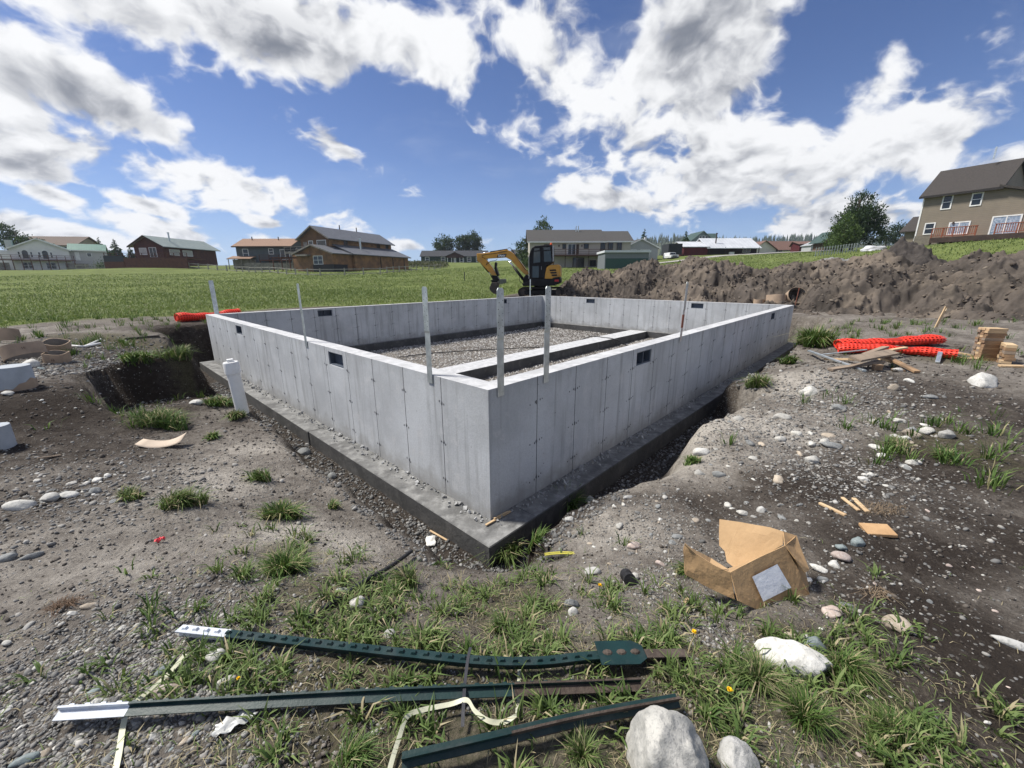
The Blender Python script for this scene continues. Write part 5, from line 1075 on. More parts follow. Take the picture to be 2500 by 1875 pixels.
# timber
wood_w = M('weathered plank', (.30, .235, .175), (.19, .15, .115), scale=3, rough=.9, bump=.2, bscale=60); wood_n = M('fresh sawn timber', (.58, .43, .26), (.48, .34, .20), scale=4, rough=.8, bump=.1); wood_b = M('stained form board', (.34, .22, .125), (.22, .145, .09), scale=4, rough=.85, dirt=((.12, .09, .065), .5, 3))
def plank(label, p, q_, wd_, th, m_, l0=.02, l1=.02, cat='plank', group=None, name='plank', roll_=0.):
    a = gp(*p)+Vector((0, 0, l0)); c = gp(*q_)+Vector((0, 0, l1)); b = MB(); up = Vector((roll_, 0, 1)); mid = (a+c)/2; b.beam(a-mid, c-mid, wd_, th, up)
    o = b.build(name, m_, bevel=.003, seg=1); o.location = mid; return tag(o, label, cat, group)
def c6(x, y): return (1880+x*.2803, 680+y*.2803)
G_ = 'scrap timber pile on the right'
plank('broad broken plank on top of the scrap timber pile', c6(720, 790), c6(1050, 740), .17, .035, wood_w, .16, .20, group=G_, roll_=.5)
plank('short dark plank leaning on the back of the scrap timber pile', c6(810, 740), c6(985, 690), .12, .03, wood_w, .17, .20, group=G_, roll_=-.6)
plank('long thin plank pointing left out of the scrap timber pile', c6(520, 805), c6(965, 780), .09, .035, wood_w, .02, .11, group=G_)
plank('plank sloping down to the right end of the scrap timber pile', c6(1000, 760), c6(1280, 825), .09, .035, wood_b, .15, .02, group=G_)
plank('pale plank lying along the back of the scrap timber pile', c6(495, 725), c6(705, 740), .12, .035, wood_n, .05, .07, group=G_)
plank('light offcut under the right side of the scrap timber pile', c6(940, 760), c6(1070, 775), .14, .04, wood_n, .12, .09, group=G_)
plank('stub of timber on edge in front of the scrap timber pile', c6(890, 800), c6(965, 802), .05, .09, wood_b, .05, .05, group=G_)
plank('light batten sticking out towards the orange rolls', c6(1035, 690), c6(1168, 672), .07, .03, wood_n, .14, .15, group=G_)
plank('brown plank end at the bottom right of the scrap timber pile', c6(1050, 800), c6(1180, 812), .10, .03, wood_b, .02, .02, group=G_)
plank('upper pale batten between rolls and board stack', c6(1625, 665), c6(1815, 690), .035, .03, wood_n, .04, .02)
plank('lower pale batten between rolls and board stack', c6(1640, 700), c6(1805, 706), .03, .025, wood_n, .02, .02)
plank('long galvanised steel angle lying across the scrap timber', c6(330, 672), c6(820, 815), .05, .03, galv, .10, .02, 'steel angle', name='steel_angle')
plank('thin pale steel strip under the scrap timber', c6(430, 690), c6(835, 665), .035, .02, galv, .06, .10, 'steel strip', name='steel_strip')
plank('short galvanised post end in the turf below the orange rolls', c6(1455, 740), c6(1470, 690), .06, .03, galv, .02, .10, 'steel post', name='steel_post')
def stack(label, base, n, L_, wd_, ang, th=.041, seed=0):
    o = thing('board_stack', label, 'board stack', base, ang); r_ = np.random.default_rng(seed)
    for k in range(n):
        cols = 3
        for c in range(cols):
            w1 = wd_/cols; b = MB(); jx, jy = r_.normal(0, .008, 2); b.box(-L_/2+jx, L_/2+jx, -wd_/2+c*w1+.002+jy*.3, -wd_/2+(c+1)*w1-.002+jy*.3, k*th+.001, (k+1)*th-.002)
            b.build('board', [wood_n, wood_b, wood_b, wood_w][r_.integers(0, 4)] if k < n-1 else wood_n, o, bevel=.002, seg=1)
    return o
g = gp(2419, 884); SS = math.hypot(g.x, g.y)
zc_ = g.y*CT-(g.z-CAMZ)*ST
stack('tall neat stack of sawn boards on the right', g+Vector((.06, .16, -.02)), 14, 62/F_PX*zc_*.62, .20, R(-12), 97/F_PX*zc_/14*.86, 3)
g = gp(2462, 893); stack('low stack of boards leaning against the tall board stack', g+Vector((.06, .12, -.02)), 7, .12, .34, R(-40), .052, 4)
plank('loose board lying at the foot of the low board stack', c6(1990, 770), c6(2200, 775), .09, .03, wood_n, .02, .02)
# survey stake
g = gp(2284, 800); b = MB(); b.box(-.03, .03, -.012, .012, -.2, .52); sk = b.build('survey_stake', wood_n); sk.location = g; sk.rotation_euler = (0, R(14), 0); tag(sk, 'leaning wooden survey stake with short crosspiece before the heap', 'stake')
b = MB(); b.box(.0, .10, -.03, -.0125, .42, .48); b.build('crosspiece', M('pale pine', (.70, .58, .40)), sk)
# odds and ends on the left bank
plank('dark bar lying on the bare soil near the left corner', (305, 829), (390, 823), .05, .04, steel_d, .02, .03, 'bar', name='steel_bar')
for i, (p, q_, lb) in enumerate((((212, 848), (248, 832), 'upper thin white tube in the small scatter by the weeds'), ((205, 850), (246, 842), 'lower thin white tube in the small scatter by the weeds'), ((175, 848), (205, 850), 'short white tube lying left of the thin pair'))):
    a, c = gp(*p, .03), gp(*q_, .03); b = MB(); b.tube([a-a, c-a], .022, 8); o = b.build('plastic_tube', pvc, smooth=True); o.location = a; tag(o, lb, 'tube', 'white tubes by the weeds')
# dropped scrap of form tube card
g = gp(398, 1090); b = MB(); vs_ = []; fs = []
for i in range(9):
    for j in range(5):
        u_, v_ = i/8, j/4; e_ = .02*math.sin(7*u_)+.012*math.sin(13*v_); vs_.append(((u_-.5)*.40, (v_-.5)*(.15+e_), .015+.055*(2*u_-1.1)**2+.05*u_*v_))
fs = [(i*5+j, (i+1)*5+j, (i+1)*5+j+1, i*5+j+1) for i in range(8) for j in range(4)]
b.add(vs_, fs); o = b.build('card_scrap', M('tan card scrap', (.52, .43, .34), (.45, .37, .29), scale=6), smooth=True); o.location = g; o.rotation_euler = (0, 0, R(15)); o.modifiers.new('s', 'SOLIDIFY').thickness = .005; tag(o, 'curled tan scrap of card on the bare soil left of the trench', 'card scrap')
# ------------------------------------------------------------------ fence posts lying in the foreground
tg = M('dark green post paint', (.010, .034, .034), (.008, .026, .027), scale=10, rough=.45, bump=.08, bscale=90, dirt=((.075, .085, .082), .35, 9)); tw = M('white post tip paint', (.62, .66, .72), (.52, .56, .62), scale=20, rough=.5, dirt=((.35, .35, .35), .4, 14)); mud = M('caked mud', (.055, .042, .035), (.10, .08, .066), scale=14, rough=.95, bump=.6)
def smooth_path(pts, n=10):
    P_ = [Vector(p) for p in pts]; out = []
    for i in range(len(P_)-1):
        p0, p1, p2, p3 = P_[max(i-1, 0)], P_[i], P_[i+1], P_[min(i+2, len(P_)-1)]
        for k in range(n): t = k/n; out.append(.5*((2*p1)+(p2-p0)*t+(2*p0-5*p1+4*p2-p3)*t*t+(3*p1-p0-3*p2+p3)*t**3))
    return out+[P_[-1]]
def sweep(b, path, prof, roll_):
    """closed profile (across, up) swept along the path, turned by roll_ about it"""
    n = len(prof); vs_ = []; fs = []; c, s = math.cos(roll_), math.sin(roll_)
    for i, p in enumerate(path):
        d = (path[min(i+1, len(path)-1)]-path[max(i-1, 0)]).normalized(); a = d.cross(Vector((0, 0, 1))).normalized(); u_ = a.cross(d)
        for (x, z) in prof: vs_.append(p+a*(x*c-z*s)+u_*(x*s+z*c))
    for i in range(len(path)-1):
        for k in range(n): fs.append((i*n+k, i*n+(k+1) % n, (i+1)*n+(k+1) % n, (i+1)*n+k))
    fs += [tuple(range(n-1, -1, -1)), tuple((len(path)-1)*n+k for k in range(n))]
    b.add(vs_, fs)
TPROF = [(-.021, .0), (.021, .0), (.0205, -.006), (.004, -.008), (.0032, -.036), (-.0032, -.036), (-.004, -.008), (-.0205, -.006)]
POSTS = []
def tpost(label, px_pts, lifts, roll_, tip, mudf=None, studs=True, spade=None):
    pts = [gp(x, y)+Vector((0, 0, l)) for (x, y), l in zip(px_pts, lifts)]; o = thing('fence_post', label, 'fence post', pts[0], 0, 'steel fence posts lying in the foreground')
    POSTS.append(np.array([p[:2] for p in smooth_path(pts, 8)])); path = [p-pts[0] for p in smooth_path(pts, 8)]; L = np.cumsum([0]+[(b_-a_).length for a_, b_ in zip(path[:-1], path[1:])])
    def sub(s0, s1):
        res = [p for p, l in zip(path, L) if s0 < l < s1]
        def at(s): i = min(max(int(np.searchsorted(L, s))-1, 0), len(path)-2); return path[i].lerp(path[i+1], (s-L[i])/(L[i+1]-L[i]))
        return [at(s0)]+res+[at(s1)]
    b = MB(); sweep(b, sub(tip, L[-1]), TPROF, roll_); st_ = b.build('shaft', tg, o)
    if tip: b = MB(); sweep(b, sub(0, tip), TPROF, roll_); b.build('painted_tip', tw, o)
    if mudf:
        b = MB(); sweep(b, sub(L[-1]*mudf[0], L[-1]*mudf[1]), [(x*1.06, z*1.05+.0012) for x, z in TPROF], roll_); b.build('mud_crust', mud, o)
    if studs:
        sb, sw_ = MB(), MB(); c, s = math.cos(roll_), math.sin(roll_); k = .03
        while k < L[-1]-.25:
            i = min(max(int(np.searchsorted(L, k))-1, 0), len(path)-2); p = path[i].lerp(path[i+1], (k-L[i])/(L[i+1]-L[i])); d = (path[i+1]-path[i]).normalized(); a = d.cross(Vector((0, 0, 1))).normalized(); u_ = a.cross(d); nrm = -a*s+u_*c
            if nrm.z < 0 and False: nrm = -nrm
            t_ = sw_ if k < tip else sb
            e0, e1 = p-d*.012, p+d*.012; t_.add([e0+a*c*.008+u_*s*.008, e1+a*c*.008+u_*s*.008, e1-a*c*.008-u_*s*.008, e0-a*c*.008-u_*s*.008]+[p-d*.007+nrm*.010+a*c*.006+u_*s*.006, p+d*.007+nrm*.010+a*c*.006+u_*s*.006, p+d*.007+nrm*.010-a*c*.006-u_*s*.006, p-d*.007+nrm*.010-a*c*.006-u_*s*.006], [(4, 5, 6, 7), (0, 1, 5, 4), (1, 2, 6, 5), (2, 3, 7, 6), (3, 0, 4, 7)])
            k += .052
        tag(sb.build('studs', tg, o), None, None, None, 'stuff')
        if sw_.v: tag(sw_.build('tip_studs', tw, o), None, None, None, 'stuff')
    if spade:
        i = int(np.searchsorted(L, L[-1]*spade)); p = path[i]; d = (path[i+1]-path[i-1]).normalized(); a = d.cross(Vector((0, 0, 1))).normalized(); u_ = a.cross(d)
        out = [(-.10, -.055), (.06, -.055), (.10, -.03), (.10, .03), (.06, .055), (-.10, .055)]; th = .004
        b = MB(); b.add([p+d*x+a*y+u_*.006 for x, y in out]+[p+d*x+a*y+u_*(.006+th) for x, y in out], [tuple(range(5, -1, -1)), tuple(range(6, 12))]+[(j, (j+1) % 6, (j+1) % 6+6, j+6) for j in range(6)]); sp_ = b.build('anchor_plate', tg, o)
        b = MB()
        for x in (-.06, 0, .06): b.lathe([(.014, 0), (.010, .006), (.002, .008)], 8, Matrix.Translation(p+d*x+u_*(.006+th)) @ Matrix.Scale(1.6, 4, d))
        tag(b.build('weld_lumps', mud, sp_), None, None, None, 'stuff')
    return o
tpost('upper green steel fence post with white tip and square anchor plate, slightly bent', [(444, 1560), (700, 1590), (1000, 1624), (1180, 1642), (1320, 1640), (1460, 1626), (1675, 1612)], [.06, .065, .065, .065, .06, .06, .04], .12, .235, (.86, 1.), True, .865)
tpost('middle green steel fence post with white tip, straight and stem side showing', [(162, 1758), (500, 1740), (900, 1718), (1250, 1700), (1560, 1680)], [.055, .06, .06, .055, .04], R(72), .23, (.76, 1.), True)
tpost('lowest green steel fence post, muddy and running under the pale boulder', [(985, 1892), (1200, 1840), (1420, 1786), (1650, 1736)], [.06, .06, .06, .05], R(158), 0., (.35, 1.), False)
# plastic strapping
strap_m = M('cream plastic strapping', (.66, .66, .50), (.56, .56, .42), scale=12, rough=.5, bump=.05); strap_k = M('black plastic strapping', (.03, .032, .038), (.045, .045, .05), rough=.5)
def band(name, label, pts, lifts, wd_, m_, tw_=None, cat='strap'):
    P_ = smooth_path([gp(x, y)+Vector((0, 0, l)) for (x, y), l in zip(pts, lifts)], 8); n = len(P_); vs_ = []
    for i, p in enumerate(P_):
        d = (P_[min(i+1, n-1)]-P_[max(i-1, 0)]).normalized(); a = d.cross(Vector((0, 0, 1))).normalized(); u_ = a.cross(d); t = (np.interp(i/(n-1), *tw_) if tw_ else 0.); vs_ += [p+(a*math.cos(t)+u_*math.sin(t))*wd_/2, p-(a*math.cos(t)+u_*math.sin(t))*wd_/2]
    b = MB(); b.add([v-P_[0] for v in vs_], [(2*i, 2*i+2, 2*i+3, 2*i+1) for i in range(n-1)]); o = b.build(name, m_); o.location = P_[0]; o.modifiers.new('s', 'SOLIDIFY').thickness = .0014
    return tag(o, label, cat)
band('strap', 'long looping cream plastic strap passing under the fence posts', [(1272, 1592), (1268, 1650), (1266, 1705), (1263, 1745), (1252, 1778), (1225, 1790), (1192, 1786), (1160, 1762), (1140, 1740), (1100, 1745), (1030, 1760), (996, 1774), (978, 1812), (955, 1880), (945, 1930)], [.01, .008, .004, .02, .05, .05, .05, .05, .06, .05, .05, .045, .03, .02, .02], .015, strap_m, ([0, .3, .4, .55, .6, .75, 1], [0, 0, .9, 1.1, .3, .9, .2]))
band('strap', 'short cream plastic strap under the upper fence post tip on the left', [(455, 1608), (420, 1648), (375, 1690), (335, 1722)], [.025, .02, .02, .02], .016, strap_m, ([0, 1], [.2, .5]))
band('strap', 'cream plastic strap running out of the bottom edge below the white post tip', [(308, 1762), (301, 1800), (294, 1850), (284, 1900)], [.02, .02, .02, .02], .017, strap_m)
band('strap', 'thin black plastic strap crossing the two upper fence posts', [(1150, 1612), (1144, 1640), (1138, 1690), (1134, 1730), (1130, 1790)], [.07, .072, .075, .06, .03], .012, strap_k)
hose([gp(752, 1515, .012), gp(790, 1492, .015), gp(840, 1460, .018), gp(900, 1424, .03), gp(955, 1392, .03), gp(1006, 1360, .05)], .0135, 'hose', 'short piece of black hose lying in the turf towards the trench')
# ------------------------------------------------------------------ torn cardboard box
cb = M('brown corrugated card', (.46, .30, .155), (.39, .25, .128), scale=5, rough=.85, bump=.3, bscale=16, dirt=((.27, .17, .085), .5, 3.2)); cb_in = M('brown card inside', (.46, .31, .17), (.39, .26, .14), scale=5, rough=.9, bump=.25, bscale=18)
def on_pl(px, py, P0, nrm): r = Vector(ray(px, py)); o_ = Vector((0, 0, CAMZ)); t = (P0-o_).dot(nrm)/r.dot(nrm); return o_+r*t
f0, f1 = gp(1838, 1490), gp(1985, 1472)
box = thing('cardboard_box', 'torn open brown cardboard box with white paper label', 'cardboard box', (f0+f1)/2); O_ = (f0+f1)/2
Ya = f0.y
A_ = Vector(aty(1783, 1397, Ya+.05)); B_ = Vector(aty(1915, 1332, f1.y+.17))
def panel_cb(nm, pts3, th=.006, m_=cb, wr=.004, sub=3, seed=0):
    import bmesh
    me = bpy.data.meshes.new(nm); bm = bmesh.new(); vs_ = [bm.verts.new(p-O_) for p in pts3]; f = bm.faces.new(vs_); bmesh.ops.triangulate(bm, faces=[f]); bmesh.ops.subdivide_edges(bm, edges=bm.edges[:], cuts=sub, use_grid_fill=True); bmesh.ops.triangulate(bm, faces=bm.faces[:])
    bm.normal_update(); r_ = np.random.default_rng(seed)
    for v in bm.verts: v.co += v.normal*wr*float(fbm(np.array([v.co.x*9+seed]), np.array([v.co.z*9+v.co.y*7]), 3, seed)[0])*2.4
    bm.to_mesh(me); bm.free(); me.materials.append(m_); me.materials.append(cb_in); o = bpy.data.objects.new(nm, me); link(o, box); s = o.modifiers.new('s', 'SOLIDIFY'); s.thickness = th; s.offset = 0; return o
nF = (B_-A_).cross(f0-A_).normalized()
front = panel_cb('front_panel', [A_, on_pl(1850, 1361, A_, nF), B_, on_pl(1948, 1392, A_, nF), on_pl(1966, 1440, A_, nF), on_pl(1990, 1474, A_, nF), on_pl(1930, 1496, A_, nF), on_pl(1860, 1494, A_, nF), on_pl(1800, 1466, A_, nF)], seed=1, wr=.0022)
E1 = Vector(aty(1672, 1402, Ya+.12)); nL = (E1-A_).cross(Vector((.1, .1, 1))).normalized()
panel_cb('left_panel', [A_, on_pl(1740, 1377, A_, nL), on_pl(1700, 1352, A_, nL), on_pl(1672, 1326, A_, nL), on_pl(1668, 1345, A_, nL), E1, on_pl(1728, 1434, A_, nL), on_pl(1794, 1464, A_, nL)], seed=2)
K1 = Vector(aty(1775, 1372, Ya+.34)); K2 = Vector(aty(1912, 1330, f1.y+.24)); K3 = Vector(aty(1757, 1268, Ya+.52)); nB = (K2-K1).cross(K3-K1).normalized()
panel_cb('back_panel', [K1, on_pl(1800, 1392, K1, nB), on_pl(1850, 1366, K1, nB), K2, on_pl(1912, 1298, K1, nB), on_pl(1880, 1288, K1, nB), on_pl(1810, 1275, K1, nB), K3, on_pl(1756, 1332, K1, nB), on_pl(1769, 1345, K1, nB)], m_=cb_in, seed=3)
F2 = on_pl(1912, 1298, K1, nB); F3 = Vector(aty(1944, 1308, f1.y+.30)); F4 = Vector(aty(1973, 1392, f1.y+.14)); F5 = Vector(aty(1961, 1398, f1.y+.12))
panel_cb('right_flap', [B_+nF*.0, F2, F3, F4, F5, Vector(aty(1940, 1365, f1.y+.135))], seed=4, sub=2)
panel_cb('side_panel', [B_, F3, Vector(aty(1975, 1440, f1.y+.16)), on_pl(1990, 1474, A_, nF), on_pl(1966, 1440, A_, nF)], seed=6, sub=2)
panel_cb('bottom_panel', [A_+Vector((0, .02, -.04)), K1+Vector((0, -.02, -.03)), K2+Vector((0, 0, -.05)), B_+Vector((0, .02, -.06))], m_=cb_in, seed=5, sub=3)
panel_cb('torn_flap', [Vector(aty(1672, 1330, Ya+.13)), Vector(aty(1735, 1364, Ya+.17)), Vector(aty(1770, 1385, Ya+.15)), A_+Vector((0, .015, .0)), Vector(aty(1730, 1385, Ya+.10))], m_=cb_in, seed=7, sub=2)
off_ = nF*(-.016 if nF.y > 0 else .016)
lab = MB(); L_ = [on_pl(x, y, A_, nF)+off_-O_ for x, y in ((1830, 1406), (1891, 1375), (1925, 1432), (1857, 1466))]; lab.add(L_, [(0, 1, 2, 3)]); lo = lab.build('paper_label', M('white label paper', (.84, .85, .87), (.76, .77, .80), scale=9, rough=.6, dirt=((.58, .60, .63), .4, 12)), box)
# ------------------------------------------------------------------ small litter
g = gp(1532, 1420, .03); b = MB(); b.lathe([(.030, -.045), (.036, -.045), (.036, -.02), (.028, -.015), (.028, .015), (.036, .02), (.036, .045), (.030, .045)], 20, Matrix.Rotation(R(70), 4, 'X')); o = b.build('pipe_fitting', black_m, smooth=False); o.location = g; tag(o, 'black plastic pipe fitting lying in the soil left of the box', 'pipe fitting')
ns = thing('nail_strip', 'curved strip of nails held by yellow plastic on the soil', 'nail strip', gp(1370, 1362, .02), R(2))
a0 = gp(1340, 1358); b0 = gp(1410, 1362); dv = (b0-a0); Ln = dv.length; b = MB(); yb = MB(); nb_ = 30
for k in range(nb_):
    t = k/(nb_-1)-.5; x = t*Ln; y0 = .012*(1-4*t*t); b.tube([(x, y0-.032, .005), (x+.006, y0+.032, .008)], .0022, 5)
yb.tube([(t*Ln, .012*(1-4*t*t)-.006, .010) for t in np.linspace(-.5, .5, 10)], .0045, 5); yb.tube([(t*Ln, .012*(1-4*t*t)+.010, .010) for t in np.linspace(-.5, .5, 10)], .0045, 5)
tag(b.build('nails', M('nail steel', (.09, .09, .09), (.13, .13, .12), metal=.6, rough=.4), ns), None, None, None, 'stuff'); yb.build('plastic_band', M('yellow plastic', (.72, .66, .12), (.6, .55, .1), rough=.4), ns)
def sheet(name, label, cat, px, sx_, sy_, rz, m_, cr_=.012, seed=0, lift=.012, tilt=(0, 0)):
    n = 10; vs_ = []
    for i in range(n):
        for j in range(n): u_, v_ = i/(n-1)-.5, j/(n-1)-.5; vs_.append((u_*sx_+.06*sx_*math.sin(9*v_+seed), v_*sy_, lift+cr_*float(fbm(np.array([u_*5+seed]), np.array([v_*5.]), 3, seed)[0])*2+cr_))
    b = MB(); b.add(vs_, [(i*n+j, (i+1)*n+j, (i+1)*n+j+1, i*n+j+1) for i in range(n-1) for j in range(n-1)]); o = b.build(name, m_, smooth=True); o.location = gp(*px); o.rotation_euler = (tilt[0], tilt[1], rz); o.modifiers.new('s', 'SOLIDIFY').thickness = .001; return tag(o, label, cat)
paper = M('white paper', (.72, .71, .66), (.62, .61, .57), scale=6, rough=.7)
sheet('paper_scrap', 'crumpled white paper scrap on the dark trench gravel', 'paper scrap', (1052, 1325), .085, .11, R(10), paper, .006, 3, .02, (R(18), 0))
sheet('plastic_scrap', 'torn translucent white plastic scrap below the middle fence post', 'plastic scrap', (577, 1772), .12, .05, R(38), M('milky plastic', (.50, .51, .50), (.38, .39, .38), scale=25, rough=.3), .010, 5)
sheet('flagging_tape', 'small crumpled piece of red flagging tape on the bare soil', 'tape', (392, 1324), .05, .018, R(35), M('red tape', (.75, .06, .08), (.6, .05, .06), rough=.4), .012, 7)
def stick(name, label, p, q_, wd_, th, m_, l0=.012, l1=.012, group=None, cat='wood offcut'):
    return plank(label, p, q_, wd_, th, m_, l0, l1, cat, group, name)
def at0(px, py, z=.0): return Vector(atz(px, py, z))
def stick0(label, p, q_, wd_, th, z=.02, group=None):
    a, c = at0(*p, z), at0(*q_, z); b = MB(); m_ = (a+c)/2; b.beam(a-m_, c-m_, wd_, th); o = b.build('wood_splinter', wood_n, bevel=.002, seg=1); o.location = m_; return tag(o, label, 'wood splinter', group)
stick0('longer wood splinter on the footing at the near corner', (1186, 1282), (1246, 1248), .022, .012, .012, 'wood splinters on the footing'); stick0('shorter wood splinter touching the near wall corner', (1206, 1266), (1240, 1249), .016, .010, .026, 'wood splinters on the footing')
stick('wood_splinter', 'orange tinted wood splinter beside the paper scrap in the trench', (1050, 1298), (1092, 1322), .018, .012, wood_n, cat='wood splinter')
stick('wood_strip', 'lower left of three sawn wood strips on the dark soil', (2000, 1232), (2064, 1262), .024, .018, wood_n, group='three sawn wood strips')
stick('wood_strip', 'middle of three sawn wood strips on the dark soil', (2055, 1218), (2096, 1250), .024, .014, wood_n, group='three sawn wood strips')
stick('wood_strip', 'right hand one of three sawn wood strips by the dead grass', (2083, 1220), (2118, 1254), .030, .014, wood_n, group='three sawn wood strips')
stick('wood_block', 'squarish splintered wood offcut below the three strips', (2106, 1296), (2178, 1300), .125, .022, M('splintered pine', (.47, .30, .155), (.38, .235, .12), scale=7, bump=.3))
stick('wood_chip', 'tiny wood chip leaning on a pebble left of the box', (1670, 1476), (1680, 1464), .018, .008, wood_n)
stick('twig', 'pale twig on the dark soil at the left', (92, 1122), (150, 1114), .018, .012, wood_w, cat='twig')
# dandelions
yf = M('dandelion yellow', (.85, .55, .01), (.75, .45, .01), scale=40, rough=.7)
stem_m = M('flower stem', (.10, .16, .05), (.08, .12, .04))
for i, (px, py, lb) in enumerate(((1462, 1440, 'yellow dandelion nearest the black pipe fitting'), (1690, 1558, 'yellow dandelion between the anchor plate and the box'), (1775, 1704, 'yellow dandelion nearest the bottom right boulders'), (584, 1676, 'small yellow flower by the upper post tip'))):
    g = gp(px, py+10); fl_ = thing('dandelion', lb, 'flower', g, 0, 'yellow flowers in the turf'); hh = .055; s_ = .35 if i == 3 else .62
    b = MB(); b.tube([(0, 0, -.02), (.004, .004, hh)], .0018, 5); b.build('stem', stem_m, fl_)
    b = MB(); r_ = np.random.default_rng(i)
    for k in range(46):
        a = r_.uniform(0, 6.28); e_ = r_.uniform(.1, 1.2); L__ = .019*s_*r_.uniform(.7, 1.1); d = Vector((math.cos(a)*math.cos(e_), math.sin(a)*math.cos(e_), math.sin(e_)*.8)); t = d.cross(Vector((0, 0, 1))).normalized()*.003; c = Vector((.004, .004, hh)); b.add([c-t*.5, c+t*.5, c+d*L__+t, c+d*L__-t], [(0, 1, 2, 3)])
    b.build('petals', yf, fl_)
# ------------------------------------------------------------------ stones
import bmesh
def rock_mesh(seed, sub=3, flat=.62, ang=.5):
    bm = bmesh.new(); bmesh.ops.create_icosphere(bm, subdivisions=sub, radius=1); r_ = np.random.default_rng(seed)
    pl = [(Vector(r_.normal(size=3)).normalized(), r_.uniform(.62, .92)) for _ in range(int(4+ang*9))]
    co = np.array([v.co[:] for v in bm.verts]); o1 = r_.uniform(0, 50, 3)
    nz = .5*fbm(co[:, 0]*1.1+o1[0]+co[:, 2]*.7, co[:, 1]*1.1+o1[1]-co[:, 2]*.6, 3, seed)+.12*fbm(co[:, 0]*4+o1[2], co[:, 1]*4+co[:, 2]*3, 3, seed+1)
    for v, n_ in zip(bm.verts, nz):
        p = v.co.copy()
        for (nn_, d) in pl:
            k = p.dot(nn_)-d
            if k > 0: p -= nn_*k*min(.97, .58+.4*ang)
        v.co = p*(1+.35*n_)
    for v in bm.verts: v.co.z *= flat
    me = bpy.data.meshes.new('stone'); bm.to_mesh(me); bm.free(); me.polygons.foreach_set('use_smooth', [True]*len(me.polygons)); return me
def rock_mat(name, a, b, c, sc=9., bump=.5):
    if name in MATS: return MATS[name]
    m = bpy.data.materials.new(name); m.use_nodes = True; t = NT(m.node_tree); t.n.clear(); co = t.node('ShaderNodeNewGeometry').outputs['Position']; rn = t.node('ShaderNodeObjectInfo').outputs['Random']
    n1 = t.noise(co, sc, 8, .65, .4); n2 = t.noise(co, sc*6, 6, .7); col = t.mix(t.rng(n1, .38, .62), a, b); col = t.mix(t.m('MULTIPLY', t.rng(n2, .48, .66), .65), col, c)
    col = t.mix(1.0, col, t.node('ShaderNodeCombineColor', {0: t.m('ADD', .72, t.m('MULTIPLY', rn, .42)), 1: t.m('ADD', .72, t.m('MULTIPLY', rn, .41)), 2: t.m('ADD', .72, t.m('MULTIPLY', rn, .38))}).outputs[0], 'MULTIPLY')
    bp = t.node('ShaderNodeBump', {'Strength': bump, 'Distance': .01, 'Height': t.m('ADD', n2, t.m('MULTIPLY', n1, .8))}); p = t.node('ShaderNodeBsdfPrincipled', {'Base Color': col, 'Roughness': .85, 'Normal': bp.outputs[0]}); p.inputs['Specular IOR Level'].default_value = .25
    t.l.new(p.outputs[0], t.node('ShaderNodeOutputMaterial').inputs[0]); MATS[name] = m; return m
RP = rock_mat('pale granite', (.53, .52, .485), (.40, .395, .37), (.22, .22, .215), 14); RW = rock_mat('white quartzite', (.62, .615, .59), (.50, .495, .465), (.29, .295, .285), 9); RG = rock_mat('grey stone', (.25, .26, .26), (.17, .18, .185), (.36, .36, .35), 12); RT = rock_mat('tan stone', (.42, .36, .29), (.33, .28, .22), (.50, .47, .42), 12); RK = rock_mat('pink stone', (.47, .39, .35), (.38, .31, .28), (.56, .53, .50), 10); RB = rock_mat('blue grey stone', (.24, .285, .29), (.18, .22, .225), (.36, .39, .385), 10)
ROCKS = [rock_mesh(700+i, 3, f, a) for i, (f, a) in enumerate(((.55, .5), (.62, .8), (.45, .5), (.66, 1.), (.5, .8), (.40, .4), (.7, .7), (.55, 1.), (.42, .8), (.58, .4)))]
for m_ in ROCKS: m_.materials.append(RP)
def px_m(g, px): z = g.y*CT-(g.z-CAMZ)*ST; return px/F_PX*z
def stone(label, px, py, wpx, mat, k=0, rz=0., asp=.75, tall=1., group=None, sink=.34, me=None, name='stone', cat='stone', tilt=(0, 0)):
    g = gp(px, py); s = px_m(g, wpx)/2/1.02; o = bpy.data.objects.new(name, me or ROCKS[k % len(ROCKS)]); link(o); o.scale = (s, s*asp, s*tall*1.1); h_ = s*tall*.62
    o.location = g+Vector((0, 0, h_*(1-2*sink)*.8)); o.rotation_euler = (tilt[0], tilt[1], rz); o.material_slots[0].link = 'OBJECT'; o.material_slots[0].material = mat; return tag(o, label, cat, group)
big = rock_mesh(901, 5, .85, 1.25); big.materials.append(RP); big2 = rock_mesh(905, 5, .8, 1.1); big2.materials.append(RW); big3 = rock_mesh(909, 5, .7, 1.0); big3.materials.append(RW)
def big_stone(label, px, py, wpx, me, mat, rz, asp, tall, sink=.3, tilt=(0, 0)): return stone(label, px, py, wpx, mat, 0, rz, asp, tall, None, sink, me, 'boulder', 'boulder', tilt)
big_stone('large pale grey boulder at the bottom edge resting on the muddy fence post', 1615, 1880, 235, big, RP, R(20), .85, 1.25, .22)
big_stone('white boulder cut off at the bottom edge right of the large pale one', 1800, 1885, 120, big2, RW, R(70), .8, 1.1, .25)
big_stone('long white boulder in the grass in front of the cardboard box', 1938, 1622, 175, big3, RW, R(-28), .48, .85, .42)
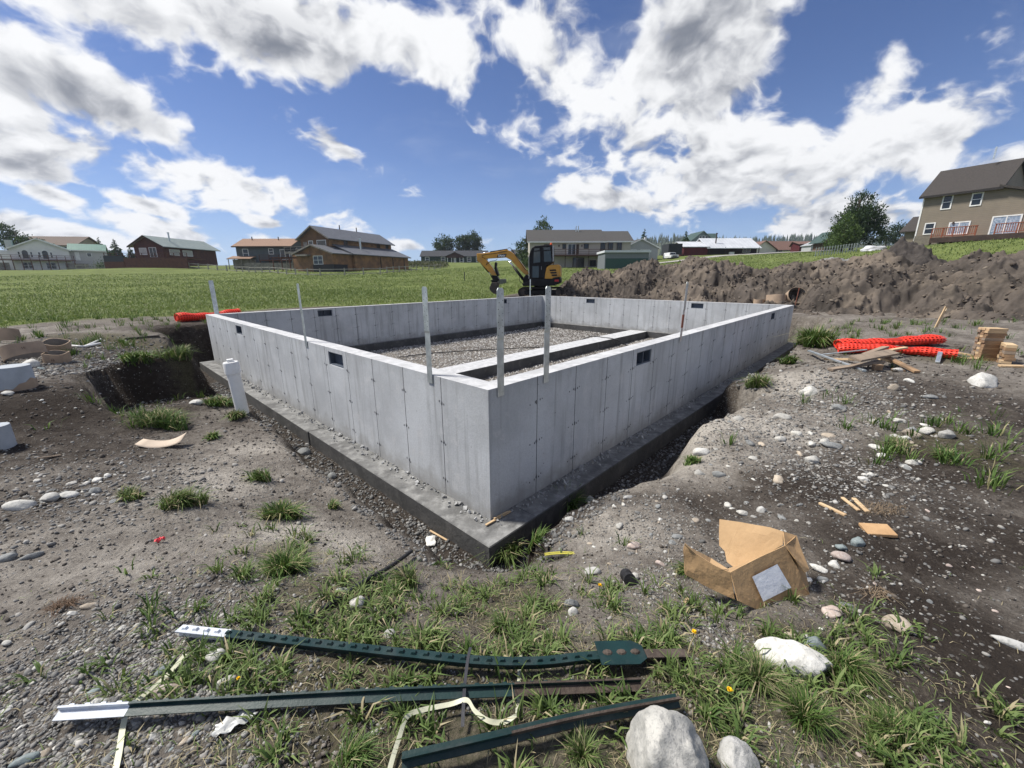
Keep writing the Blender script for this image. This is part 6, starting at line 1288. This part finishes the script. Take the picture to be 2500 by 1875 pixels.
for (lb, px, py, wp, mt, k, rz, asp, tall) in [
 ('grey green rounded stone behind the long white boulder', 1990, 1586, 64, RB, 6, 10, .8, 1.1), ('white stone touching the left end of the long white boulder', 1862, 1590, 40, RW, 3, 40, .7, .9), ('brown stone hidden in the grass under the box', 1928, 1556, 34, RT, 4, 0, .8, .9),
 ('small white stone by the brown stone under the box', 1966, 1556, 22, RW, 1, 20, .8, 1.), ('round flat stone, half tan and half grey, on dark soil', 2190, 1530, 58, RT, 9, -30, .9, 1.1), ('pale pink rounded stone right of the box corner', 2031, 1500, 46, RK, 0, 15, .85, 1.1),
 ('smooth grey oval stone above the pale pink one', 2070, 1484, 42, RG, 5, -28, .6, .9), ('pale pink oval stone beside the white heart shaped stone', 2053, 1362, 44, RK, 2, -15, .7, 1.), ('white heart shaped stone on the soil right of the box', 2036, 1380, 34, RW, 7, 60, .8, .9),
 ('elongated white stone just right of the box flap', 1998, 1390, 44, RW, 5, -42, .42, .8), ('blue grey angular stone above the pink oval stone', 2094, 1330, 36, RB, 3, 20, .8, 1.2), ('grey angular stone just left of the blue grey one', 2054, 1338, 28, RB, 1, 0, .8, .9),
 ('grey stone near the right wall of the box', 2008, 1416, 26, RG, 4, 0, .8, 1.), ('white stone below the grey one right of the box', 1974, 1416, 24, RW, 8, 0, .7, .8), ('white triangular rock on dark soil below the board stack', 2395, 940, 74, RW, 7, 15, .75, 1.15),
 ('rounded grey stone, left of the three in the turf at the right', 2227, 1060, 36, RG, 6, 0, .8, 1.1), ('pale stone in the middle of the three in the turf at the right', 2262, 1056, 38, RP, 0, 20, .75, 1.), ('pale stone on the right of the three in the turf', 2311, 1066, 36, RP, 3, 0, .85, 1.1), ('white stone just below the three in the turf', 2212, 1072, 24, RW, 1, 0, .8, .9),
 ('long flat white slab stone at the right edge', 2474, 1576, 90, RW, 5, -32, .30, .6), ('pale cube like stone by the black hose', 873, 1482, 40, RP, 3, 20, .95, 1.5), ('pale stone on the far side of the black hose', 836, 1446, 36, RP, 1, 0, .7, 1.), ('round white stone in the turf right of the black hose', 951, 1552, 30, RP, 9, 0, .9, 1.3),
 ('pinkish brown elongated stone between the two white post tips', 405, 1695, 64, RK, 2, 12, .55, 1.1), ('white stone propping up the upper white post tip', 526, 1610, 48, RW, 3, 0, .9, 1.2), ('white stone behind the middle white post tip', 246, 1722, 42, RW, 1, 0, .8, 1.2), ('grey white stone under the upper post in the grass', 552, 1670, 44, RP, 0, 30, .7, 1.),
 ('long pale layered stone at the left end of the row of cobbles', 50, 1240, 72, RW, 5, 15, .5, 1.), ('large white cobble in the row of cobbles', 121, 1220, 44, RW, 0, 0, .75, 1.1), ('flat white cobble with a dark hollow', 165, 1212, 46, RW, 2, 10, .6, .8), ('grey cobble near the right end of the row', 234, 1204, 30, RG, 6, 0, .9, 1.1), ('dark flat rock at the left edge below the row of cobbles', 18, 1364, 52, RG, 8, 20, .55, .9), ('grey slab stone next to the dark flat rock', 80, 1360, 42, RG, 4, 45, .5, .8),
 ('round white stone beside the short form tube ring', 76, 894, 32, RW, 9, 0, .9, 1.4), ('smaller grey stone right of the round white one', 101, 902, 18, RB, 1, 0, .8, .9), ('white stone at the foot of the torn tube pier', 18, 962, 28, RW, 2, 0, .7, .9), ('round grey stone lying in the left trench', 742, 1108, 32, RG, 9, 0, .85, 1.2), ('second round grey stone further down the left trench', 812, 1166, 24, RG, 6, 0, .9, 1.2),
 ('white stone in the turf by the left pit', 478, 986, 34, RW, 0, 0, .6, .9), ('pale oval stone by the clump of roots', 219, 1482, 44, RT, 5, 15, .4, .8), ('white and dark stone below the clump of roots', 178, 1500, 24, RW, 1, 0, .7, 1.), ('grey slab standing in gravel at the left', 233, 1690, 48, RB, 8, 40, .45, .8), ('flat grey green stone in the gravel at the bottom left', 62, 1858, 56, RB, 4, 30, .55, .8), ('large grey stone beside the strap at the bottom', 276, 1850, 58, RG, 7, 60, .6, .8),
 ('pale stone pair member left of the pipe fitting', 1548, 1412, 26, RP, 3, 0, .9, 1.2), ('white veined stone left of the black pipe fitting', 1446, 1400, 40, RW, 0, 0, .6, 1.1), ('white upright stone in the turf above the anchor plate', 1398, 1498, 32, RW, 7, 20, .8, 1.5), ('grey stone behind the white upright one', 1396, 1478, 40, RG, 1, 0, .7, 1.1),
 ('white stone on the soil at the trench edge near the corner', 1437, 1223, 28, RP, 9, 0, .9, 1.1), ('white stone below the corner weeds', 1390, 1272, 26, RW, 3, 0, .8, 1.), ('long pale pinkish stone in front of the box', 1548, 1336, 40, RK, 2, 20, .55, 1.), ('pale oval stone among the pebbles above the box', 1812, 1254, 32, RP, 5, -10, .6, .9), ('flat grey stone left of the box', 1655, 1312, 38, RG, 8, -15, .5, .7), ('reddish stone between fitting and box', 1612, 1378, 26, RK, 1, -40, .6, .9), ('large flat grey stone in the pebbles at the right', 2030, 1090, 54, RG, 5, -20, .5, .7), ('pale stone at the lower edge of the right hand pebbles', 1982, 1128, 34, RP, 3, 0, .85, 1.1), ('small tan boulder half buried in the right hand berm', 2184, 950, 32, RT, 6, 0, .7, .9), ('flat white stone under the scrap timber', 2195, 906, 36, RW, 5, -8, .45, .8), ('grey flat stone right of the scrap timber', 2272, 972, 34, RG, 2, -8, .5, .8)]:
    stone(lb, px, py, wp, mt, k, R(rz), asp, tall)
# loose stones that only their place tells apart
CN = {RP: 'pale grey', RW: 'white', RG: 'dark grey', RT: 'tan', RK: 'pinkish', RB: 'blue grey'}
def scat_stones(place, group, n, boxpx, wlo, whi, mats, seed):
    r_ = np.random.default_rng(seed)
    for i in range(n):
        x = r_.uniform(boxpx[0], boxpx[2]); y = r_.uniform(boxpx[1], boxpx[3]); wp = wlo+(whi-wlo)*r_.random()**2; mt = mats[r_.integers(0, len(mats))]; asp = r_.uniform(.45, .95)
        place_ = '%s %s of the %s' % (('far', 'near')[int((y-boxpx[1])/(boxpx[3]-boxpx[1])*1.999)], ('left', 'middle', 'right')[int((x-boxpx[0])/(boxpx[2]-boxpx[0])*2.999)], place)
        lb = '%s %s %s stone, %s' % ('larger' if wp > wlo+.45*(whi-wlo) else 'small', 'flat long' if asp < .62 else 'rounded' if asp > .8 else 'angular', CN[mt], place_)
        stone(lb, x, y, wp, mt, int(r_.integers(0, 10)), r_.uniform(0, 6), asp, r_.uniform(.7, 1.15), group, r_.uniform(.32, .62))
scat_stones('dark dirt right of the box', 'small stones right of the box', 30, (2000, 1230, 2480, 1850), 8, 20, [RP, RW, RG, RP, RK], 1)
scat_stones('pebbles between trench and box', 'stones between the trench and the box', 36, (1480, 1210, 1960, 1300), 9, 26, [RP, RW, RG, RP, RT], 2)
scat_stones('soil before the box', 'stones in front of the box', 16, (1420, 1300, 1660, 1420), 9, 22, [RP, RW, RG, RT], 3)
scat_stones('berm below the scrap timber', 'stones on the right hand berm', 60, (1700, 930, 2260, 1190), 10, 40, [RP, RW, RP, RG, RT], 4)
scat_stones('cobble row', 'cobbles in the row on the left', 34, (90, 1140, 400, 1225), 9, 26, [RW, RP, RP, RG], 5)
scat_stones('dark soil below the form tubes', 'stones below the form tubes', 14, (80, 890, 330, 1010), 6, 14, [RW, RP], 6)
scat_stones('loose gravel at bottom left', 'stones in the bottom left gravel', 40, (10, 1500, 480, 1870), 12, 34, [RP, RG, RB, RT, RP, RW], 7)
# ------------------------------------------------------------------ gravel: far too many pebbles to count
def ico(sub):
    bm = bmesh.new(); bmesh.ops.create_icosphere(bm, subdivisions=sub, radius=1); v = np.array([q_.co[:] for q_ in bm.verts]); f = np.array([[q_.index for q_ in g_.verts] for g_ in bm.faces]); bm.free(); return v, f
IV, IF = ico(1)
def pebbles(name, label, X, Y, S, seed, mat, toned=None, zfix=None, flat=(.4, .8)):
    
    if zfix is None:
        Z = height(X, Y); sl = np.hypot(height(X+.05, Y)-Z, height(X, Y+.05)-Z)/.05; k_ = sl < .75; X, Y, S, Z = X[k_], Y[k_], S[k_], Z[k_]
    else: Z = np.full(len(X), zfix)
    r_ = np.random.default_rng(seed); n = len(X)
    V = IV[None]*(1+r_.normal(0, .16, (n, len(IV), 1))); sc_ = np.stack([S, S*r_.uniform(.55, .95, n), S*r_.uniform(flat[0], flat[1], n)], 1); V = V*sc_[:, None, :]
    a = r_.uniform(0, 6.28, n); c, s = np.cos(a), np.sin(a); tx = r_.normal(0, .3, n)
    x, y, z = V[..., 0], V[..., 1], V[..., 2]+V[..., 0]*tx[:, None]
    V = np.stack([x*c[:, None]-y*s[:, None]+X[:, None], x*s[:, None]+y*c[:, None]+Y[:, None], z+Z[:, None]+S[:, None]*.12], -1).reshape(-1, 3)
    f = (IF[None]+(np.arange(n)*len(IV))[:, None, None]).reshape(-1, 3); tn = r_.beta(1.6, 1.6, n) if toned is None else toned(r_, n)
    o = link(bpy.data.objects.new(name, mesh_np(name, V, f, mat, {'tone': ('FACE', np.repeat(tn, len(IF)))}, smooth=True))); return tag(o, label, None, None, 'stuff')
def peb_mat(name, cols):
    m = bpy.data.materials.new(name); m.use_nodes = True; t = NT(m.node_tree); t.n.clear(); at_ = t.node('ShaderNodeAttribute', attribute_name='tone').outputs['Fac']; rp = t.node('ShaderNodeValToRGB', {0: at_}); cr_ = rp.color_ramp
    for i, (p_, c_) in enumerate(cols):
        e = cr_.elements[i] if i < 2 else cr_.elements.new(p_); e.position = p_; e.color = c4(c_)
    pos = t.node('ShaderNodeNewGeometry').outputs['Position']; n2 = t.noise(pos, 160, 4, .7); col = t.mix(t.m('MULTIPLY', t.rng(n2, .4, .7), .4), rp.outputs[0], (.16, .15, .135))
    p = t.node('ShaderNodeBsdfPrincipled', {'Base Color': col, 'Roughness': .9}); p.inputs['Specular IOR Level'].default_value = .2; t.l.new(p.outputs[0], t.node('ShaderNodeOutputMaterial').inputs[0]); return m
PM = peb_mat('mixed pebbles', [(0, (.10, .10, .098)), (1, (.50, .49, .46)), (.3, (.16, .16, .157)), (.55, (.23, .223, .208)), (.85, (.35, .34, .315))]); PD = peb_mat('dark wet gravel', [(0, (.065, .065, .064)), (1, (.38, .375, .36)), (.5, (.15, .15, .147)), (.8, (.23, .228, .22))]); PF = peb_mat('crawl space gravel', [(0, (.18, .17, .16)), (1, (.68, .665, .63)), (.45, (.38, .365, .34)), (.75, (.54, .525, .50))]); PC = peb_mat('soil clods', [(0, (.035, .030, .026)), (1, (.26, .235, .205)), (.5, (.085, .073, .062)), (.8, (.15, .132, .115))])
def sample(blobs, n, seed, spread=.75):
    r_ = np.random.default_rng(seed); w_ = np.array([b[2]**2*b[4]*b[3] for b in blobs]); k = r_.choice(len(blobs), n, p=w_/w_.sum()); B = np.array([b[:6] for b in blobs])[k]
    a, b_ = r_.normal(0, spread, (2, n)); dx, dy = a*B[:, 2]*B[:, 4], b_*B[:, 2]; c, s = np.cos(B[:, 5]), np.sin(B[:, 5]); return B[:, 0]+dx*c-dy*s, B[:, 1]+dx*s+dy*c, r_
def outside(X, Y, m_=.62): u_, v_ = uv(X, Y); return (u_ < -.27-m_) | (v_ < -.27-m_) | (u_ > L2+.27+m_) | (v_ > L1+.27+m_)
X, Y, r_ = sample(GRAVEL, 15000, 51); ok = outside(X, Y, .35); X, Y = X[ok], Y[ok]; D_ = np.hypot(X, Y); S = (.003+.026*r_.beta(1.0, 7, len(X)))*(1+.24*np.clip(D_-2, 0, 6))
pebbles('gravel', 'loose pale pebbles strewn over the trodden soil', X, Y, S, 52, PM)
X, Y, r_ = sample([blob(120, 1760, .34, 1., 1.5), blob(330, 1620, .26, 1., 1.3), blob(60, 1850, .4, 1.), blob(400, 1830, .28, .9), blob(480, 1500, .22, .9), blob(250, 1500, .25, .5), blob(560, 1640, .16, .6), blob(1620, 1440, .2, .8), blob(1750, 1570, .14, .8), blob(1560, 1290, .25, .6)], 11000, 66, .8); S = .0035+.017*r_.beta(1.0, 5, len(X))
pebbles('near_gravel', 'dense loose gravel around the left ends of the fence posts', X, Y, S, 67, PM)
# fine scatter everywhere around the works
r_ = np.random.default_rng(53); th_ = r_.uniform(R(-62), R(62), 9000); rr_ = 1.1+9*r_.random(9000)**1.8; X, Y = rr_*np.sin(th_), rr_*np.cos(th_); ok = outside(X, Y, .45); X, Y = X[ok], Y[ok]; S = (.0025+.020*r_.beta(1.0, 9, len(X)))*(1+.24*np.clip(rr_[ok]-2, 0, 6))
pebbles('pebbles', 'sparse small pebbles over the dug soil', X, Y, S, 54, PM)
r_ = np.random.default_rng(55); th_ = r_.uniform(R(-64), R(64), 21000); rr_ = 1.1+11*r_.random(21000)**1.6; X, Y = rr_*np.sin(th_), rr_*np.cos(th_); ok = outside(X, Y, .40); X, Y = X[ok], Y[ok]; S = (.003+.024*r_.beta(1., 8, len(X)))*(1+.26*np.clip(rr_[ok]-2, 0, 8))
pebbles('soil_crumbs', 'crumbs and clods of dry soil', X, Y, S, 56, PC, flat=(.5, .9))
# trench gravel
r_ = np.random.default_rng(57); n = 6500; t_ = r_.random(n)**1.6; side = r_.random(n) < .55; off = -.27-r_.uniform(.02, .62, n); U_ = np.where(side, off, t_*9-.3); W_ = np.where(side, t_*9-.3, off); q0 = A2[:, None]+U2[:, None]*U_+V2[:, None]*W_; S = (.007+.030*r_.beta(1.1, 4.5, n))*(1+.12*t_*9*.5)
pebbles('trench_gravel', 'dark crushed stone and soil lumps in the foundation trench', q0[0], q0[1], S, 58, PD, flat=(.5, .95))
# crawl space gravel
r_ = np.random.default_rng(59); n = 15000; U_ = r_.uniform(.4, L2-.4, n); W_ = np.where(r_.random(n) < .3, r_.uniform(2.4, 4.6, n), r_.uniform(5.4, L1-.35, n)); ok = (U_ > 2.0) | (W_ > 4); U_, W_ = U_[ok], W_[ok]; q0 = A2[:, None]+U2[:, None]*U_+V2[:, None]*W_
pebbles('floor_gravel', 'pale washed gravel covering the ground inside the foundation', q0[0], q0[1], .016+.034*r_.beta(1.5, 3.5, len(U_)), 60, PF)
# stones dumped by the excavator bucket
q = aty(1195, 700, 20.6); r_ = np.random.default_rng(61); X = q[0]+r_.normal(0, .75, 260); Y = q[1]+r_.normal(0, .35, 260); pebbles('rubble', 'pale rubble stones below the excavator bucket', X, Y, .05+.09*r_.beta(1.3, 3, 260), 62, PF)
# clods on the heap foot and the bank beside the right corner
k = np.random.default_rng(63).integers(0, hx.size, 5200); hr_ = np.random.default_rng(64); kk = k[(np.abs(np.broadcast_to(T_, hx.shape).ravel()[k]) < .97)]
X, Y, Z = hx.ravel()[kk]+hr_.normal(0, .03, len(kk)), hy.ravel()[kk]+hr_.normal(0, .03, len(kk)), hz_.ravel()[kk]
hc_ = pebbles('heap_clods', 'clods and stones lying on the spoil heap', X, Y, .03+.11*hr_.beta(1., 6, len(kk)), 65, peb_mat('heap clods', [(0, (.055, .042, .034)), (1, (.30, .26, .21)), (.55, (.10, .078, .062)), (.85, (.16, .13, .10))]), zfix=0., flat=(.5, .9))
co = np.empty(len(hc_.data.vertices)*3, np.float32); hc_.data.vertices.foreach_get('co', co); co = co.reshape(-1, 3); co[:, 2] += np.repeat(Z, len(IV)); hc_.data.vertices.foreach_set('co', co.ravel())
# ------------------------------------------------------------------ grass
GRm = leaf_mat('weedy grass', (.065, .115, .028), (.20, .255, .090), (.36, .31, .19)); GRf = leaf_mat('fresh tuft grass', (.050, .105, .022), (.145, .215, .055), (.33, .30, .16)); GRmead = leaf_mat('meadow grass', (.115, .165, .045), (.225, .275, .09), (.32, .30, .16))
def blades(name, label, X, Y, H, W, lean, seed, mat, tone=None, az=None, zoff=0., parent=None):
    r_ = np.random.default_rng(seed)
    if parent is None and np.min(np.hypot(X, Y)) < 3:
        dm = np.full(len(X), 9.)
        for P_ in POSTS:
            for a_, c_ in zip(P_[:-1:2], P_[2::2]):
                ab = c_-a_; t_ = np.clip(((X-a_[0])*ab[0]+(Y-a_[1])*ab[1])/(ab@ab), 0, 1); dm = np.minimum(dm, np.hypot(X-a_[0]-t_*ab[0], Y-a_[1]-t_*ab[1]))
        k_ = (dm > .055) | (r_.random(len(X)) < .12); X, Y = X[k_], Y[k_]; H, W = H[k_], W[k_]; lean = lean[k_] if hasattr(lean, '__len__') else lean; tone = None if tone is None else tone[k_]; az = None if az is None else az[k_]
    n = len(X); Z = height(X, Y)-.006+zoff; a = r_.uniform(0, 6.28, n) if az is None else az; ln = lean*r_.uniform(.4, 1.4, n)*H; dx, dy = np.cos(a), np.sin(a); f_ = a+math.pi/2+r_.normal(0, .4, n); wx, wy = np.cos(f_)*W*.5, np.sin(f_)*W*.5
    P0 = np.stack([X, Y, Z], 1); mid = P0+np.stack([dx*ln*.30, dy*ln*.30, H*.60], 1); tip = P0+np.stack([dx*ln, dy*ln, H*np.clip(1-.35*(ln/H)**2, .25, 1)], 1); wv = np.stack([wx, wy, np.zeros(n)], 1)
    V = np.stack([P0-wv, P0+wv, mid-wv*.85, mid+wv*.85, tip], 1).reshape(-1, 3); b_ = np.arange(n)[:, None]*5; F_ = np.concatenate([b_+np.array([0, 1, 3]), b_+np.array([0, 3, 2]), b_+np.array([2, 3, 4])], 1).reshape(-1, 3)
    tn = np.clip(r_.uniform(0, 1, n) if tone is None else tone, 0, 1); o = link(bpy.data.objects.new(name, mesh_np(name, V, F_, mat, {'tone': ('FACE', np.repeat(tn, 3))})), parent); return tag(o, label, None, None, 'stuff')
# weedy turf in the foreground, in clumps
def clumpy(blobs, nclump, per, spread, seed, cr_):
    X, Y, r_ = sample(blobs, nclump, seed); dens_ = fbm(X/.16, Y/.16, 3, seed); ok = (dens_ > .02) & outside(X, Y, .52); X, Y = X[ok], Y[ok]; k = r_.integers(int(per*.4), int(per*1.6), len(X)); ci = np.repeat(np.arange(len(X)), k); a = r_.uniform(0, 6.28, len(ci)); rr = np.abs(r_.normal(0, cr_, len(ci))); return X[ci]+rr*np.cos(a), Y[ci]+rr*np.sin(a), a+r_.normal(0, .5, len(ci)), ci, r_
X, Y, az, ci, r_ = clumpy(TURF, 2900, 12, .72, 71, .020); n = len(X); hcl = r_.uniform(.025, .10, ci.max()+1)[ci]; tcl = r_.uniform(0, .75, ci.max()+1)[ci]
blades('grass', 'sparse weedy grass across the trampled foreground', X, Y, hcl*r_.uniform(.6, 1.25, n), r_.uniform(.005, .011, n), .95, 72, GRm, tcl+r_.normal(0, .12, n)+(r_.random(n) < .10)*.9, az)
X, Y, r_ = sample(TURF, 14000, 73); ok = outside(X, Y, .5) & (fbm(X/.2, Y/.2, 3, 74) > -.35); X, Y = X[ok], Y[ok]; n = len(X)
blades('dry_grass', 'dead straw and short thatch in the turf', X, Y, r_.uniform(.012, .04, n), r_.uniform(.0015, .0035, n), 2.2, 75, GRm, np.where(r_.random(n) < .62, .95, r_.uniform(.1, .8, n)))
X, Y, az, ci, r_ = clumpy(GRASSY, 900, 16, .7, 76, .05); n = len(X)
blades('turf_grass', 'patchy grass on the banks beside the works', X, Y, r_.uniform(.06, .19, n), r_.uniform(.006, .013, n), .7, 77, GRf, r_.uniform(0, .75, ci.max()+1)[ci]+r_.normal(0, .12, n)+(r_.random(n) < .07)*.9, az)
# single tufts and weeds
TUFTS = [('big dense green grass tuft on the bare soil at the left', 443, 1232, 78, 46, 230), ('bushy grass tuft beside the trench bank', 690, 1262, 70, 40, 230), ('smaller grass tuft further up the trench bank', 640, 1172, 44, 30, 120), ('yellowish grass tuft left of the big dense one', 320, 1214, 56, 26, 110), ('thin grass tuft above the bank edge', 812, 1240, 26, 22, 40), ('grass tuft overhanging the footing by the near corner', 1385, 1246, 46, 62, 150), ('tall light green grass tuft right at the footing corner', 1240, 1358, 72, 56, 240), ('grass clump just right of the footing corner', 1290, 1372, 50, 42, 130), ('small yellow green tuft on the right trench edge', 1690, 1130, 34, 20, 90), ('grass tuft hanging over the right trench edge', 1848, 944, 36, 34, 110), ('grass tuft at the far end of the right trench', 1925, 888, 30, 26, 90), ('thick grass clump on the bank below the right wall corner', 1985, 842, 80, 46, 260), ('grass clump at the edge of the turf on the right', 2190, 1098, 62, 34, 170), ('low grass tuft at the right below the turf', 2300, 1118, 40, 24, 90), ('grass clump behind the white boulder', 2060, 1640, 60, 74, 190), ('tall grass clump left of the white boulder', 1850, 1668, 60, 70, 160), ('grass tuft at the bottom right on dark soil', 2175, 1800, 70, 66, 190), ('upright grass tuft left of the bottom right one', 1960, 1760, 66, 80, 190), ('weed clump at the foot of the white pipe', 576, 1020, 34, 24, 120), ('sprawling grass clump left of the white pipe', 540, 988, 60, 22, 170), ('large grass patch left of the trench', 400, 1040, 90, 44, 330), ('grass fringe on the lip of the pit', 440, 876, 90, 30, 240), ('left grass fringe on the lip of the pit', 330, 878, 80, 24, 200), ('small weed tuft on the soil left of the trench', 520, 1068, 30, 18, 60), ('broad leaved grass tuft by the hose', 1000, 1430, 54, 54, 130), ('grass tuft left of the hose end', 700, 1400, 60, 60, 170), ('grass tuft at the bottom edge by the strap', 860, 1860, 56, 70, 100), ('grass clump by the lower post', 1420, 1850, 50, 60, 100), ('weed tuft in front of the box', 1680, 1400, 46, 34, 120)]
for i, (lb, px, py, wp, hp_x, nb) in enumerate(TUFTS):
    g = gp(px, py); rad = px_m(g, wp)/2; hh = px_m(g, hp_x)*1.05; nb = int(nb*3.1); r_ = np.random.default_rng(800+i); a = r_.uniform(0, 6.28, nb); rr = rad*(.85+.3*np.sin(2*a+i)+.2*np.sin(3*a+2*i))*r_.random(nb)**.7; wv = max(.0028, px_m(g, 2.7))
    tx_, ty_ = g.x+rr*np.cos(a), g.y+rr*np.sin(a)*.8; tz_ = height(tx_, ty_); ok = tz_ > np.quantile(tz_, .9)-.10; tx_, ty_, a = tx_[ok], ty_[ok], a[ok]; nb = len(a)
    o = blades('grass_tuft', lb, tx_, ty_, hh*r_.uniform(.25, 1.1, nb), wv*r_.uniform(.5, 1.3, nb), r_.uniform(.4, 1.3, nb), 900+i, GRf if i % 3 else GRm, r_.uniform(0, .8, nb)+(r_.random(nb) < .20)*.9, a+r_.normal(0, .9, nb) if i % 2 else r_.normal(i*1.7, 1.1, nb))
    del o['kind']; tag(o, lb, 'grass tuft', 'grass tufts around the works')
# clumps of dead roots
for i, (lb, px, py, wp, nb) in enumerate((('brown clump of dead roots lying on the bare soil at the left', 152, 1482, 70, 160), ('tangle of pale dead grass above the wood offcut', 2150, 1245, 130, 260), ('wisp of dead grass on the dark soil right of the box', 2140, 1450, 70, 90))):
    g = gp(px, py); rad = px_m(g, wp)/2; r_ = np.random.default_rng(950+i); a = r_.uniform(0, 6.28, nb); rr = rad*.8*r_.random(nb)**.6
    o = blades('dead_grass_clump', lb, g.x+rr*np.cos(a), g.y+rr*np.sin(a)*.5, r_.uniform(.02, .06, nb), np.full(nb, .003), 1.8, 960+i, M('dead roots', ((.13, .085, .055), (.22, .165, .11), (.24, .185, .12))[i], rough=.9) if i == 0 else M('dead grass', (.24, .18, .12), (.16, .12, .08), rough=.9)); del o['kind']; tag(o, lb, 'dead grass')
# meadow
r_ = np.random.default_rng(81); n = 280000; az_ = r_.uniform(R(-78), R(30), n); d_ = 9*np.exp(r_.random(n)*np.log(95/9)); X, Y = d_*np.sin(az_), d_*np.cos(az_); m_ = meadow(X, Y); pt = fbm(X/5, Y/5, 3, 82); ok = (m_ > .45+.3*r_.random(n)) & (r_.random(n) < .75+.5*pt) & (Y > 3); X, Y, d_, pt = X[ok], Y[ok], d_[ok], pt[ok]; n = len(X)
strip = ss(0, 6, uv(X, Y)[1]-L1-2.5)
blades('meadow_grass', 'tall meadow grass running back to the fence', X, Y, (.06+.075*strip)*r_.uniform(.6, 1.5, n)*(1+.35*pt), .004+.0008*d_*r_.uniform(.7, 1.4, n), .8, 83, GRmead, np.clip(.48+.40*pt+.45*fbm(X/16, Y/16, 3, 87)+r_.normal(0, .06, n), 0, .84)+(r_.random(n) < .06)*.5)
r_ = np.random.default_rng(84); n = 26000; az_ = r_.uniform(R(20), R(58), n); d_ = 28*np.exp(r_.random(n)*np.log(100/28)); X, Y = d_*np.sin(az_), d_*np.cos(az_)
blades('slope_grass', 'grass on the slope beyond the spoil heap', X, Y, .14*r_.uniform(.5, 1.5, n), .010+.0010*d_, .6, 85, GRmead, np.clip(.4+.5*fbm(X/4, Y/4, 3, 86)+r_.normal(0, .2, n), 0, .84))
# ------------------------------------------------------------------ thin summer haze
hm = bpy.data.materials.new('haze air'); hm.use_nodes = True; ht = NT(hm.node_tree); ht.n.clear()
hv_ = ht.node('ShaderNodeVolumePrincipled', {'Color': (.80, .87, 1.0, 1), 'Density': .0002, 'Anisotropy': .3}); ht.l.new(hv_.outputs[0], ht.node('ShaderNodeOutputMaterial').inputs['Volume'])
hm.cycles.homogeneous_volume = True
b = MB(); b.box(-1600, 1600, -30, 1600, -3, 105); tag(b.build('haze', hm), 'thin bluish summer haze', None, None, 'stuff')
